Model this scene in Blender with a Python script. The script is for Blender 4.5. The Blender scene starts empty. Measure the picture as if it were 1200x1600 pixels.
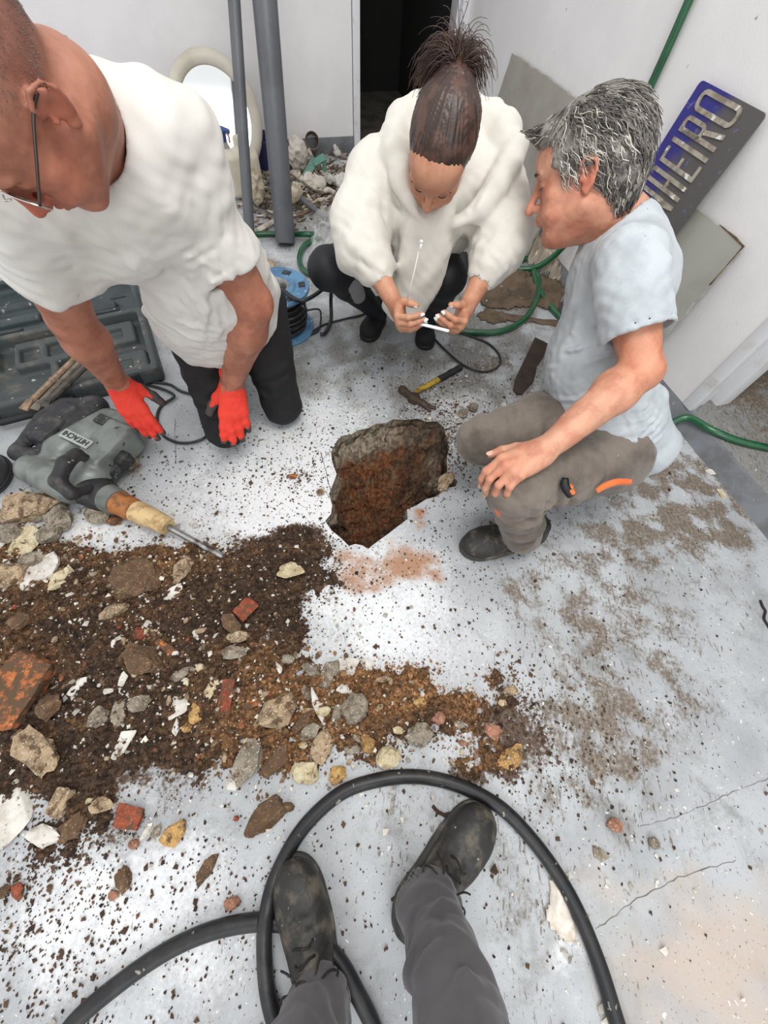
import bpy, bmesh, math, random
import numpy as np
from mathutils import Vector, Matrix, geometry
random.seed(7); RNG = np.random.default_rng(7)
SC = bpy.context.scene
# ---------------------------------------------------------------- camera, world, light, exposure
FPX, CAM_H = 600.0, 1.2
CAM_R = np.array([[0.99447, -0.10503, 0.0], [0.0, 0.0, 0.0], [0.0, 0.0, 0.0]])
_d = np.array([-35.0, -330.0, -FPX]); _up = -_d/np.linalg.norm(_d)
_f = np.array([0, 0, -1.0]); _y = _f-_up*_f.dot(_up); _y /= np.linalg.norm(_y); _x = np.cross(_y, _up)
CAM_R = np.array([_x, _y, _up]); CAM_O = np.array([0.0, 0.0, CAM_H])
cam_data = bpy.data.cameras.new('camera'); cam = bpy.data.objects.new('camera', cam_data)
SC.collection.objects.link(cam); SC.camera = cam
cam_data.sensor_fit = 'VERTICAL'; cam_data.sensor_height = 36.0; cam_data.lens = FPX/1600.0*36.0
cam_data.clip_start = 0.02; cam_data.clip_end = 60
cam.matrix_world = Matrix.Translation(Vector(CAM_O)) @ Matrix(CAM_R.tolist()).to_4x4()
world = bpy.data.worlds.new('world'); SC.world = world; world.use_nodes = True
world.node_tree.nodes['Background'].inputs[0].default_value = (0.975, 0.985, 1.0, 1)
world.node_tree.nodes['Background'].inputs[1].default_value = 0.94
def area_light(name, loc, target, size, power, color=(1, 1, 1), sy=None):
    l = bpy.data.lights.new(name, 'AREA'); l.energy = power; l.color = color; l.size = size
    if sy: l.shape = 'RECTANGLE'; l.size_y = sy
    o = bpy.data.objects.new(name, l); SC.collection.objects.link(o); o.location = loc
    o.rotation_euler = (Vector(target)-Vector(loc)).to_track_quat('-Z', 'Y').to_euler(); return o
area_light('ceiling_lamp_light', (0.25, 0.35, 2.75), (0.15, 0.7, 0), 1.3, 33, (1.0, 0.985, 0.96), 0.7)
area_light('rear_area_light', (0.6, -2.3, 1.9), (0.1, 0.9, 0.2), 1.6, 26, (0.96, 0.98, 1.0), 1.4)  # broad cool light behind the camera, its source out of view
SC.view_settings.view_transform = 'Standard'; SC.view_settings.look = 'None'
SC.view_settings.exposure = 0.22; SC.view_settings.gamma = 1.0; SC.view_settings.use_curve_mapping = False

# ---------------------------------------------------------------- points
def _ray(x, y): return CAM_R @ np.array([x-600.0, 800.0-y, -FPX])
def G(x, y, z=0.0):                 # point of the picture that lies at height z
    w = _ray(x, y); return CAM_O + w*((z-CAM_H)/w[2])
def P(x, y, D):                     # point of the picture at depth D
    return CAM_O + _ray(x, y)*(D/FPX)
def PY(x, y, Y):
    w = _ray(x, y); return CAM_O + w*(Y/w[1])
def nrm(v): v = np.asarray(v, float); return v/np.linalg.norm(v)
def lerp(a, b, t): return np.asarray(a)*(1-t)+np.asarray(b)*t

# ---------------------------------------------------------------- objects and tags
def link(o): SC.collection.objects.link(o); return o
def empty(name, loc=(0, 0, 0)):
    o = bpy.data.objects.new(name, None); o.location = loc; o.empty_display_size = 0.05; return link(o)
def tag(o, label=None, cat=None, group=None, kind=None):
    if label: o['label'] = label
    if cat: o['category'] = cat
    if group: o['group'] = group
    if kind: o['kind'] = kind
    return o
def np_mesh(name, V, Fc, smooth=True):
    """Fc: (n,k) int array or list of such arrays"""
    me = bpy.data.meshes.new(name); V = np.asarray(V, np.float32)
    if not isinstance(Fc, (list, tuple)): Fc = [Fc]
    Fc = [np.asarray(f, np.int32) for f in Fc if len(f)]
    me.vertices.add(len(V)); me.vertices.foreach_set('co', V.ravel())
    nl = sum(f.size for f in Fc); npoly = sum(len(f) for f in Fc)
    me.loops.add(nl); me.polygons.add(npoly)
    me.loops.foreach_set('vertex_index', np.concatenate([f.ravel() for f in Fc]))
    tot = np.concatenate([np.full(len(f), f.shape[1], np.int32) for f in Fc])
    st = np.concatenate([[0], np.cumsum(tot)[:-1]]).astype(np.int32)
    me.polygons.foreach_set('loop_start', st)
    me.polygons.foreach_set('use_smooth', np.full(npoly, smooth, bool))
    me.update(calc_edges=True); me.validate(); return me
def obj(name, me, m=None, parent=None):
    o = bpy.data.objects.new(name, me); link(o)
    if m is not None:
        for mm in (m if isinstance(m, (list, tuple)) else [m]): me.materials.append(mm)
    if parent is not None:
        o.parent = parent; o.matrix_parent_inverse = Matrix.Translation(-Vector(parent.location))
    return o
def color_attr(me, name, col):
    a = me.color_attributes.new(name, 'FLOAT_COLOR', 'POINT')
    col = np.asarray(col, np.float32)
    if col.shape[1] == 3: col = np.concatenate([col, np.ones((len(col), 1), np.float32)], 1)
    a.data.foreach_set('color', col.ravel())

class MB:                                   # collects simple shapes into one mesh
    def __init__(s): s.V = []; s.F = []; s.n = 0
    def add(s, V, F):
        s.V.append(np.asarray(V, float)); s.F += [tuple(i+s.n for i in f) for f in F]; s.n += len(V)
    def box(s, c, size, R=None):
        h = np.array(size)/2.0
        v = np.array([[x, y, z] for x in (-1, 1) for y in (-1, 1) for z in (-1, 1)])*h
        if R is not None: v = v @ np.asarray(R).T
        s.add(v+np.array(c), [(0, 1, 3, 2), (4, 6, 7, 5), (0, 4, 5, 1), (2, 3, 7, 6), (0, 2, 6, 4), (1, 5, 7, 3)])
    def tube(s, pts, r, n=12, caps=True, closed=False, flat=None):
        V, F = tube_geo(pts, r, n, caps, closed); s.add(V, F)
    def prism(s, poly, z0, z1, M=None):      # poly in local xy, extruded along local z, M 4x4
        n = len(poly); V = np.array([[x, y, z0] for x, y in poly]+[[x, y, z1] for x, y in poly])
        F = [tuple(range(n))[::-1], tuple(range(n, 2*n))]+[(i, (i+1) % n, n+(i+1) % n, n+i) for i in range(n)]
        if M is not None: V = V @ M[:3, :3].T + M[:3, 3]
        s.add(V, F)
    def lathe(s, prof, M=None, n=32):
        V = []; F = []
        for r, z in prof:
            for k in range(n): a = 2*math.pi*k/n; V.append((r*math.cos(a), r*math.sin(a), z))
        for i in range(len(prof)-1):
            for k in range(n): F.append((i*n+k, i*n+(k+1) % n, (i+1)*n+(k+1) % n, (i+1)*n+k))
        V = np.array(V)
        if M is not None: V = V @ M[:3, :3].T + M[:3, 3]
        s.add(V, F)
    def mesh(s, name, smooth=False, bevel=0.0, seg=2, weld=False):
        me = bpy.data.meshes.new(name); me.from_pydata(np.concatenate(s.V).tolist(), [], s.F)
        if bevel > 0 or weld:
            bm = bmesh.new(); bm.from_mesh(me)
            if weld: bmesh.ops.remove_doubles(bm, verts=bm.verts, dist=1e-5)
            if bevel > 0:
                ed = [e for e in bm.edges if len(e.link_faces) == 2 and e.calc_face_angle(0) > 0.6]
                bmesh.ops.bevel(bm, geom=ed, offset=bevel, segments=seg, affect='EDGES', profile=0.6, clamp_overlap=True)
            bmesh.ops.recalc_face_normals(bm, faces=bm.faces); bm.to_mesh(me); bm.free()
        for p in me.polygons: p.use_smooth = smooth
        me.update(); return me
    def build(s, name, m, parent=None, smooth=False, bevel=0.0, seg=2):
        o = obj(name, s.mesh(name, smooth, bevel, seg), m, parent)
        if bevel > 0 and not smooth: autosmooth(o.data)
        return o
def autosmooth(me, ang=0.7):
    for p in me.polygons: p.use_smooth = True
    bm = bmesh.new(); bm.from_mesh(me)
    for e in bm.edges: e.smooth = not (len(e.link_faces) == 2 and e.calc_face_angle(0) > ang)
    bm.to_mesh(me); bm.free()
def spline(pts, n=8, closed=False):          # Catmull-Rom
    pts = np.asarray(pts, float); out = []; m = len(pts); rng_ = m if closed else m-1
    for i in range(rng_):
        g = (lambda k: pts[k % m]) if closed else (lambda k: pts[min(max(k, 0), m-1)])
        p0, p1, p2, p3 = g(i-1), g(i), g(i+1), g(i+2)
        for t in np.arange(n)/n:
            out.append(0.5*((2*p1)+(p2-p0)*t+(2*p0-5*p1+4*p2-p3)*t*t+(3*p1-p0-3*p2+p3)*t**3))
    if not closed: out.append(pts[-1])
    return np.array(out)
def tube_geo(pts, r, n=12, caps=True, closed=False):
    pts = np.asarray(pts, float); m = len(pts); r = np.broadcast_to(np.asarray(r, float), (m,))
    T = np.gradient(pts, axis=0) if not closed else (np.roll(pts, -1, 0)-np.roll(pts, 1, 0))
    T /= np.linalg.norm(T, axis=1)[:, None]+1e-12
    a = np.array([0, 0, 1.0]) if abs(T[0][2]) < 0.9 else np.array([1.0, 0, 0])
    u = nrm(np.cross(T[0], a)); V = []; F = []
    for i in range(m):
        u = u-T[i]*u.dot(T[i]); u /= np.linalg.norm(u); w = np.cross(T[i], u)
        for k in range(n):
            an = 2*math.pi*k/n; V.append(pts[i]+r[i]*(math.cos(an)*u+math.sin(an)*w))
    for i in range(m if closed else m-1):
        j = (i+1) % m
        for k in range(n): F.append((i*n+k, i*n+(k+1) % n, j*n+(k+1) % n, j*n+k))
    if caps and not closed: F += [tuple(range(n))[::-1], tuple((m-1)*n+k for k in range(n))]
    return np.array(V), F
def strands_geo(lines, radii, n=4):          # many thin tapering tubes, vectorised per strand
    Vs = []; Fs = []; off = 0
    for L, r in zip(lines, radii):
        V, F = tube_geo(L, r, n, True); Vs.append(V)
        for f in F:
            if len(f) == 4: Fs.append([i+off for i in f])
        off += len(V)
    return np.concatenate(Vs), np.array(Fs)

# ---------------------------------------------------------------- implicit surfaces for bodies, clothes, soft shapes
_wd = RNG.normal(size=(24, 3)); _wd /= np.linalg.norm(_wd, axis=1)[:, None]; _wp = RNG.uniform(0, 6.28, 24)
def wnoise(p, s, k=0):                       # cheap smooth noise, s = feature size, about -1..1
    q = p/s*2.6; o = np.zeros(p.shape[:-1], np.float32)
    for i in range(6):
        j = (i+k*5) % 24; d = _wd[j]; e = _wd[(j+7) % 24]
        o += np.sin(q@d*(1+0.37*i)+_wp[j]+1.7*np.sin(q@e*0.61+_wp[(j+3) % 24]))
    return o/3.2
class Sdf:
    def __init__(s): s.ops = []
    def _add(s, fn, c, R, k, mode): s.ops.append((fn, np.array(c, np.float32), float(R), float(k), mode)); return s
    def cone(s, a, b, ra, rb=None, k=0.02, flat=None, mode='u', caps=None):   # tapered capsule; flat=(axis, factor) squashes across
        a = np.asarray(a, np.float32); b = np.asarray(b, np.float32); rb = ra if rb is None else rb
        ab = b-a; L2 = float(ab@ab)+1e-12
        if flat is not None: ax = nrm(flat[0]).astype(np.float32); ff = 1.0/flat[1]-1.0
        def fn(p):
            w = p-a; t = np.clip((w@ab)/L2, 0, 1); w = w-t[..., None]*ab
            if flat is not None: w = w+(w@ax)[..., None]*ax*ff
            d = np.sqrt((w*w).sum(-1))-(ra+(rb-ra)*t)
            if flat is not None: d = d*min(1.0, flat[1])
            if caps:
                for cp, cn in caps: d = smax(d, (p-np.asarray(cp, np.float32))@nrm(cn).astype(np.float32), .006)
            return d
        return s._add(fn, (a+b)/2, math.sqrt(L2)/2+max(ra, rb)*(max(1.0, flat[1]) if flat else 1.0), k, mode)
    def chain(s, pts, rs, k=0.02, **kw):
        for i in range(len(pts)-1): s.cone(pts[i], pts[i+1], rs[i], rs[i+1], k=(k if i == 0 else min(k, 0.6*min(rs[i], rs[i+1]))), **kw)
        return s
    def ell(s, c, r, R=None, k=0.02, mode='u'):
        c = np.asarray(c, np.float32); r = np.asarray(r, np.float32); Rm = np.eye(3) if R is None else np.asarray(R)
        Rm = Rm.astype(np.float32)                       # columns = local axes in world
        def fn(p):
            q = (p-c)@Rm; k0 = np.sqrt(((q/r)**2).sum(-1)); k1 = np.sqrt(((q/(r*r))**2).sum(-1))+1e-9
            return k0*(k0-1)/k1
        return s._add(fn, c, float(r.max()), k, mode)
    def box(s, c, h, R=None, rad=0.005, k=0.01, mode='u'):
        c = np.asarray(c, np.float32); h = np.asarray(h, np.float32)-rad; Rm = (np.eye(3) if R is None else np.asarray(R)).astype(np.float32)
        def fn(p):
            q = np.abs((p-c)@Rm)-h
            return np.sqrt((np.maximum(q, 0)**2).sum(-1))+np.minimum(q.max(-1), 0)-rad
        return s._add(fn, c, float(np.linalg.norm(h))+rad, k, mode)
    def cut(s, point, n, k=0.004):           # keep the side n points away from
        point = np.asarray(point, np.float32); n = nrm(n).astype(np.float32)
        return s._add(lambda p: (p-point)@n, point, 1e9, k, 'i')
    def disp(s, fn): s.ops.append((fn, None, 0, 0, 'd')); return s
    def ridge(s, pts, w, amp):               # fold: raises (amp>0) or dents the surface along a polyline
        pts = [np.asarray(q, np.float32) for q in pts]; out = None; kk = len(s.ops) % 23
        if getattr(s, 'spine', None) is not None:      # look at the fold from the limb's axis, so it always reaches the surface
            a_, b_ = s.spine; m_ = np.mean(pts, 0); t_ = np.clip((m_-a_)@(b_-a_)/((b_-a_)@(b_-a_)), 0, 1); out = nrm(m_-(a_+t_*(b_-a_))).astype(np.float32)
        def fn(p):
            best = None
            for a, b in zip(pts[:-1], pts[1:]):
                ab = b-a; v = p-a; t = np.clip((v@ab)/(ab@ab+1e-9), 0, 1); v = v-t[..., None]*ab
                d2 = (v*v).sum(-1)
                if out is not None: vo = v@out; d2 = d2-.93*vo*vo
                best = d2 if best is None else np.minimum(best, d2)
            if amp >= .005:
                res = np.zeros(best.shape, np.float32); ix = best < (4.2*w)**2
                if ix.any():
                    q = p[ix]; ds = np.sqrt(np.maximum(best[ix], 0))/w*(1+.35*wnoise(q, .05, kk)); am = np.clip(.45+.75*wnoise(q, .11, kk+1), 0, 1.1); res[ix] = -amp*am*(np.exp(-ds*ds)-.42*np.exp(-((ds-1.9)/.85)**2))
                return res
            return -amp*np.exp(-best/(w*w))
        return s.disp(fn)
    def eval(s, p, bc=None, brad=0.0):
        shp = p.shape[:-1]; d = np.full(shp, 1.0, np.float32)
        for fn, c, R, k, mode in s.ops:
            if mode == 'd': d = d+fn(p); continue
            if mode == 'i':
                e = fn(p); d = smax(d, e, k); continue
            if bc is not None:
                near = np.sqrt(((bc-c)**2).sum(-1))-R < brad*2.2+k+0.02
                if not near.any(): continue
                idx = np.nonzero(near)[0]; e = fn(p[idx]); di = d[idx]
                d[idx] = smin(di, e, k) if mode == 'u' else smax(di, -e, k)
            else:
                e = fn(p); d = smin(d, e, k) if mode == 'u' else smax(d, -e, k)
        return d
    def bounds(s):
        lo = np.full(3, 1e9); hi = -lo
        for fn, c, R, k, mode in s.ops:
            if mode == 'u': lo = np.minimum(lo, c-R-0.01); hi = np.maximum(hi, c+R+0.01)
        return lo, hi
    def polys(s, vox):
        lo, hi = s.bounds(); n = 8; bs = vox*n
        g = [np.arange(lo[i], hi[i]+bs, bs) for i in range(3)]
        X = np.stack(np.meshgrid(*g, indexing='ij'), -1).reshape(-1, 3).astype(np.float32)   # block origins
        IJK = np.stack(np.meshgrid(*[np.arange(len(q)) for q in g], indexing='ij'), -1).reshape(-1, 3)
        ctr = X+bs/2; brad = bs*0.87
        keep = np.zeros(len(X), bool)
        for i in range(0, len(X), 60000):
            q = ctr[i:i+60000]; keep[i:i+60000] = np.abs(s.eval(q)) < brad*1.55+0.004
        X = X[keep]; IJK = IJK[keep]; ctr = ctr[keep]
        KV = []; PV = []; FV = []; loc = (np.arange(-1, n+1)*vox).astype(np.float32); m = n+2
        off = np.stack(np.meshgrid(loc, loc, loc, indexing='ij'), -1)
        BIG = 4096
        def key(c): return (c[..., 0].astype(np.int64)*BIG+c[..., 1])*BIG+c[..., 2]
        for i in range(0, len(X), 900):
            xb = X[i:i+900]; p = xb[:, None, None, None, :]+off
            d = s.eval(p, ctr[i:i+900], brad); base = IJK[i:i+900]*n+1   # +1 keeps indices positive
            ins = d < 0
            # vertices
            c = m-1; cnt = np.zeros((len(xb), c, c, c), np.float32); acc = np.zeros((len(xb), c, c, c, 3), np.float32)
            corners = [(a, b, e) for a in (0, 1) for b in (0, 1) for e in (0, 1)]
            for a in corners:
                for ax in range(3):
                    if a[ax]: continue
                    b = list(a); b[ax] = 1
                    sa = tuple([slice(None)]+[slice(t, t+c) for t in a]); sb = tuple([slice(None)]+[slice(t, t+c) for t in b])
                    da, db = d[sa], d[sb]; cr = (da < 0) != (db < 0)
                    t = np.where(cr, da/np.where(cr, da-db, 1), 0); cnt += cr
                    for ax2 in range(3):
                        acc[..., ax2] += cr*(a[ax2]+(t if ax2 == ax else 0))
            has = cnt > 0; w = np.nonzero(has)
            pos = acc[w]/cnt[w][:, None]
            cell = np.stack(w[1:], 1)-1
            PV.append(xb[w[0]]+(cell+pos)*vox); KV.append(key(base[w[0]]+cell))
            for ax in range(3):
                o1, o2 = (ax+1) % 3, (ax+2) % 3
                sl = [slice(None)]+[slice(1, n+1)]*3; sh = list(sl); sh[ax+1] = slice(2, n+2)
                A = ins[tuple(sl)]; B = ins[tuple(sh)]; cr = A != B; w = np.nonzero(cr)
                cell = base[w[0]]+np.stack(w[1:], 1); fl = A[w]
                e1 = np.zeros(3, int); e1[o1] = 1; e2 = np.zeros(3, int); e2[o2] = 1
                q = np.stack([key(cell), key(cell-e1), key(cell-e1-e2), key(cell-e2)], 1)
                q[~fl] = q[~fl][:, ::-1]; FV.append(q)
        K = np.concatenate(KV); V = np.concatenate(PV); Fq = np.concatenate(FV)
        uk, first = np.unique(K, return_index=True); V = V[first]
        idx = np.searchsorted(uk, Fq); idx = np.clip(idx, 0, len(uk)-1); ok = (uk[idx] == Fq).all(1)
        return V, idx[ok][:, ::1]
    def mesh(s, name, vox, smooth_it=1):
        V, Fq = s.polys(vox)
        if smooth_it: V = lap(V, Fq, smooth_it)
        return np_mesh(name, V, Fq, True), V
    def build(s, name, vox, m, parent=None, it=1, tint=None):
        me, V = s.mesh(name, vox, it)
        if tint is not None: color_attr(me, 'tint', tint(V))
        return obj(name, me, m, parent)
def lap(V, Fq, it, lam=0.5):
    E = np.concatenate([Fq[:, [0, 1]], Fq[:, [1, 2]], Fq[:, [2, 3]], Fq[:, [3, 0]]])
    for _ in range(it):
        S = np.zeros_like(V); c = np.zeros(len(V), np.float32)
        for a, b in ((0, 1), (1, 0)):
            for ax in range(3): S[:, ax] += np.bincount(E[:, a], V[E[:, b], ax], len(V)).astype(np.float32)
            c += np.bincount(E[:, a], minlength=len(V))
        V = V+lam*(S/np.maximum(c, 1)[:, None]-V)*(c > 0)[:, None]
    return V
def smin(a, b, k):
    if k <= 0: return np.minimum(a, b)
    h = np.maximum(k-np.abs(a-b), 0)/k; return np.minimum(a, b)-h*h*k*0.25
def smax(a, b, k): return -smin(-a, -b, k)
def frame(fwd, up):                          # columns: x (subject's right), y forward, z up
    y = nrm(fwd); z = np.asarray(up, float); z = nrm(z-y*y.dot(z)); return np.stack([np.cross(y, z), y, z], 1)
def M4(R, t): M = np.eye(4); M[:3, :3] = R; M[:3, 3] = t; return M

# ---------------------------------------------------------------- materials
def new_mat(name):
    m = bpy.data.materials.new(name); m.use_nodes = True; nt = m.node_tree
    return m, nt, nt.nodes['Principled BSDF']
def nd(nt, typ, **kw):
    n = nt.nodes.new(typ)
    for k, v in kw.items():
        if k.startswith('i_'):
            key = k[2:]; key = int(key) if key.isdigit() else key.replace('_', ' ')
            n.inputs[key].default_value = v
        else: setattr(n, k, v)
    return n
def c4(c): return (c[0], c[1], c[2], 1.0)
def s2l(r, g, b):                             # 8-bit display colour to linear
    return tuple(((v/255.0)/12.92 if v/255.0 <= 0.04045 else ((v/255.0+0.055)/1.055)**2.4) for v in (r, g, b))
def mixc(nt, a, b, fac):
    n = nt.nodes.new('ShaderNodeMix'); n.data_type = 'RGBA'
    for sock, v in ((n.inputs[6], a), (n.inputs[7], b)):
        if isinstance(v, tuple): sock.default_value = c4(v)
        else: nt.links.new(v, sock)
    if isinstance(fac, (int, float)): n.inputs[0].default_value = fac
    else: nt.links.new(fac, n.inputs[0])
    return n.outputs[2]
def ramp(nt, src, lo, hi):
    n = nt.nodes.new('ShaderNodeMapRange'); n.interpolation_type = 'SMOOTHSTEP'
    n.inputs[1].default_value = lo; n.inputs[2].default_value = hi; nt.links.new(src, n.inputs[0]); return n.outputs[0]
def mth(nt, op, a, b=None, clamp=False):
    n = nt.nodes.new('ShaderNodeMath'); n.operation = op; n.use_clamp = clamp
    for i, v in enumerate((a, b)):
        if v is None: continue
        if isinstance(v, (int, float)): n.inputs[i].default_value = v
        else: nt.links.new(v, n.inputs[i])
    return n.outputs[0]
def noise(nt, scale, detail=6, rough=0.6, vec=None, dist=0.0):
    n = nd(nt, 'ShaderNodeTexNoise'); n.inputs['Scale'].default_value = scale; n.inputs['Detail'].default_value = detail
    n.inputs['Roughness'].default_value = rough; n.inputs['Distortion'].default_value = dist
    if vec is None:
        tc = nd(nt, 'ShaderNodeTexCoord'); vec = tc.outputs['Object']
    nt.links.new(vec, n.inputs['Vector']); return n.outputs['Fac']
def bump(nt, bs, src, strength=0.3, dist=0.002):
    b = nd(nt, 'ShaderNodeBump'); b.inputs['Strength'].default_value = strength; b.inputs['Distance'].default_value = dist
    nt.links.new(src, b.inputs['Height']); nt.links.new(b.outputs[0], bs.inputs['Normal'])
def mat(name, col, rough=0.6, col2=None, scale=8.0, lo=0.4, hi=0.65, bmp=0.0, bscale=60.0, bdist=0.002, metal=0.0,
        spec=0.5, speck=None, speck_scale=90, speck_lo=0.66, tint=False, sss=0.0, coat=0.0, sheen=0.0, detail=7):
    m, nt, bs = new_mat(name); c = col
    if col2 is not None: c = mixc(nt, c, col2, ramp(nt, noise(nt, scale, detail), lo, hi))
    if speck is not None: c = mixc(nt, c, speck, ramp(nt, noise(nt, speck_scale, 3, 0.5), speck_lo, speck_lo+0.04))
    if tint:
        a = nd(nt, 'ShaderNodeAttribute', attribute_name='tint')
        n = nt.nodes.new('ShaderNodeMix'); n.data_type = 'RGBA'; n.blend_type = 'MULTIPLY'; n.inputs[0].default_value = 1.0
        if isinstance(c, tuple): n.inputs[6].default_value = c4(c)
        else: nt.links.new(c, n.inputs[6])
        nt.links.new(a.outputs['Color'], n.inputs[7]); c = n.outputs[2]
    if isinstance(c, tuple): bs.inputs['Base Color'].default_value = c4(c)
    else: nt.links.new(c, bs.inputs['Base Color'])
    bs.inputs['Roughness'].default_value = rough; bs.inputs['Metallic'].default_value = metal
    bs.inputs['Specular IOR Level'].default_value = spec
    if coat: bs.inputs['Coat Weight'].default_value = coat
    if sheen: bs.inputs['Sheen Weight'].default_value = sheen
    if sss:
        bs.inputs['Subsurface Weight'].default_value = sss; bs.inputs['Subsurface Radius'].default_value = (0.012, 0.005, 0.003)
        bs.inputs['Subsurface Scale'].default_value = 0.6
    if bmp: bump(nt, bs, noise(nt, bscale, 5), bmp, bdist)
    return m

# ================================================================ room axes and shared fields
E1 = np.array([0.932, 0.363, 0.0]); E2 = np.array([-0.363, 0.932, 0.0]); EZ = np.array([0, 0, 1.0])
def UV(u, v, z=0.0): return E1*u+E2*v+EZ*z
RM = np.stack([E1, E2, EZ], 1)
WU, WV, STEP = 1.60, 3.56, 0.065
def ubox(mb, u0, u1, v0, v1, z0, z1):
    mb.box(UV((u0+u1)/2, (v0+v1)/2, (z0+z1)/2), (abs(u1-u0), abs(v1-v0), abs(z1-z0)), RM)
HOLE_PX = [(519, 722), (517, 706), (526, 690), (534, 681), (548, 679), (560, 672), (575, 669), (588, 662), (603, 661), (614, 655),
           (634, 656), (652, 654), (668, 659), (683, 658), (694, 668), (697, 684), (702, 699), (698, 716), (699, 738), (715, 752),
           (712, 760), (698, 762), (682, 776), (666, 780), (650, 790), (636, 796), (637, 811), (622, 822), (604, 836), (590, 846),
           (575, 858), (566, 852), (555, 850), (545, 853), (532, 840), (518, 829), (508, 814), (517, 803), (519, 790), (514, 772),
           (520, 757), (526, 741)]
HOLE = np.array([G(*q)[:2] for q in HOLE_PX]); HOLE_C = HOLE.mean(0)
def in_poly(pts, poly):
    x, y = pts[:, 0], pts[:, 1]; r = np.zeros(len(pts), bool); n = len(poly)
    for i in range(n):
        (x1, y1), (x2, y2) = poly[i], poly[(i+1) % n]
        c = ((y1 > y) != (y2 > y)) & (x < (x2-x1)*(y-y1)/((y2-y1) or 1e-12)+x1); r ^= c
    return r
def poly_dist(pts, poly):
    b = np.full(len(pts), 9.0); n = len(poly)
    for i in range(n):
        a, c = np.array(poly[i]), np.array(poly[(i+1) % n]); ab = c-a; v = pts-a
        t = np.clip((v@ab)/(ab@ab), 0, 1); b = np.minimum(b, np.linalg.norm(v-t[:, None]*ab, axis=1))
    return b
def blob(xy, lst):                            # stains and heaps given where the picture shows them, as soft ellipses on the floor
    o = np.zeros(len(xy)); xyw = xy+0.035*np.stack([n2(xy, 0.16, 1)+0.5*n2(xy, 0.06, 2), n2(xy, 0.15, 3)+0.5*n2(xy, 0.06, 4)], 1)
    for x, y, rx, ry, s in lst:
        c = G(x, y)[:2]; a = G(x+1, y)[:2]-c; b = G(x, y+1)[:2]-c
        Mi = np.linalg.inv(np.stack([a*rx, b*ry], 1)); q = (xyw-c)@Mi.T; r2 = (q*q).sum(1)
        o = 1-(1-o)*(1-min(s, 0.999)*np.exp(-r2*0.8))
    return o
def n2(xy, s, k=0): return wnoise(np.concatenate([xy, np.full((len(xy), 1), 0.37*k)], 1), s, k)

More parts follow.
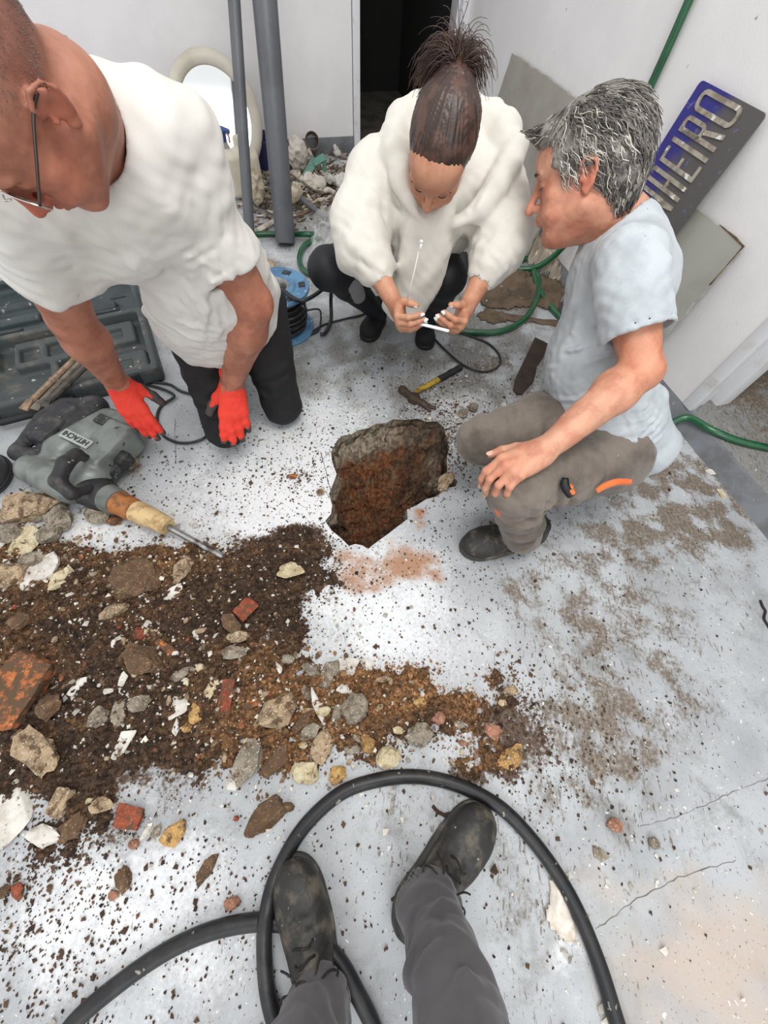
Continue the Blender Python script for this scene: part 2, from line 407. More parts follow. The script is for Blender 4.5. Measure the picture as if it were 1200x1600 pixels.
# ---------------------------------------------------------------- floor
def floor_material():
    m, nt, bs = new_mat('painted_concrete'); tc = nd(nt, 'ShaderNodeTexCoord'); V = tc.outputs['Object']
    at = nd(nt, 'ShaderNodeAttribute', attribute_name='marks'); sep = nd(nt, 'ShaderNodeSeparateColor'); nt.links.new(at.outputs['Color'], sep.inputs[0])
    a2 = nd(nt, 'ShaderNodeAttribute', attribute_name='marks2'); sp2 = nd(nt, 'ShaderNodeSeparateColor'); nt.links.new(a2.outputs['Color'], sp2.inputs[0])
    dirt, white, tan = sep.outputs; grime, soil, orange = sp2.outputs
    n1 = noise(nt, 3.0, 8, 0.6, V); n_f = noise(nt, 28, 8, 0.7, V); n_m = noise(nt, 9, 9, 0.68, V, 0.6); n_s = noise(nt, 95, 4, 0.6, V); n_s2 = noise(nt, 150, 3, 0.6, V)
    mp = nd(nt, 'ShaderNodeMapping'); mp.inputs['Rotation'].default_value = (0, 0, 0.9); mp.inputs['Scale'].default_value = (1.0, 0.28, 1.0); nt.links.new(V, mp.inputs[0]); n_str = noise(nt, 120, 4, 0.6, mp.outputs[0], 0.4)
    c = mixc(nt, s2l(160, 162, 164), s2l(181, 184, 186), ramp(nt, n1, 0.38, 0.62))
    c = mixc(nt, c, s2l(124, 127, 126), mth(nt, 'MULTIPLY', ramp(nt, n_m, 0.5, 0.72), 0.55))
    # grime: grey-brown wear
    g = ramp(nt, mth(nt, 'ADD', mth(nt, 'MULTIPLY', grime, 0.62), mth(nt, 'ADD', mth(nt, 'MULTIPLY', n_m, 0.40), mth(nt, 'ADD', mth(nt, 'MULTIPLY', n_f, 0.40), mth(nt, 'MULTIPLY', n_s, 0.22)))), 0.68, 1.0)
    c = mixc(nt, c, s2l(122, 121, 117), mth(nt, 'MULTIPLY', g, 0.85))
    # white plaster dust, with overexposed floor brightness painted in as well
    w = ramp(nt, mth(nt, 'ADD', mth(nt, 'MULTIPLY', white, 0.55), mth(nt, 'ADD', mth(nt, 'MULTIPLY', n_m, 0.5), mth(nt, 'MULTIPLY', n_s, 0.4))), 0.62, 0.98)
    c = mixc(nt, c, s2l(226, 227, 228), mth(nt, 'MULTIPLY', w, 0.92))
    # tan film and rust-orange dust
    t = ramp(nt, mth(nt, 'ADD', mth(nt, 'MULTIPLY', tan, 0.8), mth(nt, 'MULTIPLY', n_m, 0.5)), 0.4, 1.15)
    c = mixc(nt, c, s2l(192, 174, 158), t)
    o = ramp(nt, mth(nt, 'ADD', mth(nt, 'MULTIPLY', orange, 0.7), mth(nt, 'ADD', mth(nt, 'MULTIPLY', n_f, 0.5), mth(nt, 'MULTIPLY', n_s, 0.3))), 0.72, 1.0)
    c = mixc(nt, c, s2l(158, 108, 66), mth(nt, 'MULTIPLY', o, 0.9))
    # trodden brown dirt
    d = ramp(nt, mth(nt, 'ADD', mth(nt, 'MULTIPLY', dirt, 0.50), mth(nt, 'ADD', mth(nt, 'MULTIPLY', n_m, 0.30), mth(nt, 'ADD', mth(nt, 'MULTIPLY', n_f, 0.45), mth(nt, 'MULTIPLY', n_s, 0.40)))), 0.78, 1.02)
    c = mixc(nt, c, mixc(nt, s2l(122, 103, 80), s2l(86, 71, 55), ramp(nt, n_s, 0.4, 0.6)), mth(nt, 'MULTIPLY', d, 0.82))
    s = ramp(nt, mth(nt, 'ADD', mth(nt, 'MULTIPLY', soil, 0.75), mth(nt, 'ADD', mth(nt, 'MULTIPLY', n_f, 0.35), mth(nt, 'MULTIPLY', n_s, 0.45))), 0.78, 0.92)
    c = mixc(nt, c, s2l(78, 55, 38), s)
    # speckles everywhere
    sk = mth(nt, 'MULTIPLY', ramp(nt, n_s2, 0.63, 0.68), 0.6); c = mixc(nt, c, s2l(84, 76, 66), sk)
    c = mixc(nt, c, s2l(96, 84, 70), mth(nt, 'MULTIPLY', ramp(nt, mth(nt, 'ADD', n_str, mth(nt, 'MULTIPLY', mth(nt, 'ADD', dirt, grime), 0.10)), 0.66, 0.72), 0.75))
    n_w = noise(nt, 70, 4, 0.6, V, 0.8); c = mixc(nt, c, s2l(240, 240, 238), mth(nt, 'MULTIPLY', ramp(nt, n_w, 0.67, 0.71), 0.8))
    # two fine saw lines of the slab
    nt.links.new(c, bs.inputs['Base Color']); bs.inputs['Specular IOR Level'].default_value = 0.45
    r = mth(nt, 'ADD', 0.36, mth(nt, 'MULTIPLY', mth(nt, 'ADD', mth(nt, 'ADD', g, d), w), 0.2), True); nt.links.new(r, bs.inputs['Roughness'])
    bump(nt, bs, mth(nt, 'ADD', mth(nt, 'MULTIPLY', n_f, 0.6), mth(nt, 'ADD', mth(nt, 'MULTIPLY', n_s, 0.25), mth(nt, 'MULTIPLY', d, 0.2))), 0.35, 0.004)
    return m
M_FLOOR = floor_material()
FULL = [(-2.9, -1.6), (2.6, -1.6), (2.6, 4.6), (-2.9, 4.6)]
def floor_marks(xy):
    dirt = blob(xy, [(970, 1040, 180, 150, .22), (900, 900, 140, 90, .20), (1000, 1230, 140, 80, .2), (690, 590, 160, 50, .2), (1060, 770, 95, 60, .8), (1110, 830, 90, 60, .78), (960, 830, 90, 55, .6), (1020, 700, 60, 50, .7), (940, 960, 100, 80, .52), (1010, 1080, 110, 70, .5),
        (930, 1130, 90, 80, .6), (880, 1230, 60, 70, .55), (985, 1230, 60, 70, .45), (800, 915, 30, 30, .65), (780, 830, 20, 20, .3), (820, 610, 90, 60, .45), (760, 560, 60, 30, .45), (1150, 620, 60, 60, .8), (1150, 740, 60, 60, .55),
        (1140, 1000, 50, 30, .25), (560, 1350, 60, 60, .3), (830, 1400, 60, 70, .45), (830, 1530, 60, 80, .4), (1000, 1500, 60, 60, .35), (200, 740, 40, 35, .7), (640, 1240, 80, 25, .55), (720, 1290, 80, 60, .45), (230, 1450, 70, 50, .3),
        (470, 300, 100, 60, .9), (800, 470, 70, 40, .7), (460, 745, 16, 8, .9), (555, 690, 120, 50, .1), (1120, 1330, 60, 40, .35), (380, 1530, 60, 40, .35), (500, 170, 400, 60, .5), (780, 900, 330, 120, .18)])
    white = blob(xy, [(430, 780, 180, 110, .9), (570, 960, 130, 90, .75), (180, 1420, 240, 190, .85), (90, 820, 140, 60, .9), (520, 640, 130, 50, .6), (620, 1000, 60, 60, .5), (760, 1050, 120, 60, .3), (490, 740, 60, 90, .9),
        (420, 690, 70, 40, .4), (640, 875, 80, 40, .5), (890, 1500, 30, 60, 1.0), (780, 1200, 90, 60, .6), (440, 400, 40, 20, .6), (10, 390, 60, 30, .9), (720, 640, 60, 40, .6), (930, 1380, 200, 12, .4), (820, 960, 60, 90, .2)])
    tan = blob(xy, [(1090, 1500, 150, 90, .75), (1180, 1440, 80, 70, .6), (1000, 1370, 160, 20, .5), (1150, 1560, 120, 60, .7), (1080, 1180, 160, 160, .22), (900, 1450, 120, 120, .2), (300, 1480, 200, 120, .12), (380, 1560, 70, 60, .35), (80, 860, 100, 40, .8), (560, 900, 60, 30, .4)])
    grime = blob(xy, [(640, 560, 260, 60, .4), (760, 500, 300, 110, .6), (560, 600, 160, 50, .25), (1000, 900, 260, 160, .45), (720, 640, 120, 50, .35), (900, 1150, 200, 160, .45), (640, 1290, 90, 60, .6), (800, 1450, 70, 200, .4), (430, 350, 300, 140, .3), (1150, 620, 100, 80, .8),
        (700, 400, 600, 160, .45), (1010, 1290, 180, 60, .4), (820, 700, 60, 40, .3)])
    soil = blob(xy, [(470, 850, 60, 38, .85), (410, 900, 90, 60, .9), (700, 690, 26, 30, .8), (680, 640, 30, 22, .5), (710, 740, 14, 18, .4), (330, 980, 120, 80, .9), (640, 1120, 110, 60, .7), (800, 1130, 60, 60, .8), (750, 1220, 70, 30, .85), (60, 1370, 80, 60, .55), (140, 1250, 120, 60, .8), (330, 1220, 120, 40, .5), (560, 1200, 90, 30, .4), (350, 830, 80, 25, .45), (860, 1170, 50, 50, .4)])
    orange = blob(xy, [(640, 880, 60, 24, .9), (660, 800, 26, 26, .95), (560, 905, 60, 24, .7), (620, 850, 40, 40, .5), (540, 880, 30, 30, .5), (600, 1060, 60, 40, .5)])
    dirt = dirt*np.clip(.92+.62*n2(xy, .09, 8)+.3*n2(xy, .03, 9), 0, 1.2); grime = grime*np.clip(.75+.5*n2(xy, .12, 6), 0, 1.2)
    return np.stack([dirt, white, tan], 1), np.stack([grime, soil, orange], 1)
def build_floor():
    step = 0.025
    gx, gy = np.meshgrid(np.arange(-1.9, 1.45, step), np.arange(-0.85, 2.2, step)); pts = np.stack([gx.ravel(), gy.ravel()], 1)
    pts = pts[(pts@E1[:2]) < WU-0.05]; d = poly_dist(pts, HOLE); pts = pts[(d > 0.012) & ~in_poly(pts, HOLE)]
    gx, gy = np.meshgrid(np.arange(-2.8, 2.6, 0.12), np.arange(-1.5, 4.6, 0.12)); far = np.stack([gx.ravel(), gy.ravel()], 1)
    far = far[~((far[:, 0] > -1.92) & (far[:, 0] < 1.47) & (far[:, 1] > -0.87) & (far[:, 1] < 2.22) & ((far@E1[:2]) < WU-0.03))]
    far = far[(far@E1[:2]) < WU-0.06]
    edge = [UV(WU-0.035, t)[:2] for t in np.linspace(-2.4, 4.75, 60)]
    corner = [np.array(q) for q in [(-2.9, -1.6), (-2.9, 4.6)]]
    nh = len(HOLE); allp = np.concatenate([HOLE, pts, far, np.array(edge), np.array(corner)])
    r = geometry.delaunay_2d_cdt([Vector(p) for p in allp], [(i, (i+1) % nh) for i in range(nh)], [], 0, 1e-6)
    V = np.array([tuple(v) for v in r[0]]); Fc = np.array(r[2]); c = V[Fc].mean(1); Fc = Fc[~in_poly(c, HOLE)]
    a = V[Fc]; area = np.cross(a[:, 1]-a[:, 0], a[:, 2]-a[:, 0]); Fc[area < 0] = Fc[area < 0][:, ::-1]
    V3 = np.concatenate([V, np.zeros((len(V), 1))], 1); me = np_mesh('floor', V3, Fc, False)
    m1, m2 = floor_marks(V); color_attr(me, 'marks', m1); color_attr(me, 'marks2', m2)
    tag(obj('floor', me, M_FLOOR), kind='structure')
build_floor()

# ---------------------------------------------------------------- the pit broken into the floor
def build_pit():
    n = 240; L = np.concatenate([HOLE, HOLE[:1]]); seg = np.linalg.norm(np.diff(L, axis=0), axis=1); s = np.concatenate([[0], np.cumsum(seg)])
    t = np.unique(np.concatenate([np.linspace(0, s[-1], n, endpoint=False), s[:-1]])); n = len(t)
    rim = np.stack([np.interp(t, s, L[:, 0]), np.interp(t, s, L[:, 1])], 1)
    cen = G(585, 770)[:2]+np.array([0.0, -0.01])
    V = []; Fc = []; rows = [(0, 0.0, 0), (0.0, -0.02, 1), (0.015, -0.045, 1), (0.03, -0.062, 1), (0.05, -0.075, 2)]
    for k in range(1, 26): f = k/25.0; rows.append((0.05+0.95*f, None, 2))
    for f, z, zone in rows:
        p = rim*(1-f)+cen*f
        if z is None:
            depth = -0.075-0.21*(1-(1-((f-0.05)/0.95))**2.2)
            far = (p-cen)@np.array([0.25, 0.97]); zz = np.full(n, depth)+np.clip(far, -0.05, 0.2)*0.42*min(1, (1-f)*3)
        else: zz = np.full(n, z)
        if zone: jit = 0.006 if zone == 1 else 0.011; p = p+np.stack([n2(p+zz[:, None], 0.035, 2), n2(p+zz[:, None], 0.03, 3)], 1)*jit*(1 if f < 0.97 else 0); zz = zz+(n2(p, 0.05, 4)*0.016+n2(p, 0.018, 6)*0.007)*(1 if zone == 2 else 0.25)
        V.append(np.concatenate([p, zz[:, None]], 1))
    V = np.concatenate(V); m = len(rows)
    for i in range(m-1):
        a = np.arange(n); b = (a+1) % n; Fc.append(np.stack([i*n+a, i*n+b, (i+1)*n+b, (i+1)*n+a], 1))
    me = np_mesh('pit_lining', V, np.concatenate(Fc), False)
    xy = V[:, :2]; z = V[:, 2]; red = np.clip(blob(xy, [(575, 735, 55, 60, 1.0), (620, 690, 40, 20, .4)])+n2(xy, 0.05, 3)*0.25, 0, 1)
    soil = np.array(s2l(62, 45, 32)); rs = np.array(s2l(132, 82, 46)); con = np.array(s2l(150, 138, 120)); lite = np.array(s2l(112, 92, 68))
    col = soil+(rs-soil)*red[:, None]; col = col*(1+0.25*n2(xy+z[:, None], 0.012, 1))[:, None]
    nn = (n2(xy+z[:, None], 0.04, 7) > 0.35)[:, None]; col = np.where(nn, col*0.4+lite*0.6, col)
    mk = np.clip((z+0.085)/0.02, 0, 1)[:, None]; mk = mk*(1-blob(xy, [(668, 680, 42, 34, 1.0), (700, 720, 22, 30, 1.0)]))[:, None]; col = col*(1-mk)+con*mk
    color_attr(me, 'tint', np.clip(col, 0, 1))
    tag(obj('pit_lining', me, mat('pit_soil', (1, 1, 1), 0.95, tint=True, bmp=0.9, bscale=85, bdist=0.006, col2=(.45, .42, .4), scale=60, lo=.42, hi=.6)), kind='structure')
build_pit()

# ---------------------------------------------------------------- walls
M_WALL = mat('wall_plaster', s2l(226, 223, 223), 0.75, s2l(233, 230, 230), 3.0, bmp=0.25, bscale=120, bdist=0.002, speck=s2l(150, 140, 128), speck_scale=14, speck_lo=0.745)
M_WHITE = mat('white_gloss_paint', s2l(226, 226, 228), 0.35, s2l(205, 202, 196), 12, 0.55, 0.75, bmp=0.1, bscale=60)
M_SKIRT = mat('grey_floor_paint', s2l(118, 121, 125), 0.5, s2l(98, 99, 101), 10, bmp=0.15, bscale=40, speck=s2l(170, 165, 155), speck_scale=60, speck_lo=0.7)
M_DARK = mat('unlit_room_plaster', s2l(24, 22, 21), 0.95)  # near-black colour carries the darkness of the unlit room
def struct(name, mb, m, **kw): return tag(mb.build(name, m, **kw), kind='structure')
DU0, DU1, DTOP = 0.90, 1.545, 2.05
b = MB(); ubox(b, -2.9, DU0-0.05, WV, WV+0.16, 0, 2.7); ubox(b, DU0-0.05, WU, WV, WV+0.16, DTOP+0.05, 2.7); struct('wall_back', b, M_WALL)
b = MB(); ubox(b, DU0-0.045, DU0, WV-0.012, WV+0.17, 0, DTOP+0.05); ubox(b, DU1, DU1+0.055, WV-0.012, WV+0.17, 0, DTOP+0.05); ubox(b, DU0, DU1, WV-0.012, WV+0.17, DTOP, DTOP+0.05)
ubox(b, DU1-0.012, DU1, WV+0.03, WV+0.05, 0, DTOP); struct('door_1', b, M_WHITE, bevel=0.004)
b = MB(); ubox(b, -2.9, DU0-0.047, WV-0.014, WV, 0, 0.088); struct('baseboard_back', b, M_SKIRT, bevel=0.003)
# dark room beyond the doorway
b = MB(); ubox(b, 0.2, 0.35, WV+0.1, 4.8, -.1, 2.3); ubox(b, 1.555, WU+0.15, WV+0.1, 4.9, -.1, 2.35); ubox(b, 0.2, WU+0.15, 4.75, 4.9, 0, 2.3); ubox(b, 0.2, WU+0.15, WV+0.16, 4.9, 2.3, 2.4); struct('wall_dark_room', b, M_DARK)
b = MB(); ubox(b, 0.3, 1.6, WV+0.17, 4.8, -0.02, 0.004); struct('floor_dark_room', b, mat('dusty_unlit_floor', s2l(84, 78, 70), 0.9, s2l(60, 54, 48), 8, bmp=.3, bscale=30))  # floor colour dimmed as well, so it looks unlit
VEND = 0.775   # near end of the right wall
b = MB(); ubox(b, WU, WU+0.26, VEND, WV+0.16, 0, 2.7); struct('wall_right', b, M_WALL)
b = MB(); ubox(b, WU-0.006, WU+0.03, VEND-0.045, VEND, STEP, 2.7); ubox(b, WU+0.05, WU+0.085, VEND-0.03, VEND, STEP, 2.7); ubox(b, WU+0.03, WU+0.05, VEND-0.014, VEND, STEP, 2.7)
ubox(b, WU+0.085, WU+0.14, VEND-0.012, VEND, STEP, 2.7); ubox(b, WU+0.13, WU+0.20, VEND-0.05, VEND, STEP, 2.7); ubox(b, WU+0.20, WU+0.262, VEND-0.018, VEND, STEP, 2.7); struct('door_2', b, M_WHITE, bevel=0.004)
# raised floor of the neighbouring room and its grey painted riser
b = MB(); V = [UV(WU-0.036, -2.3, 0), UV(WU-0.036, WV+0.0, 0), UV(WU, WV+0.0, STEP), UV(WU, -2.3, STEP)]; b.add(V, [(0, 1, 2, 3)])
V = [UV(WU, -2.3, STEP), UV(WU, VEND, STEP), UV(WU+0.012, VEND, STEP+0.003), UV(WU+0.012, -2.3, STEP+0.003)]; b.add(V, [(0, 1, 2, 3)]); struct('trim_1', b, M_SKIRT)
def raised():
    us = np.arange(WU+0.01, 3.26, 0.04); vs = np.arange(-2.3, 1.6, 0.04); U, Vv = np.meshgrid(us, vs); xy = (U.ravel()[:, None]*E1[:2]+Vv.ravel()[:, None]*E2[:2])
    V = np.concatenate([xy, np.full((len(xy), 1), STEP+0.002)], 1); nu = len(us); i = np.arange(len(vs)-1)[:, None]*nu+np.arange(nu-1); i = i.ravel()
    me = np_mesh('f', V, np.stack([i, i+1, i+nu+1, i+nu], 1), False); mm = blob(xy, [(1150, 610, 90, 60, 1.0), (1190, 700, 50, 40, .6)])
    z = np.zeros(len(xy)); color_attr(me, 'marks', np.stack([mm*0.9, z+0.3, z+0.25], 1)); color_attr(me, 'marks2', np.stack([z+0.75, z, z+0.1], 1)); tag(obj('floor_raised', me, M_FLOOR), kind='structure')
raised()
b = MB(); ubox(b, WU+0.26, 3.3, 1.55, 1.65, STEP, 2.7); ubox(b, 3.2, 3.3, -2.4, 1.65, STEP, 2.7); struct('wall_neighbour_room', b, mat('unlit_neighbour_plaster', s2l(30, 30, 32), 0.9))  # near-black plaster paints in the darkness beyond the opening
# hairline cracks and joints in the slab: narrow open grooves with broken edges
def crack(pts, w, name='trim_2'):
    P3 = spline([G(*q) for q in pts], 10); T = np.gradient(P3, axis=0); N = np.stack([-T[:, 1], T[:, 0], 0*T[:, 0]], 1); N /= np.linalg.norm(N, axis=1)[:, None]
    ww = w*(1+0.6*wnoise(P3, 0.03, 2))[:, None]; P3 = P3+N*(wnoise(P3, 0.04, 1)*0.003)[:, None]; A = P3-N*ww/2; B = P3+N*ww/2; A[:, 2] = B[:, 2] = 0.0008; n = len(P3)
    me = np_mesh(name, np.concatenate([A, B]), np.array([[i, i+1, n+i+1, n+i] for i in range(n-1)]), False)
    tag(obj(name, me, M_CRACK), kind='structure')
M_CRACK = mat('crack_grit', s2l(104, 98, 90), 0.95)
crack([(500, 707), (507, 730), (513, 752), (518, 770)], 0.0032); crack([(273, 655), (274, 690), (275, 725)], 0.002, 'trim_3')
crack([(1200, 1215), (1130, 1245), (1060, 1275), (1000, 1290)], 0.0011, 'trim_4'); crack([(1150, 1345), (1060, 1372), (990, 1410), (930, 1450)], 0.0012, 'trim_5')

# ================================================================ spilled soil, crumbs and rubble
SOIL = [(498, 868, 32, 24, .62), (505, 900, 16, 20, .58), (455, 960, 22, 30, .56), (60, 985, 110, 60, 1.0), (180, 1000, 120, 90, 1.0), (300, 960, 120, 70, 1.0), (390, 930, 80, 50, .9), (440, 880, 60, 40, .7), (470, 840, 42, 26, .62), (120, 1100, 140, 70, 1.0), (260, 1090, 120, 70, .95),
        (60, 1200, 90, 60, .85), (130, 1270, 60, 50, .7), (200, 1180, 110, 45, .7), (420, 1060, 90, 50, .8), (500, 1110, 110, 55, .85), (600, 1085, 80, 50, .8), (700, 1110, 90, 45, .78), (790, 1110, 55, 55, .72),
        (755, 1200, 55, 35, .68), (400, 1150, 100, 50, .7), (550, 1150, 60, 30, .6), (330, 1200, 60, 20, .45), (200, 880, 100, 30, .8), (320, 870, 70, 22, .7), (40, 860, 70, 60, .7), (-60, 1050, 120, 160, 1.0), (60, 1330, 60, 26, .5), (30, 1380, 40, 25, .4)]
def soil_h(xy):
    m = blob(xy, SOIL); return m
def soil_height(xy):
    m = soil_h(xy); e = n2(xy, 0.05, 1)*0.1+n2(xy, 0.022, 2)*0.10+n2(xy, 0.11, 5)*0.07
    core = blob(xy, [(150, 1010, 170, 100, 1.0), (330, 980, 110, 60, .6), (80, 1110, 120, 70, .8)])
    h = (m+e-0.60)*0.045+core*0.028+n2(xy, 0.035, 4)*0.007+n2(xy, 0.014, 3)*0.005+np.abs(n2(xy, 0.009, 6))*0.004
    return np.where(m+e < 0.56, -0.02, h), m
RED = [(620, 1080, 130, 60, 1.0), (480, 1080, 120, 60, .9), (730, 1110, 60, 60, .8), (220, 905, 60, 40, .75), (40, 1020, 60, 40, .45), (440, 1160, 100, 50, .8), (300, 880, 90, 30, .55), (40, 870, 60, 60, .7), (240, 1000, 30, 30, .4), (755, 1180, 40, 26, .6)]
DARKS = [(800, 1120, 36, 45, 1.0), (660, 1130, 50, 22, .8), (740, 1220, 60, 22, .8), (350, 920, 100, 50, .8)]
def soil_color(xy):
    r = np.clip(blob(xy, RED)+n2(xy, 0.07, 3)*0.2, 0, 1); dk = blob(xy, DARKS)
    a = np.array(s2l(72, 54, 40)); b = np.array(s2l(136, 99, 64)); c = a+(b-a)*(r*(1-dk))[:, None]
    return np.clip(c*(1+0.38*n2(xy, 0.02, 5)+0.3*n2(xy, 0.008, 6))[:, None], 0.003, 1)*1.15
def build_soil():
    st = 0.0052; x0, x1, y0, y1 = -1.35, 0.52, -0.42, 0.72
    gx, gy = np.arange(x0, x1, st), np.arange(y0, y1, st); X, Y = np.meshgrid(gx, gy); xy = np.stack([X.ravel(), Y.ravel()], 1)
    xyj = xy+RNG.uniform(-.0018, .0018, xy.shape); z, m = soil_height(xyj); inh = in_poly(xyj, HOLE)|(poly_dist(xyj, HOLE) < 0.004); z[inh] = -0.02
    nx = len(gx); i = (np.arange(len(gy)-1)[:, None]*nx+np.arange(nx-1)).ravel(); Q = np.stack([i, i+1, i+nx+1, i+nx], 1)
    ok = (z[Q] > 0.0).sum(1) >= 2; ok &= ~inh[Q].any(1); Q = Q[ok]; z = np.maximum(z, -0.003)
    V = np.concatenate([xyj, z[:, None]], 1); used = np.unique(Q); mp = np.zeros(len(V), int); mp[used] = np.arange(len(used))
    me = np_mesh('spilled_soil', V[used], mp[Q], False); color_attr(me, 'tint', soil_color(V[used][:, :2]))
    tag(obj('spilled_soil', me, mat('loose_soil', (1, 1, 1), 0.97, tint=True, bmp=0.8, bscale=140, bdist=0.004, col2=(.38, .36, .34), scale=95, lo=.42, hi=.58, speck=(1.0, .98, .92), speck_scale=190, speck_lo=.70)),
        'spread of loose dark brown soil dug from the pit, lying across the grey floor', 'soil', kind='stuff')
build_soil()
def crumbs(name, n, region, col_fn, size, label, m, keep):
    out = []; tot = 0
    while tot < n:
        q = np.stack([RNG.uniform(region[0], region[1], n), RNG.uniform(region[2], region[3], n)], 1)
        w = keep(q); q = q[RNG.uniform(0, 1, n) < w]; q = q[~in_poly(q, HOLE)]; q = q[(q@E1[:2]) < WU-.05]; out.append(q); tot += len(q)
    q = np.concatenate(out)[:n]; zs, _ = soil_height(q); zs = np.maximum(zs, 0)
    s = size[0]*np.exp(RNG.normal(0, size[1], n)); s = np.minimum(s, size[0]*4)
    base = np.array([[1, 0, 0], [-1, 0, 0], [0, 1, 0], [0, -1, 0], [0, 0, 1], [0, 0, -1]], float)
    F0 = np.array([[0, 2, 4], [2, 1, 4], [1, 3, 4], [3, 0, 4], [2, 0, 5], [1, 2, 5], [3, 1, 5], [0, 3, 5]])
    V = base[None]*RNG.uniform(0.55, 1.25, (n, 6, 1))+RNG.normal(0, .18, (n, 6, 3)); A = RNG.uniform(0, 6.28, n)
    R = np.stack([np.cos(A), -np.sin(A), np.sin(A), np.cos(A)], 1).reshape(n, 2, 2); V[:, :, :2] = np.einsum('nij,nkj->nki', R, V[:, :, :2])
    V = V*s[:, None, None]*np.array([1, 1, 0.72]); V += np.concatenate([q, (zs+s*0.42)[:, None]], 1)[:, None]
    me = np_mesh(name, V.reshape(-1, 3), (F0[None]+np.arange(n)[:, None, None]*6).reshape(-1, 3), False)
    c = col_fn(q)*RNG.uniform(0.55, 1.4, (n, 1)); color_attr(me, 'tint', np.repeat(np.clip(c, 0, 1), 6, 0)); return tag(obj(name, me, m), label, name.split('_')[-1], kind='stuff')
M_CRUMB = mat('crumbly_earth', (1, 1, 1), 0.95, tint=True)
def k_soil(q):
    m = blob(q, SOIL); fringe = np.clip(m*1.5, 0, 1)**2.2
    far = blob(q, [(430, 770, 200, 110, .12), (560, 720, 60, 60, .12), (250, 1420, 260, 150, .13), (60, 1440, 90, 110, .42), (660, 900, 150, 90, .06), (710, 690, 34, 36, .8), (680, 640, 30, 20, .5), (760, 700, 80, 80, .12), (880, 1190, 90, 80, .22), (620, 560, 90, 40, .08), (850, 1080, 60, 40, .12), (860, 700, 300, 260, .018), (560, 1320, 220, 90, .025), (470, 745, 60, 20, .25), (480, 690, 40, 60, .07), (1000, 1150, 150, 200, .02)])
    return np.clip(fringe+far, 0, 1)
crumbs('soil_crumbs', 36000, (-1.35, 1.2, -0.7, 1.5), soil_color, (0.0026, 0.42), 'scattered dark crumbs of soil around the pit and the rubble', M_CRUMB, k_soil)
def k_white(q): return np.clip(blob(q, [(250, 1030, 260, 160, .5), (520, 1120, 150, 80, .5), (90, 850, 120, 60, 1), (330, 850, 60, 30, .7), (720, 640, 90, 60, .22), (430, 780, 170, 110, .12), (890, 1510, 22, 34, 1), (980, 1380, 160, 22, .25), (800, 560, 120, 120, .08), (560, 880, 80, 60, .2), (640, 1200, 160, 50, .35), (1000, 1300, 200, 160, .05)]), 0, 1)
crumbs('plaster_crumbs', 3600, (-1.35, 1.2, -0.7, 1.7), lambda q: np.tile(np.array(s2l(205, 200, 188)), (len(q), 1)), (0.0030, 0.5), 'scattered pale chips and crumbs of plaster on the floor', M_CRUMB, k_white)

# ---------------------------------------------------------------- broken pieces, each one its own stone
def rock_mesh(name, L, W, H, kind, seed):
    r = np.random.default_rng(seed); bm = bmesh.new(); bmesh.ops.create_icosphere(bm, subdivisions=3, radius=1.0)
    V = np.array([v.co[:] for v in bm.verts]); Fc = np.array([[v.index for v in f.verts] for f in bm.faces]); bm.free()
    V *= 1.35; pl = []
    slab = kind in ('tile', 'plaster', 'brick', 'slab', 'shard')
    ns = {'tile': 4, 'brick': 4, 'slab': 5, 'plaster': 5, 'shard': 4}.get(kind, 6)
    a0 = r.uniform(0, 6.28) if kind not in ('brick',) else 0.0
    for i in range(ns):
        a = a0+2*math.pi*i/ns+r.normal(0, .22 if kind != 'brick' else .08); t = r.normal(0, .12 if slab else .3)
        pl.append((nrm([math.cos(a), math.sin(a), t]), r.uniform(.72, .98)))
    if slab: pl += [(nrm([r.normal(0, .04), r.normal(0, .04), 1]), 0.9), (nrm([r.normal(0, .04), r.normal(0, .04), -1]), 0.9)]
    else:
        for i in range(7): pl.append((nrm([r.normal(), r.normal(), r.normal(0, .8)]), r.uniform(.74, 1.0)))
    if kind == 'clod': pl = [(n_, d_+.1) for n_, d_ in pl]
    if kind == 'pebble': pl = [(n_, d_+.12) for n_, d_ in pl]; V /= 1.2
    for _ in range(2):
        for n_, d_ in pl:
            e = V@n_-d_; V -= np.maximum(e, 0)[:, None]*n_
    amp = {'tile': .012, 'plaster': .02, 'shard': .02, 'brick': .04, 'slab': .06, 'clod': .11}.get(kind, .07)
    V = V+wnoise(V+seed*3.1, 0.5, 1)[:, None]*V*amp*1.5+wnoise(V+seed, 0.16, 2)[:, None]*V*amp
    S = np.array([L/2, W/2, H/2])/np.array([np.abs(V[:, 0]).max(), np.abs(V[:, 1]).max(), np.abs(V[:, 2]).max()]); V = V*S; V[:, 2] -= V[:, 2].min()
    me = np_mesh(name, V, Fc, True); autosmooth(me, 0.5); return me, V
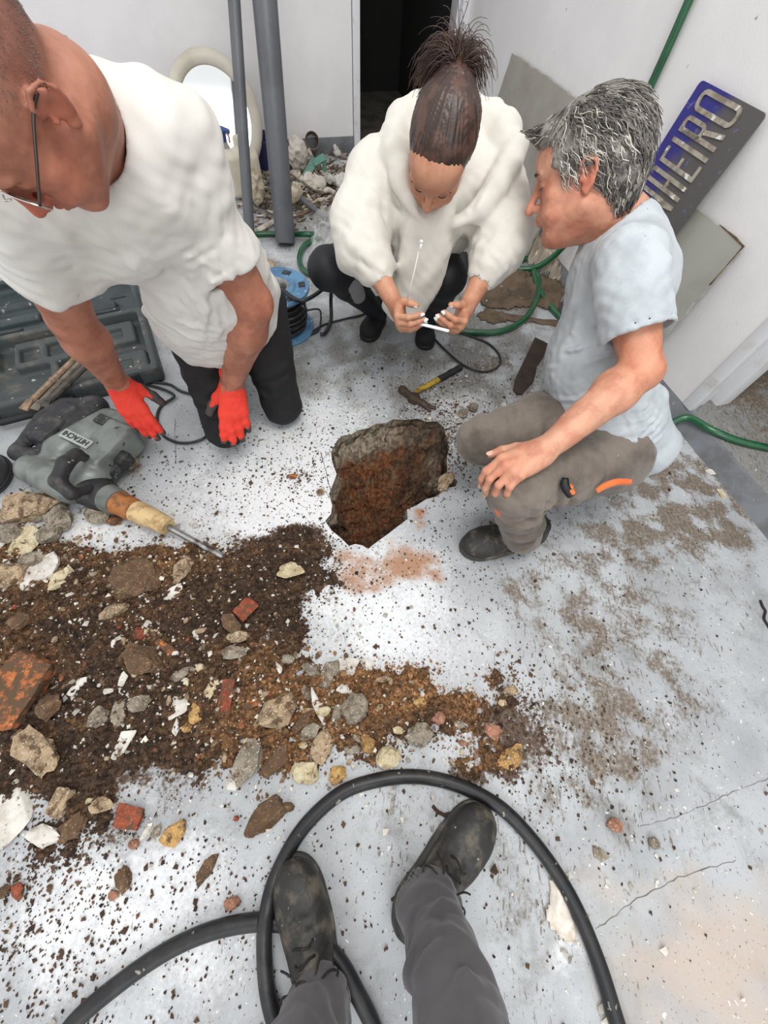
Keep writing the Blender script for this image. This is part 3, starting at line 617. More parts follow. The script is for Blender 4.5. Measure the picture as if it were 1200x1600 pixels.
def rock_material(name, c1, c2, scale, dirty=0.5, speck=None, bmp=.6):
    m, nt, bs = new_mat(name); gm = nd(nt, 'ShaderNodeNewGeometry'); tc = nd(nt, 'ShaderNodeTexCoord')
    oi = nd(nt, 'ShaderNodeObjectInfo'); ad = nd(nt, 'ShaderNodeVectorMath', operation='ADD'); nt.links.new(tc.outputs['Object'], ad.inputs[0]); nt.links.new(oi.outputs['Location'], ad.inputs[1]); V = ad.outputs[0]
    c = mixc(nt, s2l(*c1), s2l(*c2), ramp(nt, noise(nt, scale, 8, .65, V), .38, .62))
    if speck: c = mixc(nt, c, s2l(*speck), ramp(nt, noise(nt, 210, 4, .6, V), .57, .64))
    d = mth(nt, 'ADD', noise(nt, 45, 8, .7, V), (dirty-0.5)*0.5); c = mixc(nt, c, s2l(92, 70, 50), ramp(nt, d, .50, .60))
    nt.links.new(c, bs.inputs['Base Color']); bs.inputs['Roughness'].default_value = .9; bump(nt, bs, noise(nt, 130, 7, .7, V), bmp, .004); return m
RM_ = {'tan': rock_material('tan_mortar', (176, 152, 122), (132, 112, 88), 30, .5, (205, 190, 165)),
       'grey': rock_material('grey_concrete', (150, 140, 124), (108, 98, 84), 30, .42, (186, 178, 162)),
       'brown': rock_material('earth_covered_stone', (112, 86, 60), (82, 62, 46), 40, .55, (150, 128, 100)),
       'white': rock_material('white_plaster', (218, 214, 206), (190, 183, 172), 22, .42, None, .25),
       'cream': rock_material('cream_mortar', (206, 194, 160), (174, 156, 120), 30, .42, (225, 216, 192)),
       'brick': rock_material('red_brick', (150, 74, 48), (120, 58, 40), 30, .52, (178, 112, 80)),
       'orange': rock_material('orange_brick', (184, 104, 56), (136, 84, 54), 40, .66, (200, 140, 90)),
       'yellow': rock_material('yellow_sandstone', (190, 150, 92), (140, 106, 64), 30, .45, (214, 186, 130)),
       'pink': rock_material('pinkish_clay', (168, 118, 94), (130, 92, 74), 40, .4, (190, 150, 128))}
ROCKS = [  # x, y, long, short, angle, shape, colour, label
 (46, 789, 98, 46, 4, 'slab', 'tan', 'largest tan slab of mortar, flat under the drill, at the left edge'),
 (93, 808, 46, 38, 20, 'stone', 'grey', 'grey-tan stone touching the right end of the long tan slab'),
 (14, 833, 46, 26, 25, 'stone', 'grey', 'grey stone at the left edge below the long tan slab'),
 (75, 832, 36, 32, 70, 'stone', 'grey', 'rounded grey stone right of the upright speckled plaster slab'),
 (42, 846, 58, 44, 60, 'plaster', 'cream', 'speckled cream plaster slab standing among grey stones at the left'),
 (50, 877, 58, 24, 20, 'stone', 'grey', 'grey wedge of concrete lying against the white plaster board piece'),
 (72, 893, 86, 34, 38, 'plaster', 'white', 'long white painted plaster piece pointing up right, near the left edge'),
 (100, 905, 52, 24, 42, 'plaster', 'cream', 'creamy plaster strip overlapping the long white plaster piece'),
 (18, 903, 60, 36, 10, 'slab', 'tan', 'dusty tan crumbled slab at left edge beside the white plaster'),
 (150, 800, 46, 36, 40, 'stone', 'grey', 'grey-brown stone right under the orange drill collar'),
 (62, 808, 30, 14, 5, 'stone', 'grey', 'small flat grey stone just below the long tan slab'),
 (180, 811, 26, 18, 20, 'stone', 'orange', 'small orange brick bit under the drill nose'),
 (204, 722, 24, 20, 30, 'stone', 'tan', 'tan pebble beside the black drill chuck on clear floor'),
 (5, 808, 34, 20, 10, 'stone', 'tan', 'tan stone cut by the left edge under the long slab'),
 (215, 905, 84, 60, 0, 'clod', 'brown', 'large crumbly brown clod below the drill'),
 (288, 890, 50, 24, 55, 'stone', 'tan', 'upright tan stone right of the large crumbly clod'),
 (277, 932, 40, 19, 38, 'plaster', 'white', 'white flake standing on dark soil below the clod'),
 (188, 962, 52, 22, 22, 'stone', 'tan', 'long tan stone on dark soil under the large clod'),
 (46, 975, 42, 24, 8, 'stone', 'brown', 'dark brown stone half sunk in soil at the left'),
 (225, 992, 30, 24, 45, 'stone', 'brick', 'dark red rounded brick bit above the big olive stone'),
 (230, 1034, 62, 46, -15, 'stone', 'brown', 'big olive-brown angular stone in the middle of the soil'),
 (267, 1014, 34, 13, -35, 'brick', 'orange', 'narrow rust-coloured tile strip right of the olive-brown stone'),
 (388, 958, 38, 24, 45, 'brick', 'brick', 'wet red brick corner poking out at the right side of the soil'),
 (365, 977, 34, 24, -50, 'slab', 'brown', 'brown flat chip leaning below the wet red brick corner'),
 (376, 997, 42, 22, 12, 'stone', 'tan', 'tan-grey stone under the brown leaning chip'),
 (369, 1023, 40, 22, 5, 'stone', 'grey', 'grey oval stone with a pebble on it, right side of the soil'),
 (288, 1057, 36, 15, 35, 'stone', 'grey', 'slim grey stone on dark soil right of the olive-brown stone'),
 (317, 1044, 18, 14, 0, 'stone', 'cream', 'small cream chip above the slim grey stone'),
 (132, 1076, 44, 13, 52, 'shard', 'white', 'white shard right of the big orange brick half'),
 (207, 1066, 28, 11, 72, 'shard', 'white', 'white shard directly below the big olive-brown stone'),
 (46, 1076, 132, 58, 58, 'brick', 'orange', 'largest brick half, orange edges, coated with soil at the left'),
 (93, 1106, 46, 32, 60, 'stone', 'brown', 'brown pointed stone at the lower right of the big brick'),
 (64, 1172, 86, 58, -42, 'stone', 'tan', 'largest rounded tan stone below the big brick'),
 (163, 1119, 44, 28, 30, 'stone', 'grey', 'grey angular stone left of the white-edged tile'),
 (195, 1116, 42, 22, 88, 'slab', 'grey', 'upright grey plate between two angular stones'),
 (224, 1100, 42, 22, 12, 'stone', 'grey', 'pale flecked stone above the upright grey plate'),
 (282, 1100, 46, 34, 30, 'tile', 'white', 'soil-covered white tile corner in the centre of the rubble'),
 (281, 1137, 30, 12, 82, 'shard', 'white', 'bright white spike below the soil-covered tile corner'),
 (335, 1077, 40, 20, 66, 'slab', 'cream', 'yellowish cream slab left of the upright brick plank'),
 (355, 1092, 62, 25, 80, 'brick', 'brick', 'upright red-brown brick plank in the centre of the rubble'),
 (309, 1116, 44, 20, 88, 'slab', 'yellow', 'small yellow-tan block under the cream slab'),
 (297, 1137, 16, 14, 0, 'stone', 'yellow', 'tiny yellow-tan stone at the foot of the yellow block'),
 (397, 1100, 38, 13, 22, 'brick', 'orange', 'bright orange brick strip pointing up right'),
 (437, 1110, 84, 50, 28, 'slab', 'tan', 'broad tan slab with a white edge, middle of the rubble'),
 (205, 1160, 54, 22, 62, 'tile', 'white', 'dirty white tile strip left of the loose centre rubble'),
 (556, 1041, 56, 27, -10, 'tile', 'white', 'bright clean white tile chip at the top of the brown rubble'),
 (516, 1053, 50, 28, 62, 'slab', 'grey', 'grey-pink block just left of the clean white tile chip'),
 (486, 1046, 32, 17, -30, 'stone', 'grey', 'light grey oval stone left of the grey-pink block'),
 (437, 1044, 20, 10, -70, 'shard', 'white', 'small white splinter at upper left of the broad tan slab'),
 (451, 1031, 20, 16, 0, 'pebble', 'grey', 'round grey pebble above the broad tan slab'),
 (536, 1078, 20, 16, 0, 'plaster', 'white', 'small white triangular chip under the clean white tile'),
 (480, 1084, 24, 12, -60, 'stone', 'grey', 'grey sliver between broad tan slab and white splinter'),
 (497, 1103, 58, 14, -72, 'tile', 'white', 'thin white tile edge standing upright in brown soil'),
 (507, 1111, 22, 16, 10, 'stone', 'cream', 'cream pebble resting on the thin white tile edge'),
 (527, 1117, 42, 15, 82, 'plaster', 'grey', 'pale grey upright stick of plaster beside the round grey stone'),
 (554, 1108, 50, 42, 60, 'pebble', 'grey', 'smooth round grey stone in the middle of brown soil'),
 (596, 1063, 26, 12, 5, 'stone', 'tan', 'flat tan pebble below right of the clean white tile'),
 (472, 1131, 44, 20, 42, 'slab', 'brown', 'brown flat block under the broad tan slab'),
 (486, 1143, 34, 22, 20, 'stone', 'grey', 'grey stone with an orange end under the brown flat block'),
 (474, 1149, 18, 14, 0, 'stone', 'orange', 'orange brick bit against the grey stone'),
 (503, 1166, 56, 32, 65, 'stone', 'tan', 'tall tan-brown stone at lower centre of the rubble'),
 (390, 1188, 86, 40, 62, 'slab', 'grey', 'long pale speckled slab at the lower edge of the rubble'),
 (432, 1188, 62, 28, 52, 'slab', 'brown', 'brown-grey flat stone right of the long pale slab'),
 (479, 1208, 50, 34, 0, 'stone', 'cream', 'cream speckled lump near the black hose top'),
 (527, 1212, 32, 28, 80, 'stone', 'yellow', 'yellow-brown stone touching the top of the black hose'),
 (362, 1225, 22, 22, -50, 'plaster', 'white', 'white flake beside the long pale slab'),
 (414, 1275, 78, 40, 36, 'slab', 'brown', 'large chocolate-brown slab lying alone left of the black hose'),
 (449, 1260, 22, 18, 0, 'stone', 'brown', 'small brown stone at the top right of the chocolate slab'),
 (573, 1162, 40, 25, -58, 'stone', 'yellow', 'yellow-tan wedge right of the tall tan-brown stone'),
 (553, 1171, 30, 16, 0, 'stone', 'grey', 'dull grey stone left of the yellow-tan wedge'),
 (607, 1185, 40, 36, 0, 'pebble', 'cream', 'round cream lump above the black hose'),
 (656, 1148, 46, 40, 20, 'stone', 'grey', 'grey angular concrete stone right of the round cream lump'),
 (623, 1140, 20, 14, -20, 'stone', 'cream', 'cream chip touching the angular concrete stone'),
 (657, 1096, 24, 18, -20, 'stone', 'yellow', 'yellow pebble above the angular concrete stone'),
 (684, 1122, 22, 22, 50, 'stone', 'pink', 'pinkish stone upper right of the angular concrete stone'),
 (717, 1132, 16, 14, 0, 'stone', 'grey', 'small grey pebble in the orange-brown soil'),
 (770, 1143, 30, 24, -30, 'stone', 'pink', 'pink-grey stone on the right part of the soil'),
 (722, 1160, 14, 12, 0, 'stone', 'pink', 'tiny pinkish pebble below the small grey pebble'),
 (800, 1184, 48, 32, 38, 'stone', 'yellow', 'orange-yellow stone at the right end of the rubble'),
 (798, 1079, 26, 18, -10, 'stone', 'tan', 'flat tan stone at top right of the soil'),
 (786, 1098, 16, 12, 0, 'stone', 'tan', 'small tan stone under the flat tan stone'),
 (17, 1266, 112, 58, 84, 'tile', 'white', 'large white painted slab with a grey edge, at the left edge'),
 (95, 1252, 52, 32, 62, 'brick', 'tan', 'tan squared block right of the large white slab'),
 (73, 1303, 56, 44, -15, 'stone', 'white', 'white crumbly lump below the tan squared block'),
 (114, 1292, 58, 34, 35, 'clod', 'brown', 'brown clod right of the white crumbly lump'),
 (160, 1256, 38, 24, 5, 'stone', 'tan', 'tan stone with a cream pebble, right of the squared block'),
 (141, 1251, 12, 10, 0, 'stone', 'cream', 'tiny cream pebble touching the tan stone'),
 (202, 1277, 42, 40, 70, 'brick', 'brick', 'bright red triangular brick piece on white floor'),
 (209, 1319, 18, 16, 0, 'pebble', 'pink', 'small pink pebble under the red triangular brick'),
 (228, 1301, 36, 11, 50, 'shard', 'white', 'white shard between the red brick and the olive stone'),
 (243, 1300, 26, 14, 50, 'stone', 'grey', 'grey sliver alongside the white shard'),
 (271, 1303, 48, 34, 32, 'slab', 'yellow', 'yellow-olive flat stone right of the red brick'),
 (193, 1376, 40, 25, -72, 'stone', 'brown', 'brown stone standing alone below the red brick'),
 (177, 1399, 18, 16, 0, 'pebble', 'pink', 'pink pebble leaning on the lone brown stone'),
 (322, 1358, 62, 19, 58, 'slab', 'brown', 'long brown sliver on the white floor left of the hose'),
 (363, 1411, 20, 26, 90, 'pebble', 'pink', 'egg-shaped pink pebble just above the black hose'),
 (26, 1392, 26, 24, 40, 'stone', 'brick', 'red-brown stone near the left edge among crumbs'),
 (2, 1395, 20, 24, 90, 'stone', 'brown', 'brown stone cut by the left edge next to the red-brown one'),
 (369, 1279, 9, 9, 0, 'pebble', 'brick', 'tiny red pebble left of the chocolate slab'),
 (962, 1288, 30, 20, -10, 'stone', 'pink', 'pinkish stone alone on the right side of the floor'),
 (1023, 1318, 18, 18, 0, 'pebble', 'grey', 'small grey pebble right of the lone pinkish stone'),
 (938, 1334, 28, 18, -20, 'plaster', 'grey', 'grey and white plaster chip near the right of the hose'),
 (740, 636, 14, 14, 40, 'pebble', 'grey', 'grey pebble right of the hammer'),
 (724, 645, 16, 12, 0, 'pebble', 'grey', 'flatter grey pebble between the hammer and the knee'),
 (715, 650, 12, 9, 40, 'plaster', 'white', 'white chip near the hammer head'),
 (786, 634, 12, 10, 60, 'plaster', 'white', 'white chip on the floor near the grey knee'),
 (1110, 737, 18, 8, -25, 'plaster', 'white', 'white plaster chip beside the grey step'),
 (1128, 772, 18, 8, -60, 'plaster', 'cream', 'cream plaster chip lower along the grey step'),
 (455, 893, 42, 24, 10, 'stone', 'cream', 'pale lump at the right fringe of the dark soil'),
 (475, 1165, 14, 12, 0, 'stone', 'cream', 'small cream bit left of the tall tan-brown stone'),
 (456, 744, 18, 8, 5, 'clod', 'orange', 'orange-brown earth lump alone on clear floor left of the pit'),
 (501, 769, 14, 12, 0, 'clod', 'tan', 'small tan lump beside the left rim of the pit'),
 (697, 752, 36, 22, 60, 'clod', 'tan', 'sandy lump broken at the right rim of the pit')]
HF = {'slab': .34, 'stone': .62, 'tile': .16, 'plaster': .2, 'shard': .3, 'brick': .42, 'pebble': .7, 'clod': .45}
def place_rock(i, x, y, L, W, ang, kind, col, label, sink=0.12, group=None):
    a = math.radians(ang); dx, dy = math.cos(a), -math.sin(a)
    p0, p1 = G(x-dx*L/2, y-dy*L/2), G(x+dx*L/2, y+dy*L/2); q0, q1 = G(x-dy*W/2, y+dx*W/2), G(x+dy*W/2, y-dx*W/2)
    wl = np.linalg.norm(p1-p0); ww = np.linalg.norm(q1-q0); h = HF[kind]*min(wl, ww)*1.05; c = G(x, y, h*0.5)
    zs, _ = soil_height(c[None, :2]); z = max(float(zs[0]), 0)
    nm = {'slab': 'mortar_slab', 'stone': 'rubble_stone', 'tile': 'tile_fragment', 'plaster': 'plaster_fragment', 'shard': 'plaster_shard', 'brick': 'brick_fragment', 'pebble': 'pebble', 'clod': 'earth_clod'}[kind]
    me, V = rock_mesh(nm, wl*1.06, ww*1.06, h, kind, i+11); o = obj(nm, me, RM_[col]); o.location = (c[0], c[1], z-(h*sink if z > .001 else .0006))
    d = p1-p0; o.rotation_euler = (math.radians(((i*37) % 13-6)*(1.0 if z > 0.001 else 0)), 0, math.atan2(d[1], d[0]))
    tag(o, label, {'mortar_slab': 'rubble', 'rubble_stone': 'stone', 'tile_fragment': 'tile', 'plaster_fragment': 'plaster', 'plaster_shard': 'plaster', 'brick_fragment': 'brick', 'pebble': 'stone', 'earth_clod': 'clod'}[nm], group); return o
for i, q in enumerate(ROCKS): place_rock(i, *q)
SMALL = []                                    # small stones nobody would single out: one build per colour, then copies
for i, col in enumerate(('tan', 'grey', 'brown', 'cream', 'white', 'brick', 'orange')):
    me, V = rock_mesh('rubble_chip', 0.017, 0.012, 0.009, 'stone', 300+i); o = bpy.data.objects.new('rubble_chip', me); me.materials.append(RM_[col])
    tag(o, {'tan': 'small tan chip', 'grey': 'small grey chip', 'brown': 'small brown chip', 'cream': 'small cream chip', 'white': 'small white chip', 'brick': 'small red brick chip', 'orange': 'small orange brick chip'}[col]+' strewn between the larger rubble', 'stone', {'tan': 'tan', 'grey': 'grey', 'brown': 'brown', 'cream': 'cream', 'white': 'white', 'brick': 'red', 'orange': 'orange'}[col]+' chips in the rubble'); SMALL.append(o)
def scatter():
    n = 0; used = set(); zones = [(200, 1010, 190, 110, 1), (520, 1110, 160, 70, .9), (250, 860, 160, 30, .8), (420, 1190, 100, 30, .6), (60, 850, 70, 60, .7), (760, 1130, 80, 60, .4)]
    while n < 280:
        q = RNG.uniform([-1.2, -0.35], [0.5, 0.6]); 
        if RNG.uniform() > blob(q[None], zones)[0]**1.5 or in_poly(q[None], HOLE)[0]: continue
        k = int(RNG.choice(7, p=[.22, .2, .26, .12, .08, .06, .06])); s = SMALL[k]
        o = s if k not in used else s.copy(); used.add(k); link(o); zz, _ = soil_height(q[None]); f = RNG.uniform(.4, 1.0)**1.2*1.35
        o.location = (q[0], q[1], max(float(zz[0]), 0)-0.001); o.rotation_euler = (RNG.uniform(-.4, .4), RNG.uniform(-.4, .4), RNG.uniform(0, 6.28)); o.scale = (f*RNG.uniform(.8, 1.4), f, f); n += 1
scatter()

# ================================================================ people: building blocks
def head_ops(S, M, c, R, s=1.0, female=False, ears=True, smile=False, ear_side=(-1, 1), gaunt=0.0, nose=0.0):
    def W(*p): return np.asarray(c)+R@(np.array(p)*s)
    f = 0.9 if female else 1.0
    S.ell(W(0, -.018, .045), np.array([.075, .098, .084])*s, R, k=0)
    S.ell(W(0, .028, -.018), np.array([.061*f, .062, .088])*s, R, k=.03)
    S.ell(W(0, .05, .05), np.array([.058, .045, .045])*s, R, k=.03)
    for x in (-1, 1):
        S.cone(W(x*.054*f, -.002, -.045), W(x*.024, .068, -.09), .021*s, .017*s, k=.03)
        S.ell(W(x*.043, .058, -.012), np.array([.022, .022, .018])*s, R, k=.02)
        S.ell(W(x*.036, .066, -.045), np.array([.022, .022, .022])*s, R, k=.02)
    S.ell(W(0, .074, -.096), np.array([.022, .017, .016])*s, R, k=.02)
    S.cone(W(-.03, .079, .036), W(.03, .079, .036), .0125*s, k=.015)
    for x in (-1, 1): S.ell(W(x*.031, .099, .016), np.array([.017, .016, .011])*s, R, k=.012, mode='s')
    for x in (-1, 1):
        S.ell(W(x*.031, .0755, .014), np.array([.0145, .0135, .0125])*s, R, k=.003)
        S.cone(W(x*.044, .083, .0105), W(x*.02, .0885, .008), .0022*s, k=.003)          # closed lid edge
        S.cone(W(x*.046, .083, .036), W(x*.016, .091, .037), .0045*s, k=.006)
    S.cone(W(0, .087, .026), W(0, .107+nose, -.018), .0075*s, .0095*s, k=.012)
    S.ell(W(0, .1115+nose, -.024-nose*.5), np.array([.0115, .012, .0105])*s, R, k=.008)
    for x in (-1, 1): S.ell(W(x*.0125, .1, -.028), np.array([.0075, .0105, .0075])*s, R, k=.006)
    for x in (-1, 1): S.ell(W(x*.0055, .106, -.0365), np.array([.0035, .005, .004])*s, R, k=.003, mode='s')
    S.ell(W(0, .082, -.052), np.array([.026, .016, .022])*s, R, k=.012)
    mz = -.0565; sm = .004 if smile else 0
    S.cone(W(-.021, .088, mz+.002+sm), W(0, .0985, mz+.005), .0045*s, .0055*s, k=.004); S.cone(W(.021, .088, mz+.002+sm), W(0, .0985, mz+.005), .0045*s, .0055*s, k=.004)
    S.cone(W(-.018, .087, mz-.006+sm), W(0, .096, mz-.0085), .005*s, .0065*s, k=.004); S.cone(W(.018, .087, mz-.006+sm), W(0, .096, mz-.0085), .005*s, .0065*s, k=.004)
    S.cone(W(-.022, .093, mz-.0005+sm), W(0, .104, mz-.0015), .0016*s, k=.002, mode='s'); S.cone(W(.022, .093, mz-.0005+sm), W(0, .104, mz-.0015), .0016*s, k=.002, mode='s')
    S.cone(W(-.014, .1, mz-.019), W(.014, .1, mz-.019), .006*s, k=.008, mode='s')
    if smile or gaunt:
        for x in (-1, 1): S.ridge([W(x*.018, .103, -.028), W(x*.034, .092, -.046), W(x*.037, .082, -.068)], .005*s, -.0032*s); S.ridge([W(x*.05, .07, -.02), W(x*.052, .06, -.05)], .006*s, -.0015*s)
    if ears:
        for x in ear_side:
            def Wc(a, b, z): return W(x*a, b, z)
            th = math.radians(14)*x; Re = R@np.array([[math.cos(th*2.2), -math.sin(th*2.2), 0], [math.sin(th*2.2), math.cos(th*2.2), 0], [0, 0, 1]])
            S.ell(Wc(.079, -.014, .002), np.array([.0065, .0165, .029])*s, Re, k=.006)
            rim = [Wc(.0755, .002, .012), Wc(.081, .0, .027), Wc(.087, -.015, .034), Wc(.092, -.029, .024), Wc(.0905, -.031, .006), Wc(.084, -.022, -.014), Wc(.079, -.009, -.026), Wc(.0765, -.004, -.02)]
            S.chain(rim, [.0035*s, .0042*s, .0045*s, .0045*s, .0042*s, .0045*s, .0065*s, .005*s], k=.004)
            S.ell(Wc(.0865, -.011, .004), np.array([.006, .0085, .013])*s, Re, k=.004, mode='s')
            S.cone(Wc(.083, -.004, .018), Wc(.088, -.021, .021), .0025*s, k=.003, mode='s')
            S.ell(Wc(.078, .0005, -.001), np.array([.004, .004, .006])*s, Re, k=.003)
def hand_ops(S, w, R, side=1, curls=None, thumb=None, s=1.0, spread=0.07, r_add=0.0, k0=.02):
    """R columns: x thumb side (when side=1), y towards the fingers, z back of the hand"""
    def W(x, y, z): return np.asarray(w)+R@(np.array([x*side, y, z])*s)
    def D(x, y, z): return R@np.array([x*side, y, z])
    curls = curls or [(20, 25, 15)]*4; tips = []
    bases = [(.031, .090, 0), (.0105, .094, .002), (-.010, .090, .001), (-.029, .081, -.003)]
    segs = [(.044, .026, .021), (.048, .030, .022), (.044, .028, .022), (.035, .021, .019)]; rs = [.0098, .0100, .0095, .0083]
    for i, (b, sg, rr) in enumerate(zip(bases, segs, rs)):
        S.cone(W(b[0]*.45, .012, -.002), W(*b), (.019 if i < 3 else .017)*s+r_add, (.0118)*s+r_add, k=k0, flat=(R[:, 2], .86))
    S.ell(W(.012, .05, -.010), np.array([.026, .036, .013])*s+r_add, R, k=.015)
    S.ell(W(-.02, .045, -.010), np.array([.015, .034, .013])*s+r_add, R, k=.015)
    for i, (b, sg, rr) in enumerate(zip(bases, segs, rs)):
        p = np.array(b); a = 0; yaw = (1.2-i)*spread; pts = [W(*p)]; rad = [rr*1.12*s+r_add]
        for j in range(3):
            a += math.radians(curls[i][j]); d = np.array([math.sin(yaw)*math.cos(a), math.cos(yaw)*math.cos(a), -math.sin(a)]); p = p+d*sg[j]
            pts.append(W(*p)); rad.append(rr*(1.0, .92, .8)[j]*s+r_add)
        S.chain(pts, rad, k=.007*s+r_add*0.5); nrm_ = D(0, math.sin(a), math.cos(a)); tips.append((pts, nrm_, rr*s))
    th = thumb or [(.75, .62, -.25), (.55, .8, -.2), (.4, .9, -.15)]; p = np.array([.018, .018, -.010]); pts = [W(*p)]; rad = [.017*s+r_add]
    for d, L, r in zip(th, (.040, .032, .027), (.0125, .0110, .0095)):
        p = p+nrm(d)*L; pts.append(W(*p)); rad.append(r*s+r_add)
    S.chain(pts, rad, k=.016*s); tips.append((pts, D(0, -.2, 1.0), .0105*s))
    return tips
def lashes(parent, c, R, s, m, brow=None):
    b = MB()
    for x in (-1, 1): b.tube(spline([np.asarray(c)+R@(np.array(q)*s) for q in ((x*.0455, .0805, .0095), (x*.038, .0875, .0065), (x*.031, .0898, .0055), (x*.024, .0895, .0065), (x*.0185, .0865, .0085))], 4), .0011*s, 6)
    b.build('eyelashes', m, parent, smooth=True)
    if brow:
        L = []; Rr = []
        for i in range(150):
            for x in (-1, 1): t = RNG.uniform(0, 1); p = lerp(np.array([x*.047, .0815, .038]), np.array([x*.014, .0955, .0365]), t)+np.array([0, 0, RNG.normal(0, .0016)]); L.append(np.array([np.asarray(c)+R@(p*s), np.asarray(c)+R@((p+np.array([x*.006, .0028, RNG.normal(.0005, .0008)]))*s)])); Rr.append([.0007*s, .0003])
        V, F = strands_geo(L, Rr, 3); obj('eyebrows', np_mesh('eyebrows', V, F, False), brow, parent)
def nails(parent, tips, m, which=range(5), white=None):
    for i in which:
        pts, n, r = tips[i]; d = nrm(pts[-1]-pts[-2]); n = nrm(n-d*(n@d)); x = np.cross(d, n); b = MB()
        ring = [];
        for a in np.linspace(0, 2*math.pi, 14, endpoint=False): ring.append((math.cos(a)*.68*r, math.sin(a)*.8*r))
        V = [pts[-1]+d*(v+.0018)+x*u+n*(math.sqrt(max(r*r*.95-u*u*1.0, 0))*0.86+.0006) for u, v in ring]; V.append(pts[-1]+d*.0018+n*(r*.95)); m_ = len(ring)
        b.add(V, [(k, (k+1) % m_, m_) for k in range(m_)]); b.build('fingernail', m, parent, smooth=True)
def shoe(name, parent, heel, toe, h=.0, m=None, sole=None, w=.05, pitch=0.0, ankle=.105, laces=None, lacem=None, bow=True):
    """an ankle shoe from heel point to toe point on the floor"""
    heel, toe = np.asarray(heel, float), np.asarray(toe, float); f = nrm(toe-heel); up = nrm(np.array([0, 0, 1.0])-f*f[2]); x = np.cross(f, up); L = np.linalg.norm(toe-heel); R = np.stack([x, f, up], 1)
    def W(a, b, c): return heel+x*a+f*b*L+up*c
    S = Sdf(); S.ell(W(0, .80, .036), np.array([w*.98, L*.2, .036]), R, k=0); S.ell(W(.004, .62, .038), np.array([w, L*.24, .042]), R, k=.03)
    S.ell(W(0, .3, .04), np.array([w*.78, L*.3, .045]), R, k=.03); S.cone(W(0, .16, .04), W(0, .17, ankle), w*.78, w*.72, k=.03); S.cone(W(0, .45, .07), W(0, .22, ankle-.01), w*.55, w*.62, k=.03)
    S.ridge([W(-w, .66, .05), W(0, .7, .085), W(w, .66, .05)], .006, -.0022); S.ridge([W(-w, .6, .04), W(0, .63, .09), W(w, .6, .04)], .006, -.002)
    S.ridge([W(-w*.6, .56, .05), W(-w*.42, .3, .12)], .004, .003); S.ridge([W(w*.6, .56, .05), W(w*.42, .3, .12)], .004, .003)
    S.disp(lambda p: -wnoise(p, .02, 2)*.0006); S.cut(W(0, 0, .010), -up, k=.004); S.cut(W(0, 0, ankle+.02), up, k=.006)
    o = S.build(name, .0042, m, parent)
    So = Sdf(); So.ell(W(.0, .78, .012), np.array([w*1.06, L*.235, .04]), R, k=0); So.ell(W(.002, .6, .012), np.array([w*1.04, L*.3, .04]), R, k=.02); So.ell(W(0, .22, .012), np.array([w*.86, L*.24, .04]), R, k=.03); So.cone(W(0, .2, .012), W(0, .6, .012), w*.82, w*.95, k=.02)
    So.cut(W(0, 0, .0225), up, k=.004); So.cut(W(0, 0, .0005), -up, k=.002); So.build('sole', .004, sole, o)
    if lacem is not None:
        b = MB()
        for i in range(5):
            t = .58-.065*i; z = .083+.0095*i; ww = w*(.40-.02*i); s_ = 1 if i % 2 else -1
            b.tube(spline([W(-ww, t, z+.002), W(-ww*.5, t-.01*s_, z+.017), W(ww*.5, t+.012*s_, z+.018), W(ww, t, z+.002)], 4), .0026, 6)
        if bow:
            for sgn in (-1, 1):
                b.tube(spline([W(0, .37, .124), W(sgn*.018, .42, .128), W(sgn*.045, .44, .118), W(sgn*.056, .39, .10), W(sgn*.025, .36, .122), W(0, .37, .124)], 6), .0022, 6)
                b.tube(spline([W(0, .37, .124), W(sgn*.012, .43, .124), W(sgn*.03, .5, .108), W(sgn*.05, .52, .085)], 6), .0020, 6)
        b.build('shoelace', lacem, o, smooth=True)
    return o
def skin_tint(base_marks):                    # base_marks: list of (centre, radius, colour multiplier) local colour differences of the skin, and eye creases painted darker
    def fn(V):
        c = np.ones((len(V), 3)); c *= (1+.05*wnoise(V, .03, 2)+.03*wnoise(V, .008, 4))[:, None]
        for p, r, col in base_marks:
            w = np.exp(-(((V-np.asarray(p))**2).sum(1))/(r*r))[:, None]; c = c*(1-w)+c*np.array(col)*w
        return np.clip(c, 0, 1.6)
    return fn
def skin_mat(name, col, col2):
    return mat(name, s2l(*col), .52, s2l(*col2), 18, .42, .62, bmp=.25, bscale=420, bdist=.0008, tint=True, sss=.05, spec=.35)
M_SKIN1 = skin_mat('tanned_skin', (170, 116, 94), (150, 98, 78)); M_SKIN2 = skin_mat('warm_skin', (186, 136, 108), (172, 118, 92)); M_SKIN3 = skin_mat('ruddy_skin', (196, 146, 120), (184, 126, 102))
def cloth(name, c1, c2, scale=5, bmp=.35, speck=None, rough=.85, bscale=700, sheen=.2): return mat(name, s2l(*c1), rough, s2l(*c2), scale, .42, .66, bmp=bmp, bscale=bscale, bdist=.0007, sheen=sheen, speck=speck, speck_scale=60, speck_lo=.73)
M_TEE1 = cloth('white_cotton', (204, 201, 195), (197, 193, 186)); M_TEE2 = cloth('pale_grey_cotton', (178, 184, 188), (160, 166, 170), 9, speck=s2l(140, 135, 128)); M_HOOD = cloth('offwhite_fleece', (208, 204, 195), (201, 197, 187), bmp=.2)
M_JEAN = cloth('black_denim', (27, 25, 26), (19, 18, 19), 20, sheen=0, speck=s2l(84, 78, 72)); M_LEGG = cloth('black_stretch_fabric', (17, 18, 24), (12, 13, 17), 9, rough=.6, sheen=0); M_LEGP = cloth('grey_mesh_panel', (128, 126, 128), (116, 114, 116), 9)
M_WORK = cloth('grey_brown_work_cotton', (116, 106, 96), (86, 78, 70), 7, .5, speck=s2l(170, 164, 152)); M_WORK2 = cloth('dark_grey_work_cotton', (86, 83, 86), (70, 67, 70), 4, .4)
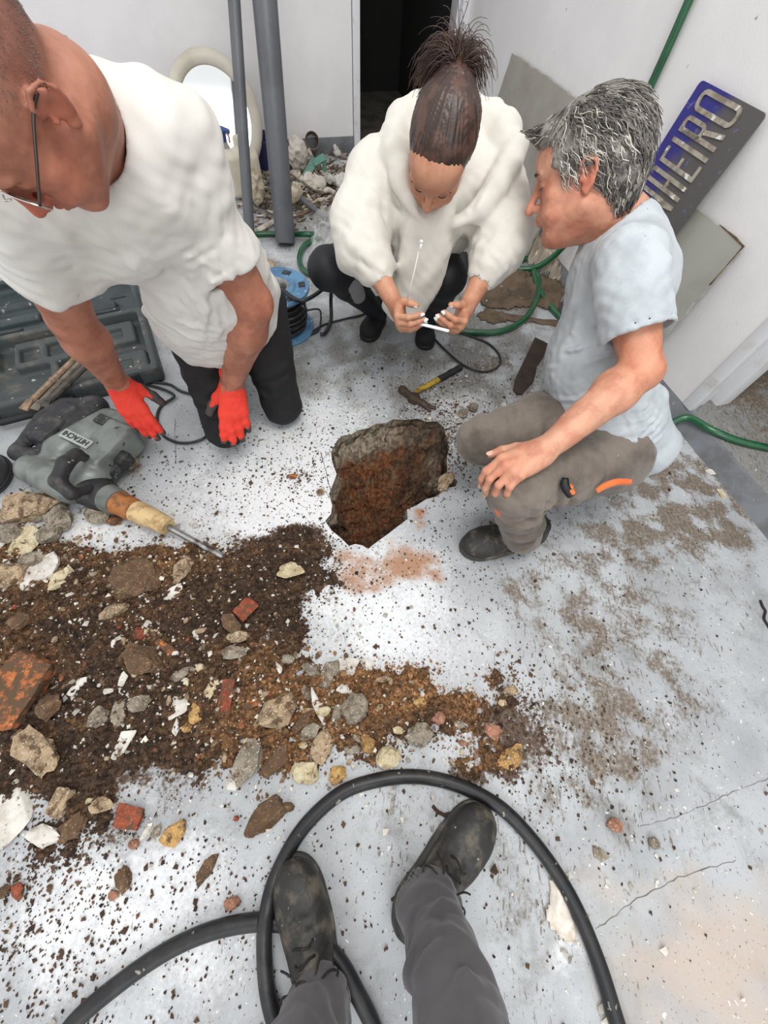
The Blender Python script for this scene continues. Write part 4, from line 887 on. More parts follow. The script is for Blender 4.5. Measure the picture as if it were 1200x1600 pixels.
M_ORANGE = cloth('orange_pocket_lining', (226, 112, 52), (206, 92, 40)); M_SHOE = mat('scuffed_black_leather', s2l(40, 38, 36), .55, s2l(92, 84, 72), 26, .47, .7, bmp=.35, bscale=120, bdist=.0015, speck=s2l(150, 144, 130), speck_scale=50, speck_lo=.7)
M_SHOEW = mat('black_knit_trainer', s2l(16, 16, 18), .8, bmp=.3, bscale=300); M_SOLE = mat('dusty_rubber_sole', s2l(58, 56, 52), .8, s2l(110, 102, 90), 18, .5, .7); M_SOLEK = mat('black_rubber_sole', s2l(22, 22, 24), .6)
M_LACE = mat('black_lace', s2l(26, 25, 24), .8, s2l(70, 64, 56), 40, .5, .7)
M_GLOVE = mat('orange_red_knit_glove', s2l(226, 62, 44), .8, s2l(212, 50, 36), 14, bmp=.5, bscale=520, bdist=.0008, tint=True)
M_NAIL = mat('fingernail', s2l(214, 168, 148), .3); M_NAILW = mat('white_nail_polish', s2l(240, 238, 238), .2)
def axis_frame(y, z): return frame(y, z)

# ================================================================ man kneeling at the left, white T-shirt and orange-red gloves
def man_left():
    root = empty('person', (-.53, 1.0, 0)); tag(root, 'man kneeling at the left in white T-shirt, black trousers and orange-red work gloves', 'person')
    x0 = nrm(P(60, 195, 1)-CAM_O); f = np.array([-.27, -.50, -.82]); f = nrm(f-x0*(f@x0)*.9); u0 = nrm(np.cross(x0, f)); x1 = nrm(x0*.84+u0*.54); up = np.cross(x1, f); R = frame(f, up)
    hc = P(91, 166, .445)-R@np.array([-.0855, -.0142, .004])
    shL, shR = P(272, 285, .735), np.array([-.68, .73, .86]); nb = P(128, 200, .61)
    elL, elR = P(396, 474, .98), P(112, 500, .93); wrL, wrR = G(362, 600, .29), G(181, 596, .30)
    hipL, hipR = np.array([-.475, 1.12, .43]), np.array([-.65, 1.05, .43]); knL, knR = G(441, 634, .075), G(352, 668, .075)
    hipc = (hipL+hipR)/2
    # hands
    dL = nrm(G(371, 716, .10)-wrL); zL = np.array([.25, -.75, .55]); RL = frame(dL, zL)
    dR = nrm(G(238, 690, .13)-wrR); zR = np.array([.1, -.75, .6]); RR = frame(dR, zR)
    cL = [(2, 10, 8), (6, 12, 8), (10, 14, 10), (14, 18, 12)]; cR = [(2, 8, 6), (4, 10, 8), (8, 12, 10), (12, 16, 12)]
    S = Sdf(); head_ops(S, None, hc, R, .95, ears=True)
    nk = hc+R@np.array([0, -.03, -.06])
    S.cone(nk, nb+np.array([0, .0, .0]), .060, .062, k=.02); S.cone(hc+R@np.array([0, .02, -.07]), nb+np.array([0, -.05, -.02]), .034, .05, k=.03)
    for a, b_ in ((shL, shR),): S.cone(lerp(a, nb, .1), lerp(b_, nb, .1), .044, k=.02)
    S.cone(nb+np.array([0, .03, -.06]), hipc+np.array([0, .02, 0]), .075, .08, k=.02)
    for sh, el, wr in ((shL, elL, wrL), (shR, elR, wrR)):
        m_ = lerp(sh, el, .45); S.cone(sh, m_, .062, .060, k=.03); S.cone(m_, el, .060, .049, k=.02)
        fa = lerp(el, wr, .28); S.cone(el, fa, .048, .054, k=.015); S.cone(fa, wr, .054, .033, k=.02)
        S.ell(el+np.array([0, .012, 0]), [.03, .03, .03], None, k=.02)
    hand_ops(S, wrL, RL, 1, cL, s=1.06); hand_ops(S, wrR, RR, -1, cR, s=1.06)
    S.disp(lambda p: -wnoise(p, .05, 3)*.0014-wnoise(p, .012, 4)*.0003)
    # ridges of the inner elbow
    hw = lambda *q: hc+R@(np.array(q)*.95)
    red = (1.02, .84, .80)
    tint = skin_tint([(hw(0, .11, -.02), .03, (1.1, .72, .7)), (hw(-.05, .06, -.02), .05, (1.03, .86, .84)), (hw(0, .09, -.057), .016, (1.0, .7, .7)), (hw(-.085, -.012, .0), .03, (1.0, .74, .7)),
                      (elL, .07, (1.0, .86, .82)), (elR, .07, (1.0, .86, .82)), (hw(0, -.05, .11), .10, (.72, .74, .8)), (hw(0, -.12, .04), .085, (.6, .64, .7)), (hw(-.06, -.06, .07), .05, (.72, .74, .8)), (nb, .09, (1.0, .82, .78)), (hw(-.04, .05, -.075), .03, (.88, .86, .86))])
    S.build('body', .0032, M_SKIN1, root, tint=tint)
    # short cropped hair as a thin cap of stubble
    b = []; rad = []; n = 9000; k = 0
    while k < n:
        v = nrm(RNG.normal(size=3)); p = np.array([0, -.018, .045])+v*np.array([.0752, .0982, .0842])
        if p[2] < .0+max(0, p[1]+.02)*1.0 or p[1] > .035+.3*(p[2]-.08): continue
        if p[2] < .03 and p[1] > -.02: continue
        d = nrm(v*np.array([1/.075, 1/.098, 1/.084])+np.array([0, .4, 0])*.6); b.append(np.array([hw(*(p-d*.001)), hw(*(p+d*RNG.uniform(.001, .002)))])); rad.append([.00032, .0002]); k += 1
    V, F = strands_geo(b, rad, 3); obj('hair', np_mesh('hair', V, F, False), mat('cropped_grey_hair', s2l(112, 98, 90), .8), root)
    # T-shirt
    fr = np.stack([nrm(shL-shR), nrm(np.cross(nrm(hipc-nb), nrm(shL-shR))), nrm(nb-hipc)], 1)   # x to his left, y back/front, z up the spine
    if fr[:, 1]@np.array([0, 1.0, 0]) > 0: fr[:, 1] *= -1
    def T(x, y, z): return hipc+fr@np.array([x, y, z])         # y forward
    H = np.linalg.norm(nb-hipc)
    T1 = Sdf(); T1.ell(T(0, .0, H-.13), [.185, .125, .17], fr, k=0); T1.ell(T(0, .045, .16), [.162, .135, .21], fr, k=.07); T1.ell(T(.0, .05, .05), [.150, .125, .14], fr, k=.06); T1.ell(T(0, .01, .02), [.160, .125, .13], fr, k=.05)
    T1.cone(shL, shR, .068, k=.05); T1.cone(nb+np.array([0, .03, -.02]), lerp(shL, nb, .1), .062, .068, k=.05)
    T1.cone(T(0, 0, 0), T(0, -.01, -.1), .152, .155, k=.04, flat=(fr[:, 1], .75))
    sL, sR = lerp(shL, elL, .60), lerp(shR, elR, .56)
    T1.cone(shL, lerp(shL, elL, .8), .076, .084, k=.045, caps=[(sL, elL-shL)]); T1.cone(shR, lerp(shR, elR, .8), .076, .084, k=.045, caps=[(sR, elR-shR)])
    T1.cut(lerp(shL, elL, .56), elL-shL, k=.003) if False else None
    # folds: strap-like pulls from shoulder to chest, arcs across the belly, bunching at the waist
    rg = T1.ridge; T1.spine = (hipc, nb)
    for i in range(7): x0 = .145-.018*i; rg([T(x0, .05, H-.02), T(x0-.03+.012*i, .14, H-.17), T(.05-.02*i, .15, .20-.01*i)], .0065, .0075*(1 if i % 2 == 0 else .7))
    for i in range(6): x0 = -.15+.02*i; rg([T(x0, .06, H-.03), T(x0+.04, .14, H-.16), T(x0+.09, .15, .22)], .0065, .0060)
    for i in range(8):
        z = .24-.045*i; rg([T(-.2, .02, z+.05), T(-.08, .15, z-.015), T(.06, .155, z-.02), T(.2, .03, z+.055)], .0065, .0068)
    T1.spine = (shL, elL)
    for i in range(6): a = lerp(shL, elL, .15+.08*i); rg([a+np.array([.06, -.04, .02]), a+np.array([.0, -.085, -.01]), a+np.array([-.06, -.05, -.035])], .006, .0055)
    T1.spine = (shR, elR)
    for i in range(5): a = lerp(shR, elR, .2+.08*i); rg([a+np.array([.06, -.04, -.02]), a+np.array([.0, -.085, -.01]), a+np.array([-.06, -.05, .02])], .006, .0055)
    T1.spine = (hipc, nb)
    rg([T(.172, .09, H+.0), T(.165, .12, H-.10), T(.15, .08, H-.2)], .003, -.0035)          # armhole seam
    rg([T(.155, .04, H-.0), T(.10, .10, H-.03), T(.05, .12, H-.03)], .0022, -.002)
    T1.disp(lambda p: -wnoise(p, .09, 1)*.0045-wnoise(p, .035, 4)*.0016)
    # openings
    T1.cone(hc, nb+nrm(hc-nb)*-.012, .076, .074, k=.006, mode='s')
    for sh, el, t in ((shL, elL, .60), (shR, elR, .56)):
        d = el-sh; T1.cone(lerp(sh, el, t-.1), lerp(sh, el, .95), .072, .066, k=.004, mode='s', caps=[(lerp(sh, el, t-.09), -d), (lerp(sh, el, t+.08), d)])
    T1.cut(T(0, 0, -.075), fr@np.array([0.12, -.1, -1.0]), k=.004)
    T1.build('t_shirt', .0046, M_TEE1, root)
    # trousers
    J = Sdf(); J.ell(hipc, [.15, .12, .14], None, k=0)
    for h, kn, ft in ((hipL, knL, np.array([-.55, 1.42, .055])), (hipR, knR, np.array([-.74, 1.3, .055]))):
        J.cone(h, kn, .098, .070, k=.05); J.cone(kn, ft, .066, .052, k=.025)
        d = nrm(kn-h); 
        for i in range(4): q = lerp(h, kn, .45+.12*i); J.ridge([q+np.array([-.09, -.04, .02]), q+np.array([0, -.1, -.015]), q+np.array([.09, -.04, .01])], .011, .008)
    J.disp(lambda p: -wnoise(p, .06, 2)*.003); J.cut([0, 0, .003], [0, 0, -1], k=.002); J.build('trousers', .0062, M_JEAN, root)
    for a, d_ in (((-.55, 1.42), (.0, 1)), ((-.74, 1.3), (0, 1))): 
        S2 = Sdf(); S2.cone([a[0], a[1], .05], [a[0], a[1]+.05, .06], .045, .045, k=0); S2.cone([a[0], a[1]+.05, .06], [a[0], a[1]+.02, .14], .04, .045, k=.03); S2.cone([a[0], a[1]+.06, .1], [a[0], a[1]+.08, .05], .04, .045, k=.02); S2.cut([0, 0, .004], [0, 0, -1]); S2.build('shoe', .006, M_SHOE, root)
    # gloves
    for wr, RH, sd, cc in ((wrL, RL, 1, cL), (wrR, RR, -1, cR)):
        g = Sdf(); tips = hand_ops(g, wr, RH, sd, cc, s=1.06, r_add=.0026); d = RH[:, 1]; g.cone(wr-d*.035, wr+d*.01, .0355, .031, k=.012)
        for i in range(5): q = wr+d*(-.028+.008*i); 
        ax = d.astype(np.float32); w0 = wr.astype(np.float32)
        g.disp(lambda p, ax=ax, w0=w0: np.where((p-w0)@ax < .022, -.0009*np.sin(((p-w0)@ax)*1100), 0).astype(np.float32)); g.disp(lambda p: -wnoise(p, .018, 2)*.0009)
        for y in (.03, .05): g.ridge([wr+RH@np.array([-.03, y, .02]), wr+RH@np.array([.03, y+.006, .02])], .004, .0016)
        g.cone(wr-d*.07, wr-d*.02, .030, .029, k=.003, mode='s')
        zd = RH[:, 2]; tp = [t[0][-1] for t in tips]; sg = [t for t in tips]
        def tintg(V, RH=RH, wr=wr, tips=tips):
            q = (V-wr)@RH; dark = np.zeros(len(V))
            palm = (q[:, 2] < -.013-.02*np.clip(q[:, 1]-.1, 0, 1)) & (q[:, 1] > .03)
            for pts, n_, r_ in tips:
                dd = nrm(pts[-1]-pts[-2]); near = np.linalg.norm(V-pts[-1], axis=1) < r_*2.6; below = ((V-pts[-1])@nrm(n_)) < r_*.35; tipm = ((V-pts[-1])@dd) > -.006
                dark[(near & tipm)] = 1
                for j in range(1, 3):
                    ab = pts[j+1]-pts[j]; t = np.clip(((V-pts[j])@ab)/(ab@ab), 0, 1); c = pts[j]+t[:, None]*ab; ds = np.linalg.norm(V-c, axis=1); dark[(ds < r_*1.7) & (((V-c)@nrm(n_)) < -r_*.05)] = 1
            dark[palm] = 1; a = np.ones((len(V), 3)); return np.where(dark[:, None] > 0, np.array([.085, 1.25, 2.1]), a)
        g.build('glove', .0026, M_GLOVE, root, tint=tintg)
    # spectacles
    gm = mat('dark_spectacle_frame', s2l(62, 50, 46), .35, metal=.3); gs = mat('silver_hinge', s2l(210, 205, 200), .2, metal=1.0)
    gl = mat('spectacle_lens', s2l(250, 248, 245), .03); gl.node_tree.nodes['Principled BSDF'].inputs['Transmission Weight'].default_value = .97
    b = MB()
    for x in (-1, 1): b.tube(spline([hw(x*.083, -.018, .022), hw(x*.082, .005, .027), hw(x*.078, .05, .024), hw(x*.070, .098, .018)], 5), .0019, 8)
    sp = b.build('spectacles', gm, root, smooth=True)
    b = MB()
    for x in (-1, 1):
        ring = [hw(x*(.034+.030*math.cos(a)), .103-abs(.034+.030*math.cos(a))*.06, .008+.019*math.sin(a)*(1.0)) for a in np.linspace(0, 2*math.pi, 25)[:-1]]; b.tube(ring, .0013, 6, closed=True)
    b.tube([hw(-.008, .108, .014), hw(0, .113, .017), hw(.008, .108, .014)], .0012, 6); b.build('rim', gs, sp, smooth=True)
    for x in (-1, 1):
        b = MB(); ring = [hw(x*(.034+.0295*math.cos(a)), .103-abs(.034+.030*math.cos(a))*.06, .008+.0185*math.sin(a)) for a in np.linspace(0, 2*math.pi, 25)[:-1]]; c = np.mean(ring, 0)+R[:, 1]*.002
        V = ring+[c]; V2 = [v-R[:, 1]*.0015 for v in V]; n = 24; b.add(V+V2, [(k, (k+1) % n, n) for k in range(n)]+[(n+1+(k+1) % n, n+1+k, 2*n+1) for k in range(n)]+[(k, n+1+k, n+1+(k+1) % n, (k+1) % n) for k in range(n)]); b.build('lens', gl, sp, smooth=True)
man_left()

# ================================================================ woman crouching, phone in both hands
def woman():
    root = empty('person', (.0, 1.55, 0)); tag(root, 'crouching woman with dark ponytail, off-white hooded jacket and black leggings, holding a phone', 'person')
    f = nrm(np.array([-.15, -.60, -.79])); up = np.array([-.03, -.78, .60]); R = frame(f, up); hc = P(688, 238, .93)
    hw = lambda *q: hc+R@np.array(q)*.96
    nb = np.array([.045, 1.37, .74]); shL, shR = np.array([.215, 1.39, .685]), np.array([-.13, 1.39, .685])
    elL, elR = P(778, 388, 1.15), P(566, 384, 1.15); wrL, wrR = P(726, 486, 1.17), P(620, 480, 1.17); ph = P(666, 506, 1.140)
    hipL, hipR = np.array([.13, 1.76, .30]), np.array([-.09, 1.76, .30]); hipc = (hipL+hipR)/2
    knL, knR = P(697, 432, 1.32), P(512, 420, 1.36); anL, anR = np.array([.112, 1.63, .10]), np.array([-.135, 1.65, .10])
    # hands holding the phone: phone long axis runs left to right, screen towards her face
    px_ = nrm(P(680, 522, 1.13)-P(636, 511, 1.13)); pn = nrm(hc-ph); pn = nrm(pn-px_*(pn@px_)); py = np.cross(pn, px_)
    PR = np.stack([px_, py, pn], 1)
    b = MB(); b.box(ph, (.140, .066, .0085), PR); o = b.build('phone', mat('white_phone_case', s2l(232, 232, 234), .3), tag(empty('smartphone', tuple(ph)), 'white smartphone held sideways in both hands of the crouching woman', 'phone'), bevel=.004, seg=3)
    par = o.parent; b = MB(); b.box(ph+pn*.0046, (.130, .058, .0008), PR); b.build('screen', mat('dark_glass_screen', s2l(20, 20, 24), .08), par); b = MB(); b.box(ph-pn*.0052-px_*.045+py*.014, (.026, .026, .0016), PR); b.build('camera_bump', mat('camera_bump', s2l(180, 180, 184), .3), par, bevel=.0006)
    S = Sdf(); head_ops(S, None, hc, R, .96, female=True, ears=False)
    S.cone(hw(0, -.03, -.06), nb, .05, .055, k=.03); S.cone(nb+np.array([-.03, -.05, -.03]), nb+np.array([0, 0, -.12]), .055, .07, k=.04); S.cone(nb, hipc, .06, .07, k=.02)
    for sh, el, wr in ((shL, elL, wrL), (shR, elR, wrR)):
        S.cone(sh, el, .042, .036, k=.02); fa = lerp(el, wr, .3); S.cone(el, fa, .036, .037, k=.01); S.cone(fa, wr, .037, .0235, k=.015)
    dL = nrm(P(711, 530, 1.115)-wrL); dR = nrm(P(627, 521, 1.115)-wrR); zL = px_*.9-pn*.4; zR = -px_*.9-pn*.4; RL, RR = frame(dL, zL), frame(dR, zR)
    cc = [(50, 34, 14), (52, 36, 16), (54, 38, 18), (56, 40, 20)]; th = [(.62, .6, -.5), (.1, .8, -.6), (-.1, .6, -.8)]
    tL = hand_ops(S, wrL, RL, 1, cc, th, s=.84); tR = hand_ops(S, wrR, RR, -1, cc, th, s=.84)
    tint = skin_tint([(hw(0, .097, -.06), .014, (1.05, .62, .62)), (hw(.031, .09, .036), .012, (.5, .44, .42)), (hw(-.031, .09, .036), .012, (.5, .44, .42)), (hw(.031, .088, .008), .009, (.62, .55, .52)), (hw(-.031, .088, .008), .009, (.62, .55, .52)), (hw(.04, .07, -.03), .025, (1.03, .9, .88)), (hw(-.04, .07, -.03), .025, (1.03, .9, .88))])  # lid marks put the shade of the eye creases into the skin
    S.build('body', .0030, M_SKIN2, root, tint=tint); nails(root, tL, M_NAILW); nails(root, tR, M_NAILW)
    lashes(root, hc, R, .96, mat('dark_lashes', s2l(40, 28, 26), .8), mat('brown_eyebrow', s2l(84, 58, 46), .8))
    # hair: smooth cap combed back into a high ponytail
    hm = mat('dark_brown_hair', s2l(52, 36, 30), .42, s2l(78, 54, 44), 30, .45, .6, bmp=.2, bscale=200); tie = hw(0, -.098, .085)
    Hh = Sdf(); Hh.ell(hw(0, -.021, .052), np.array([.081, .100, .087])*.96, R, k=0); Hh.ell(hw(0, -.06, -.005), np.array([.070, .06, .07])*.96, R, k=.03)
    Hh.cone(hw(0, -.07, .075), tie, .04, .018, k=.05)
    ax = (R@nrm([0, 1.0, .3])).astype(np.float32); tf = tie.astype(np.float32); rx = R[:, 0].astype(np.float32); rz = (R@nrm([0, -.3, 1.0])).astype(np.float32)
    def comb(p): q = p-tf; fd = np.clip(((np.asarray(hw(0, .075, .05), np.float32)-p)@(R[:, 1].astype(np.float32)))/.03, 0, 1); a = np.arctan2(q@rx, np.abs(q@ax)+.02); return -(.0010*np.sin(a*70+2*np.sin(a*23))+.0007*np.sin(a*150+3*np.sin(a*31)))*fd
    Hh.disp(comb)
    Hh.cut(hw(0, .052, .062), R@np.array([0, .86, -.5]), k=.004); Hh.cut(hw(0, .03, -.03), R@np.array([0, .72, -.70]), k=.01)
    Hh.build('hair', .0026, hm, root)
    L = []; Rr = []
    def scalp(th_, z_): return None
    for i in range(620):                       # hairline strands running over the scalp to the tie
        u = RNG.uniform(-1.35, 1.35); s0 = np.array([math.sin(u)*.074, .066*math.cos(u)-.004, .085-.105*abs(math.sin(u))**2.2]); s0 += RNG.normal(0, .003, 3); e0 = np.array([0, -.098, .085]); pts = []
        for t in np.linspace(0, 1, 8):
            q = lerp(s0, e0, t); c0 = np.array([0, -.018, .048]); v = nrm((q-c0)/np.array([.08, .1, .087])); tgt = c0+v*np.array([.0805, .1, .0875])*(1.0+.018*RNG.uniform(0, 1)); w = math.sin(math.pi*min(1, t*1.0))**.4 if 0 < t < 1 else 0; pts.append(hw(*lerp(q, tgt, w if t > 0 else .7)))
        L.append(spline(pts, 2)); Rr.append(np.linspace(.0010, .0006, len(L[-1])))
    V, F = strands_geo(L, Rr, 3); obj('hair_strands', np_mesh('hair_strands', V, F, True), hm, root)
    L = []; Rr = []                            # messy ponytail
    tdir = nrm(R@np.array([0, -.75, .75]))
    for i in range(1500):
        a = RNG.uniform(0, 6.28); r0 = RNG.uniform(.0, .016); p = tie+R@np.array([math.cos(a)*r0, 0, math.sin(a)*r0]); pts = [p]; lft = RNG.uniform(-.35, 1.0); L0 = RNG.uniform(.06, .135); sp = RNG.normal(0, .35, 3); crl = RNG.normal(0, .25)
        d = nrm(tdir*.7+np.array([-.75*lft, .35, .15])+sp*.6)
        for k in range(8): d = nrm(d+np.array([-.10*lft+crl*math.sin(k*1.3), .07, -.42 if k > 1 else .0])+RNG.normal(0, .07, 3)); p = p+d*L0/8; pts.append(p)
        L.append(spline(pts, 2)); Rr.append(np.linspace(.0012, .0004, len(L[-1])))
    V, F = strands_geo(L, Rr, 3); obj('ponytail', np_mesh('ponytail', V, F, True), hm, root)
    b = MB(); n_ = nrm(tdir); rr = nrm(np.cross(n_, [1, 0, .2])); r2 = np.cross(n_, rr)
    ring = [tie+n_*.006+.0175*(math.cos(a)*rr+math.sin(a)*r2) for a in np.linspace(0, 6.283, 17)[:-1]]; b.tube(ring, .0035, 8, closed=True); ht = b.build('hair_tie', mat('dark_hair_tie', s2l(50, 36, 32), .7), root, smooth=True)
    b = MB(); 
    for q in ring[::2]: b.lathe([(0, -.003), (.0026, -.0015), (.003, 0), (.0026, .0015), (0, .003)], M4(np.eye(3), q+n_*.004), 8)
    b.build('bead', mat('gold_bead', s2l(210, 180, 130), .25, metal=.9), ht, smooth=True)
    # hooded jacket
    K = Sdf(); mid = lerp(nb, hipc, .5)
    K.ell(lerp(nb, hipc, .28)+np.array([0, -.02, 0]), [.185, .14, .17], None, k=0); K.ell(lerp(nb, hipc, .7)+np.array([0, -.03, 0]), [.19, .16, .19], None, k=.08); K.cone(shL+np.array([0, 0, -.0]), shR, .075, k=.05)
    K.cone(nb+np.array([0, -.09, -.13]), np.array([.0, 1.26, .40]), .085, .075, k=.07, flat=([0, 1, 0], .8))
    for sh, el, wr in ((shL, elL, wrL), (shR, elR, wrR)):
        m_ = lerp(sh, el, .55); out = nrm(sh-nb); cu = lerp(el, wr, .42); K.cone(sh, m_+out*.02, .082, .088, k=.05); K.cone(m_+out*.02, el+np.array([0, 0, -.005]), .088, .080, k=.02); K.cone(el+np.array([0, 0, -.005]), lerp(el, wr, .28), .078, .062, k=.03); K.cone(lerp(el, wr, .28), cu, .060, .040, k=.02); K.cone(cu, lerp(el, wr, .50), .0385, .0365, k=.004)
        d = (wr-el); n_ = nrm(d)
        K.spine = (el, wr)
        for t, am in ((.05, .006), (.18, .007), (.3, .005)): q = lerp(el, wr, t); K.ridge([q+np.array([-.07, 0, .04]), q+np.array([-.02, -.06, .05]), q+np.array([.05, -.06, .0])], .011, am)
        K.spine = (sh, el)
        q = lerp(sh, el, .5); K.ridge([q+np.array([-.06, -.05, .06]), q+np.array([.0, -.085, .02]), q+np.array([.06, -.05, -.05])], .012, .006); K.ridge([q+np.array([-.06, -.02, .09]), q+np.array([.02, -.06, .07]), q+np.array([.08, -.03, .02])], .012, .005)
        K.spine = (el, wr)
        fr_ = lerp(el, wr, .42).astype(np.float32); nn = n_.astype(np.float32)
        for a in np.linspace(0, 6.28, 11)[:-1]:
            u1 = nrm(np.cross(n_, [0, 0, 1.0])); u2 = np.cross(n_, u1); o_ = math.cos(a)*u1+math.sin(a)*u2; K.ridge([lerp(el, wr, .30)+o_*.06, lerp(el, wr, .44)+o_*.04], .005, -.003)
        K.cone(lerp(el, wr, .44), lerp(el, wr, .7), .0315, .0315, k=.002, mode='s')
    # hood lying around the neck: a thick rolled collar, open in front
    Rh = frame(nrm([0, -.55, -.83]), [0, 0, 1.0]); hcn = nb+np.array([.02, .0, .035])
    ringp = []
    for a in np.linspace(math.radians(-74), math.radians(254), 17):
        fr_ = max(0.0, -math.sin(a)); ringp.append(hcn+np.array([.150*math.cos(a)*(1.18 if math.cos(a) > 0 else .95), .155*math.sin(a)+.015, .0+.035*math.sin(a)-.085*fr_**2.2]))
    K.chain(ringp, [.016, .022, .028, .032, .036]+[.04]*7+[.036, .032, .028, .022, .016], k=.04)
    K.ell(nb+np.array([.01, .10, -.02]), [.15, .09, .08], None, k=.05)
    # neck opening, front placket, zip groove, hem
    K.cone(hw(0, -.01, -.05), nb+np.array([-.005, -.035, .0]), .088, .07, k=.01, mode='s'); K.cone(nb+np.array([-.005, -.06, .02]), nb+np.array([-.02, -.165, -.07]), .062, .012, k=.012, mode='s')
    zt, zm, zb = nb+np.array([-.022, -.19, -.10]), nb+np.array([-.035, -.22, -.2]), nb+np.array([-.055, -.20, -.34])
    K.spine = (nb, hipc)
    K.ridge([zt, zm, zb], .0035, -.005); K.ridge([zt+np.array([.014, 0, 0]), zm+np.array([.014, 0, 0]), zb+np.array([.014, 0, 0])], .004, .0025); K.ridge([zt-np.array([.014, 0, 0]), zm-np.array([.014, 0, 0]), zb-np.array([.014, 0, 0])], .004, .0025)
    for sx in (-1, 1): K.ridge([nb+np.array([sx*.03-.02, -.18, -.075]), nb+np.array([sx*.10-.0, -.14, -.06]), nb+np.array([sx*.125, -.10, -.0])], .005, -.005); K.ridge([nb+np.array([sx*.09, -.17, -.2]), nb+np.array([sx*.07, -.18, -.32])], .014, .006); K.ridge([nb+np.array([sx*.14, -.10, -.05]), nb+np.array([sx*.125, -.14, -.18]), nb+np.array([sx*.1, -.16, -.3])], .006, -.004)
    K.disp(lambda p: -wnoise(p, .085, 2)*.0055-wnoise(p, .03, 5)*.0012); K.build('hooded_jacket', .0048, M_HOOD, root)
    b = MB(); b.tube(spline([zt+np.array([0, -.004, .0]), zm+np.array([0, -.004, 0]), zb+np.array([0, -.004, 0])], 6), .0022, 6); zp = b.build('zip', mat('ivory_zip', s2l(222, 218, 208), .5), root, smooth=True)
    b = MB(); Rz = frame(nrm(zm-zt), [0, -1.0, .3]); b.box(zt+np.array([0, -.012, -.014]), (.008, .022, .003), Rz); b.box(zt+np.array([0, -.010, -.002]), (.010, .010, .006), Rz); b.build('zip_pull', mat('zip_pull_metal', s2l(200, 198, 192), .3, metal=.6), zp, bevel=.001)
    # leggings
    Lg = Sdf(); Lg.ell(hipc+np.array([0, .02, .0]), [.18, .14, .13], None, k=0)
    for h, kn, an in ((hipL, knL, anL), (hipR, knR, anR)):
        Lg.cone(h, lerp(h, kn, .5), .10, .088, k=.04); Lg.cone(lerp(h, kn, .5), kn, .088, .066, k=.03); c_ = lerp(kn, an, .35)+np.array([0, .02, 0]); Lg.cone(kn, c_, .062, .060, k=.03); Lg.cone(c_, an, .060, .037, k=.02)
        for t in (.9, 1.0): q = lerp(h, kn, t); Lg.ridge([q+np.array([-.06, .0, .03]), q+np.array([.06, .0, .02])], .006, .002)
    Lg.disp(lambda p: -wnoise(p, .08, 1)*.0015); lg, V = Lg.mesh('leggings', .0052); o = obj('leggings', lg, [M_LEGG, M_LEGP], root)
    # mesh panels on the shins
    cen = np.array([lg.polygons[i].center[:] for i in range(len(lg.polygons))]) if False else None
    nF = len(lg.polygons); ctr = np.empty(nF*3, np.float32); lg.polygons.foreach_get('center', ctr); ctr = ctr.reshape(-1, 3)
    rel = ctr-CAM_O; cc_ = rel@CAM_R; sx_, sy_ = 600+FPX*cc_[:, 0]/-cc_[:, 2], 800-FPX*cc_[:, 1]/-cc_[:, 2]
    pa = G(541, 468, .24); pb = G(664, 480, .3); pc = PY(722, 428, 1.36)
    def panel(a, b_, w): ab = b_-a; t = np.clip(((ctr-a)@ab)/(ab@ab), 0, 1); return np.linalg.norm(ctr-(a+t[:, None]*ab), axis=1) < w
    sh_R, sh_L = nrm(anR-knR), nrm(anL-knL); mk = panel(lerp(knR, anR, .30)+np.array([.045, -.045, .03]), lerp(knR, anR, .52)+np.array([.03, -.05, .0]), .030) | panel(lerp(knL, anL, .10)+np.array([-.058, -.03, .02]), lerp(knL, anL, .55)+np.array([-.052, -.025, .0]), .017) | panel(lerp(hipL, knL, .80)+np.array([.07, -.03, .04]), lerp(knL, anL, .1)+np.array([.06, -.02, .0]), .020)
    lg.polygons.foreach_set('material_index', mk.astype(np.int32))
    shoe('trainer', root, anL+np.array([-.01, .10, -.10]), G(664, 548, 0), m=M_SHOEW, sole=M_SOLEK, w=.042, ankle=.10); shoe('trainer', root, anR+np.array([.02, .10, -.10]), G(571, 535, 0), m=M_SHOEW, sole=M_SOLEK, w=.042, ankle=.10)
    # bracelets on her left wrist and a string bracelet on the right ankle
    q = lerp(elL, wrL, .93); n_ = nrm(wrL-elL); u1 = nrm(np.cross(n_, [0, 0, 1.0])); u2 = np.cross(n_, u1)
    for k_, (t, mm) in enumerate(((0, mat('red_cord', s2l(160, 30, 44), .7)), (.008, mat('gold_chain', s2l(214, 170, 110), .3, metal=.8)), (.015, mat('violet_cord', s2l(110, 44, 66), .7)))):
        b = MB(); b.tube([q+n_*t+(.0255)*(math.cos(a)*u1+math.sin(a)*u2)+n_*.003*math.sin(a) for a in np.linspace(0, 6.283, 25)[:-1]], .0016, 6, closed=True); b.build('bracelet', mm, root, smooth=True)
woman()

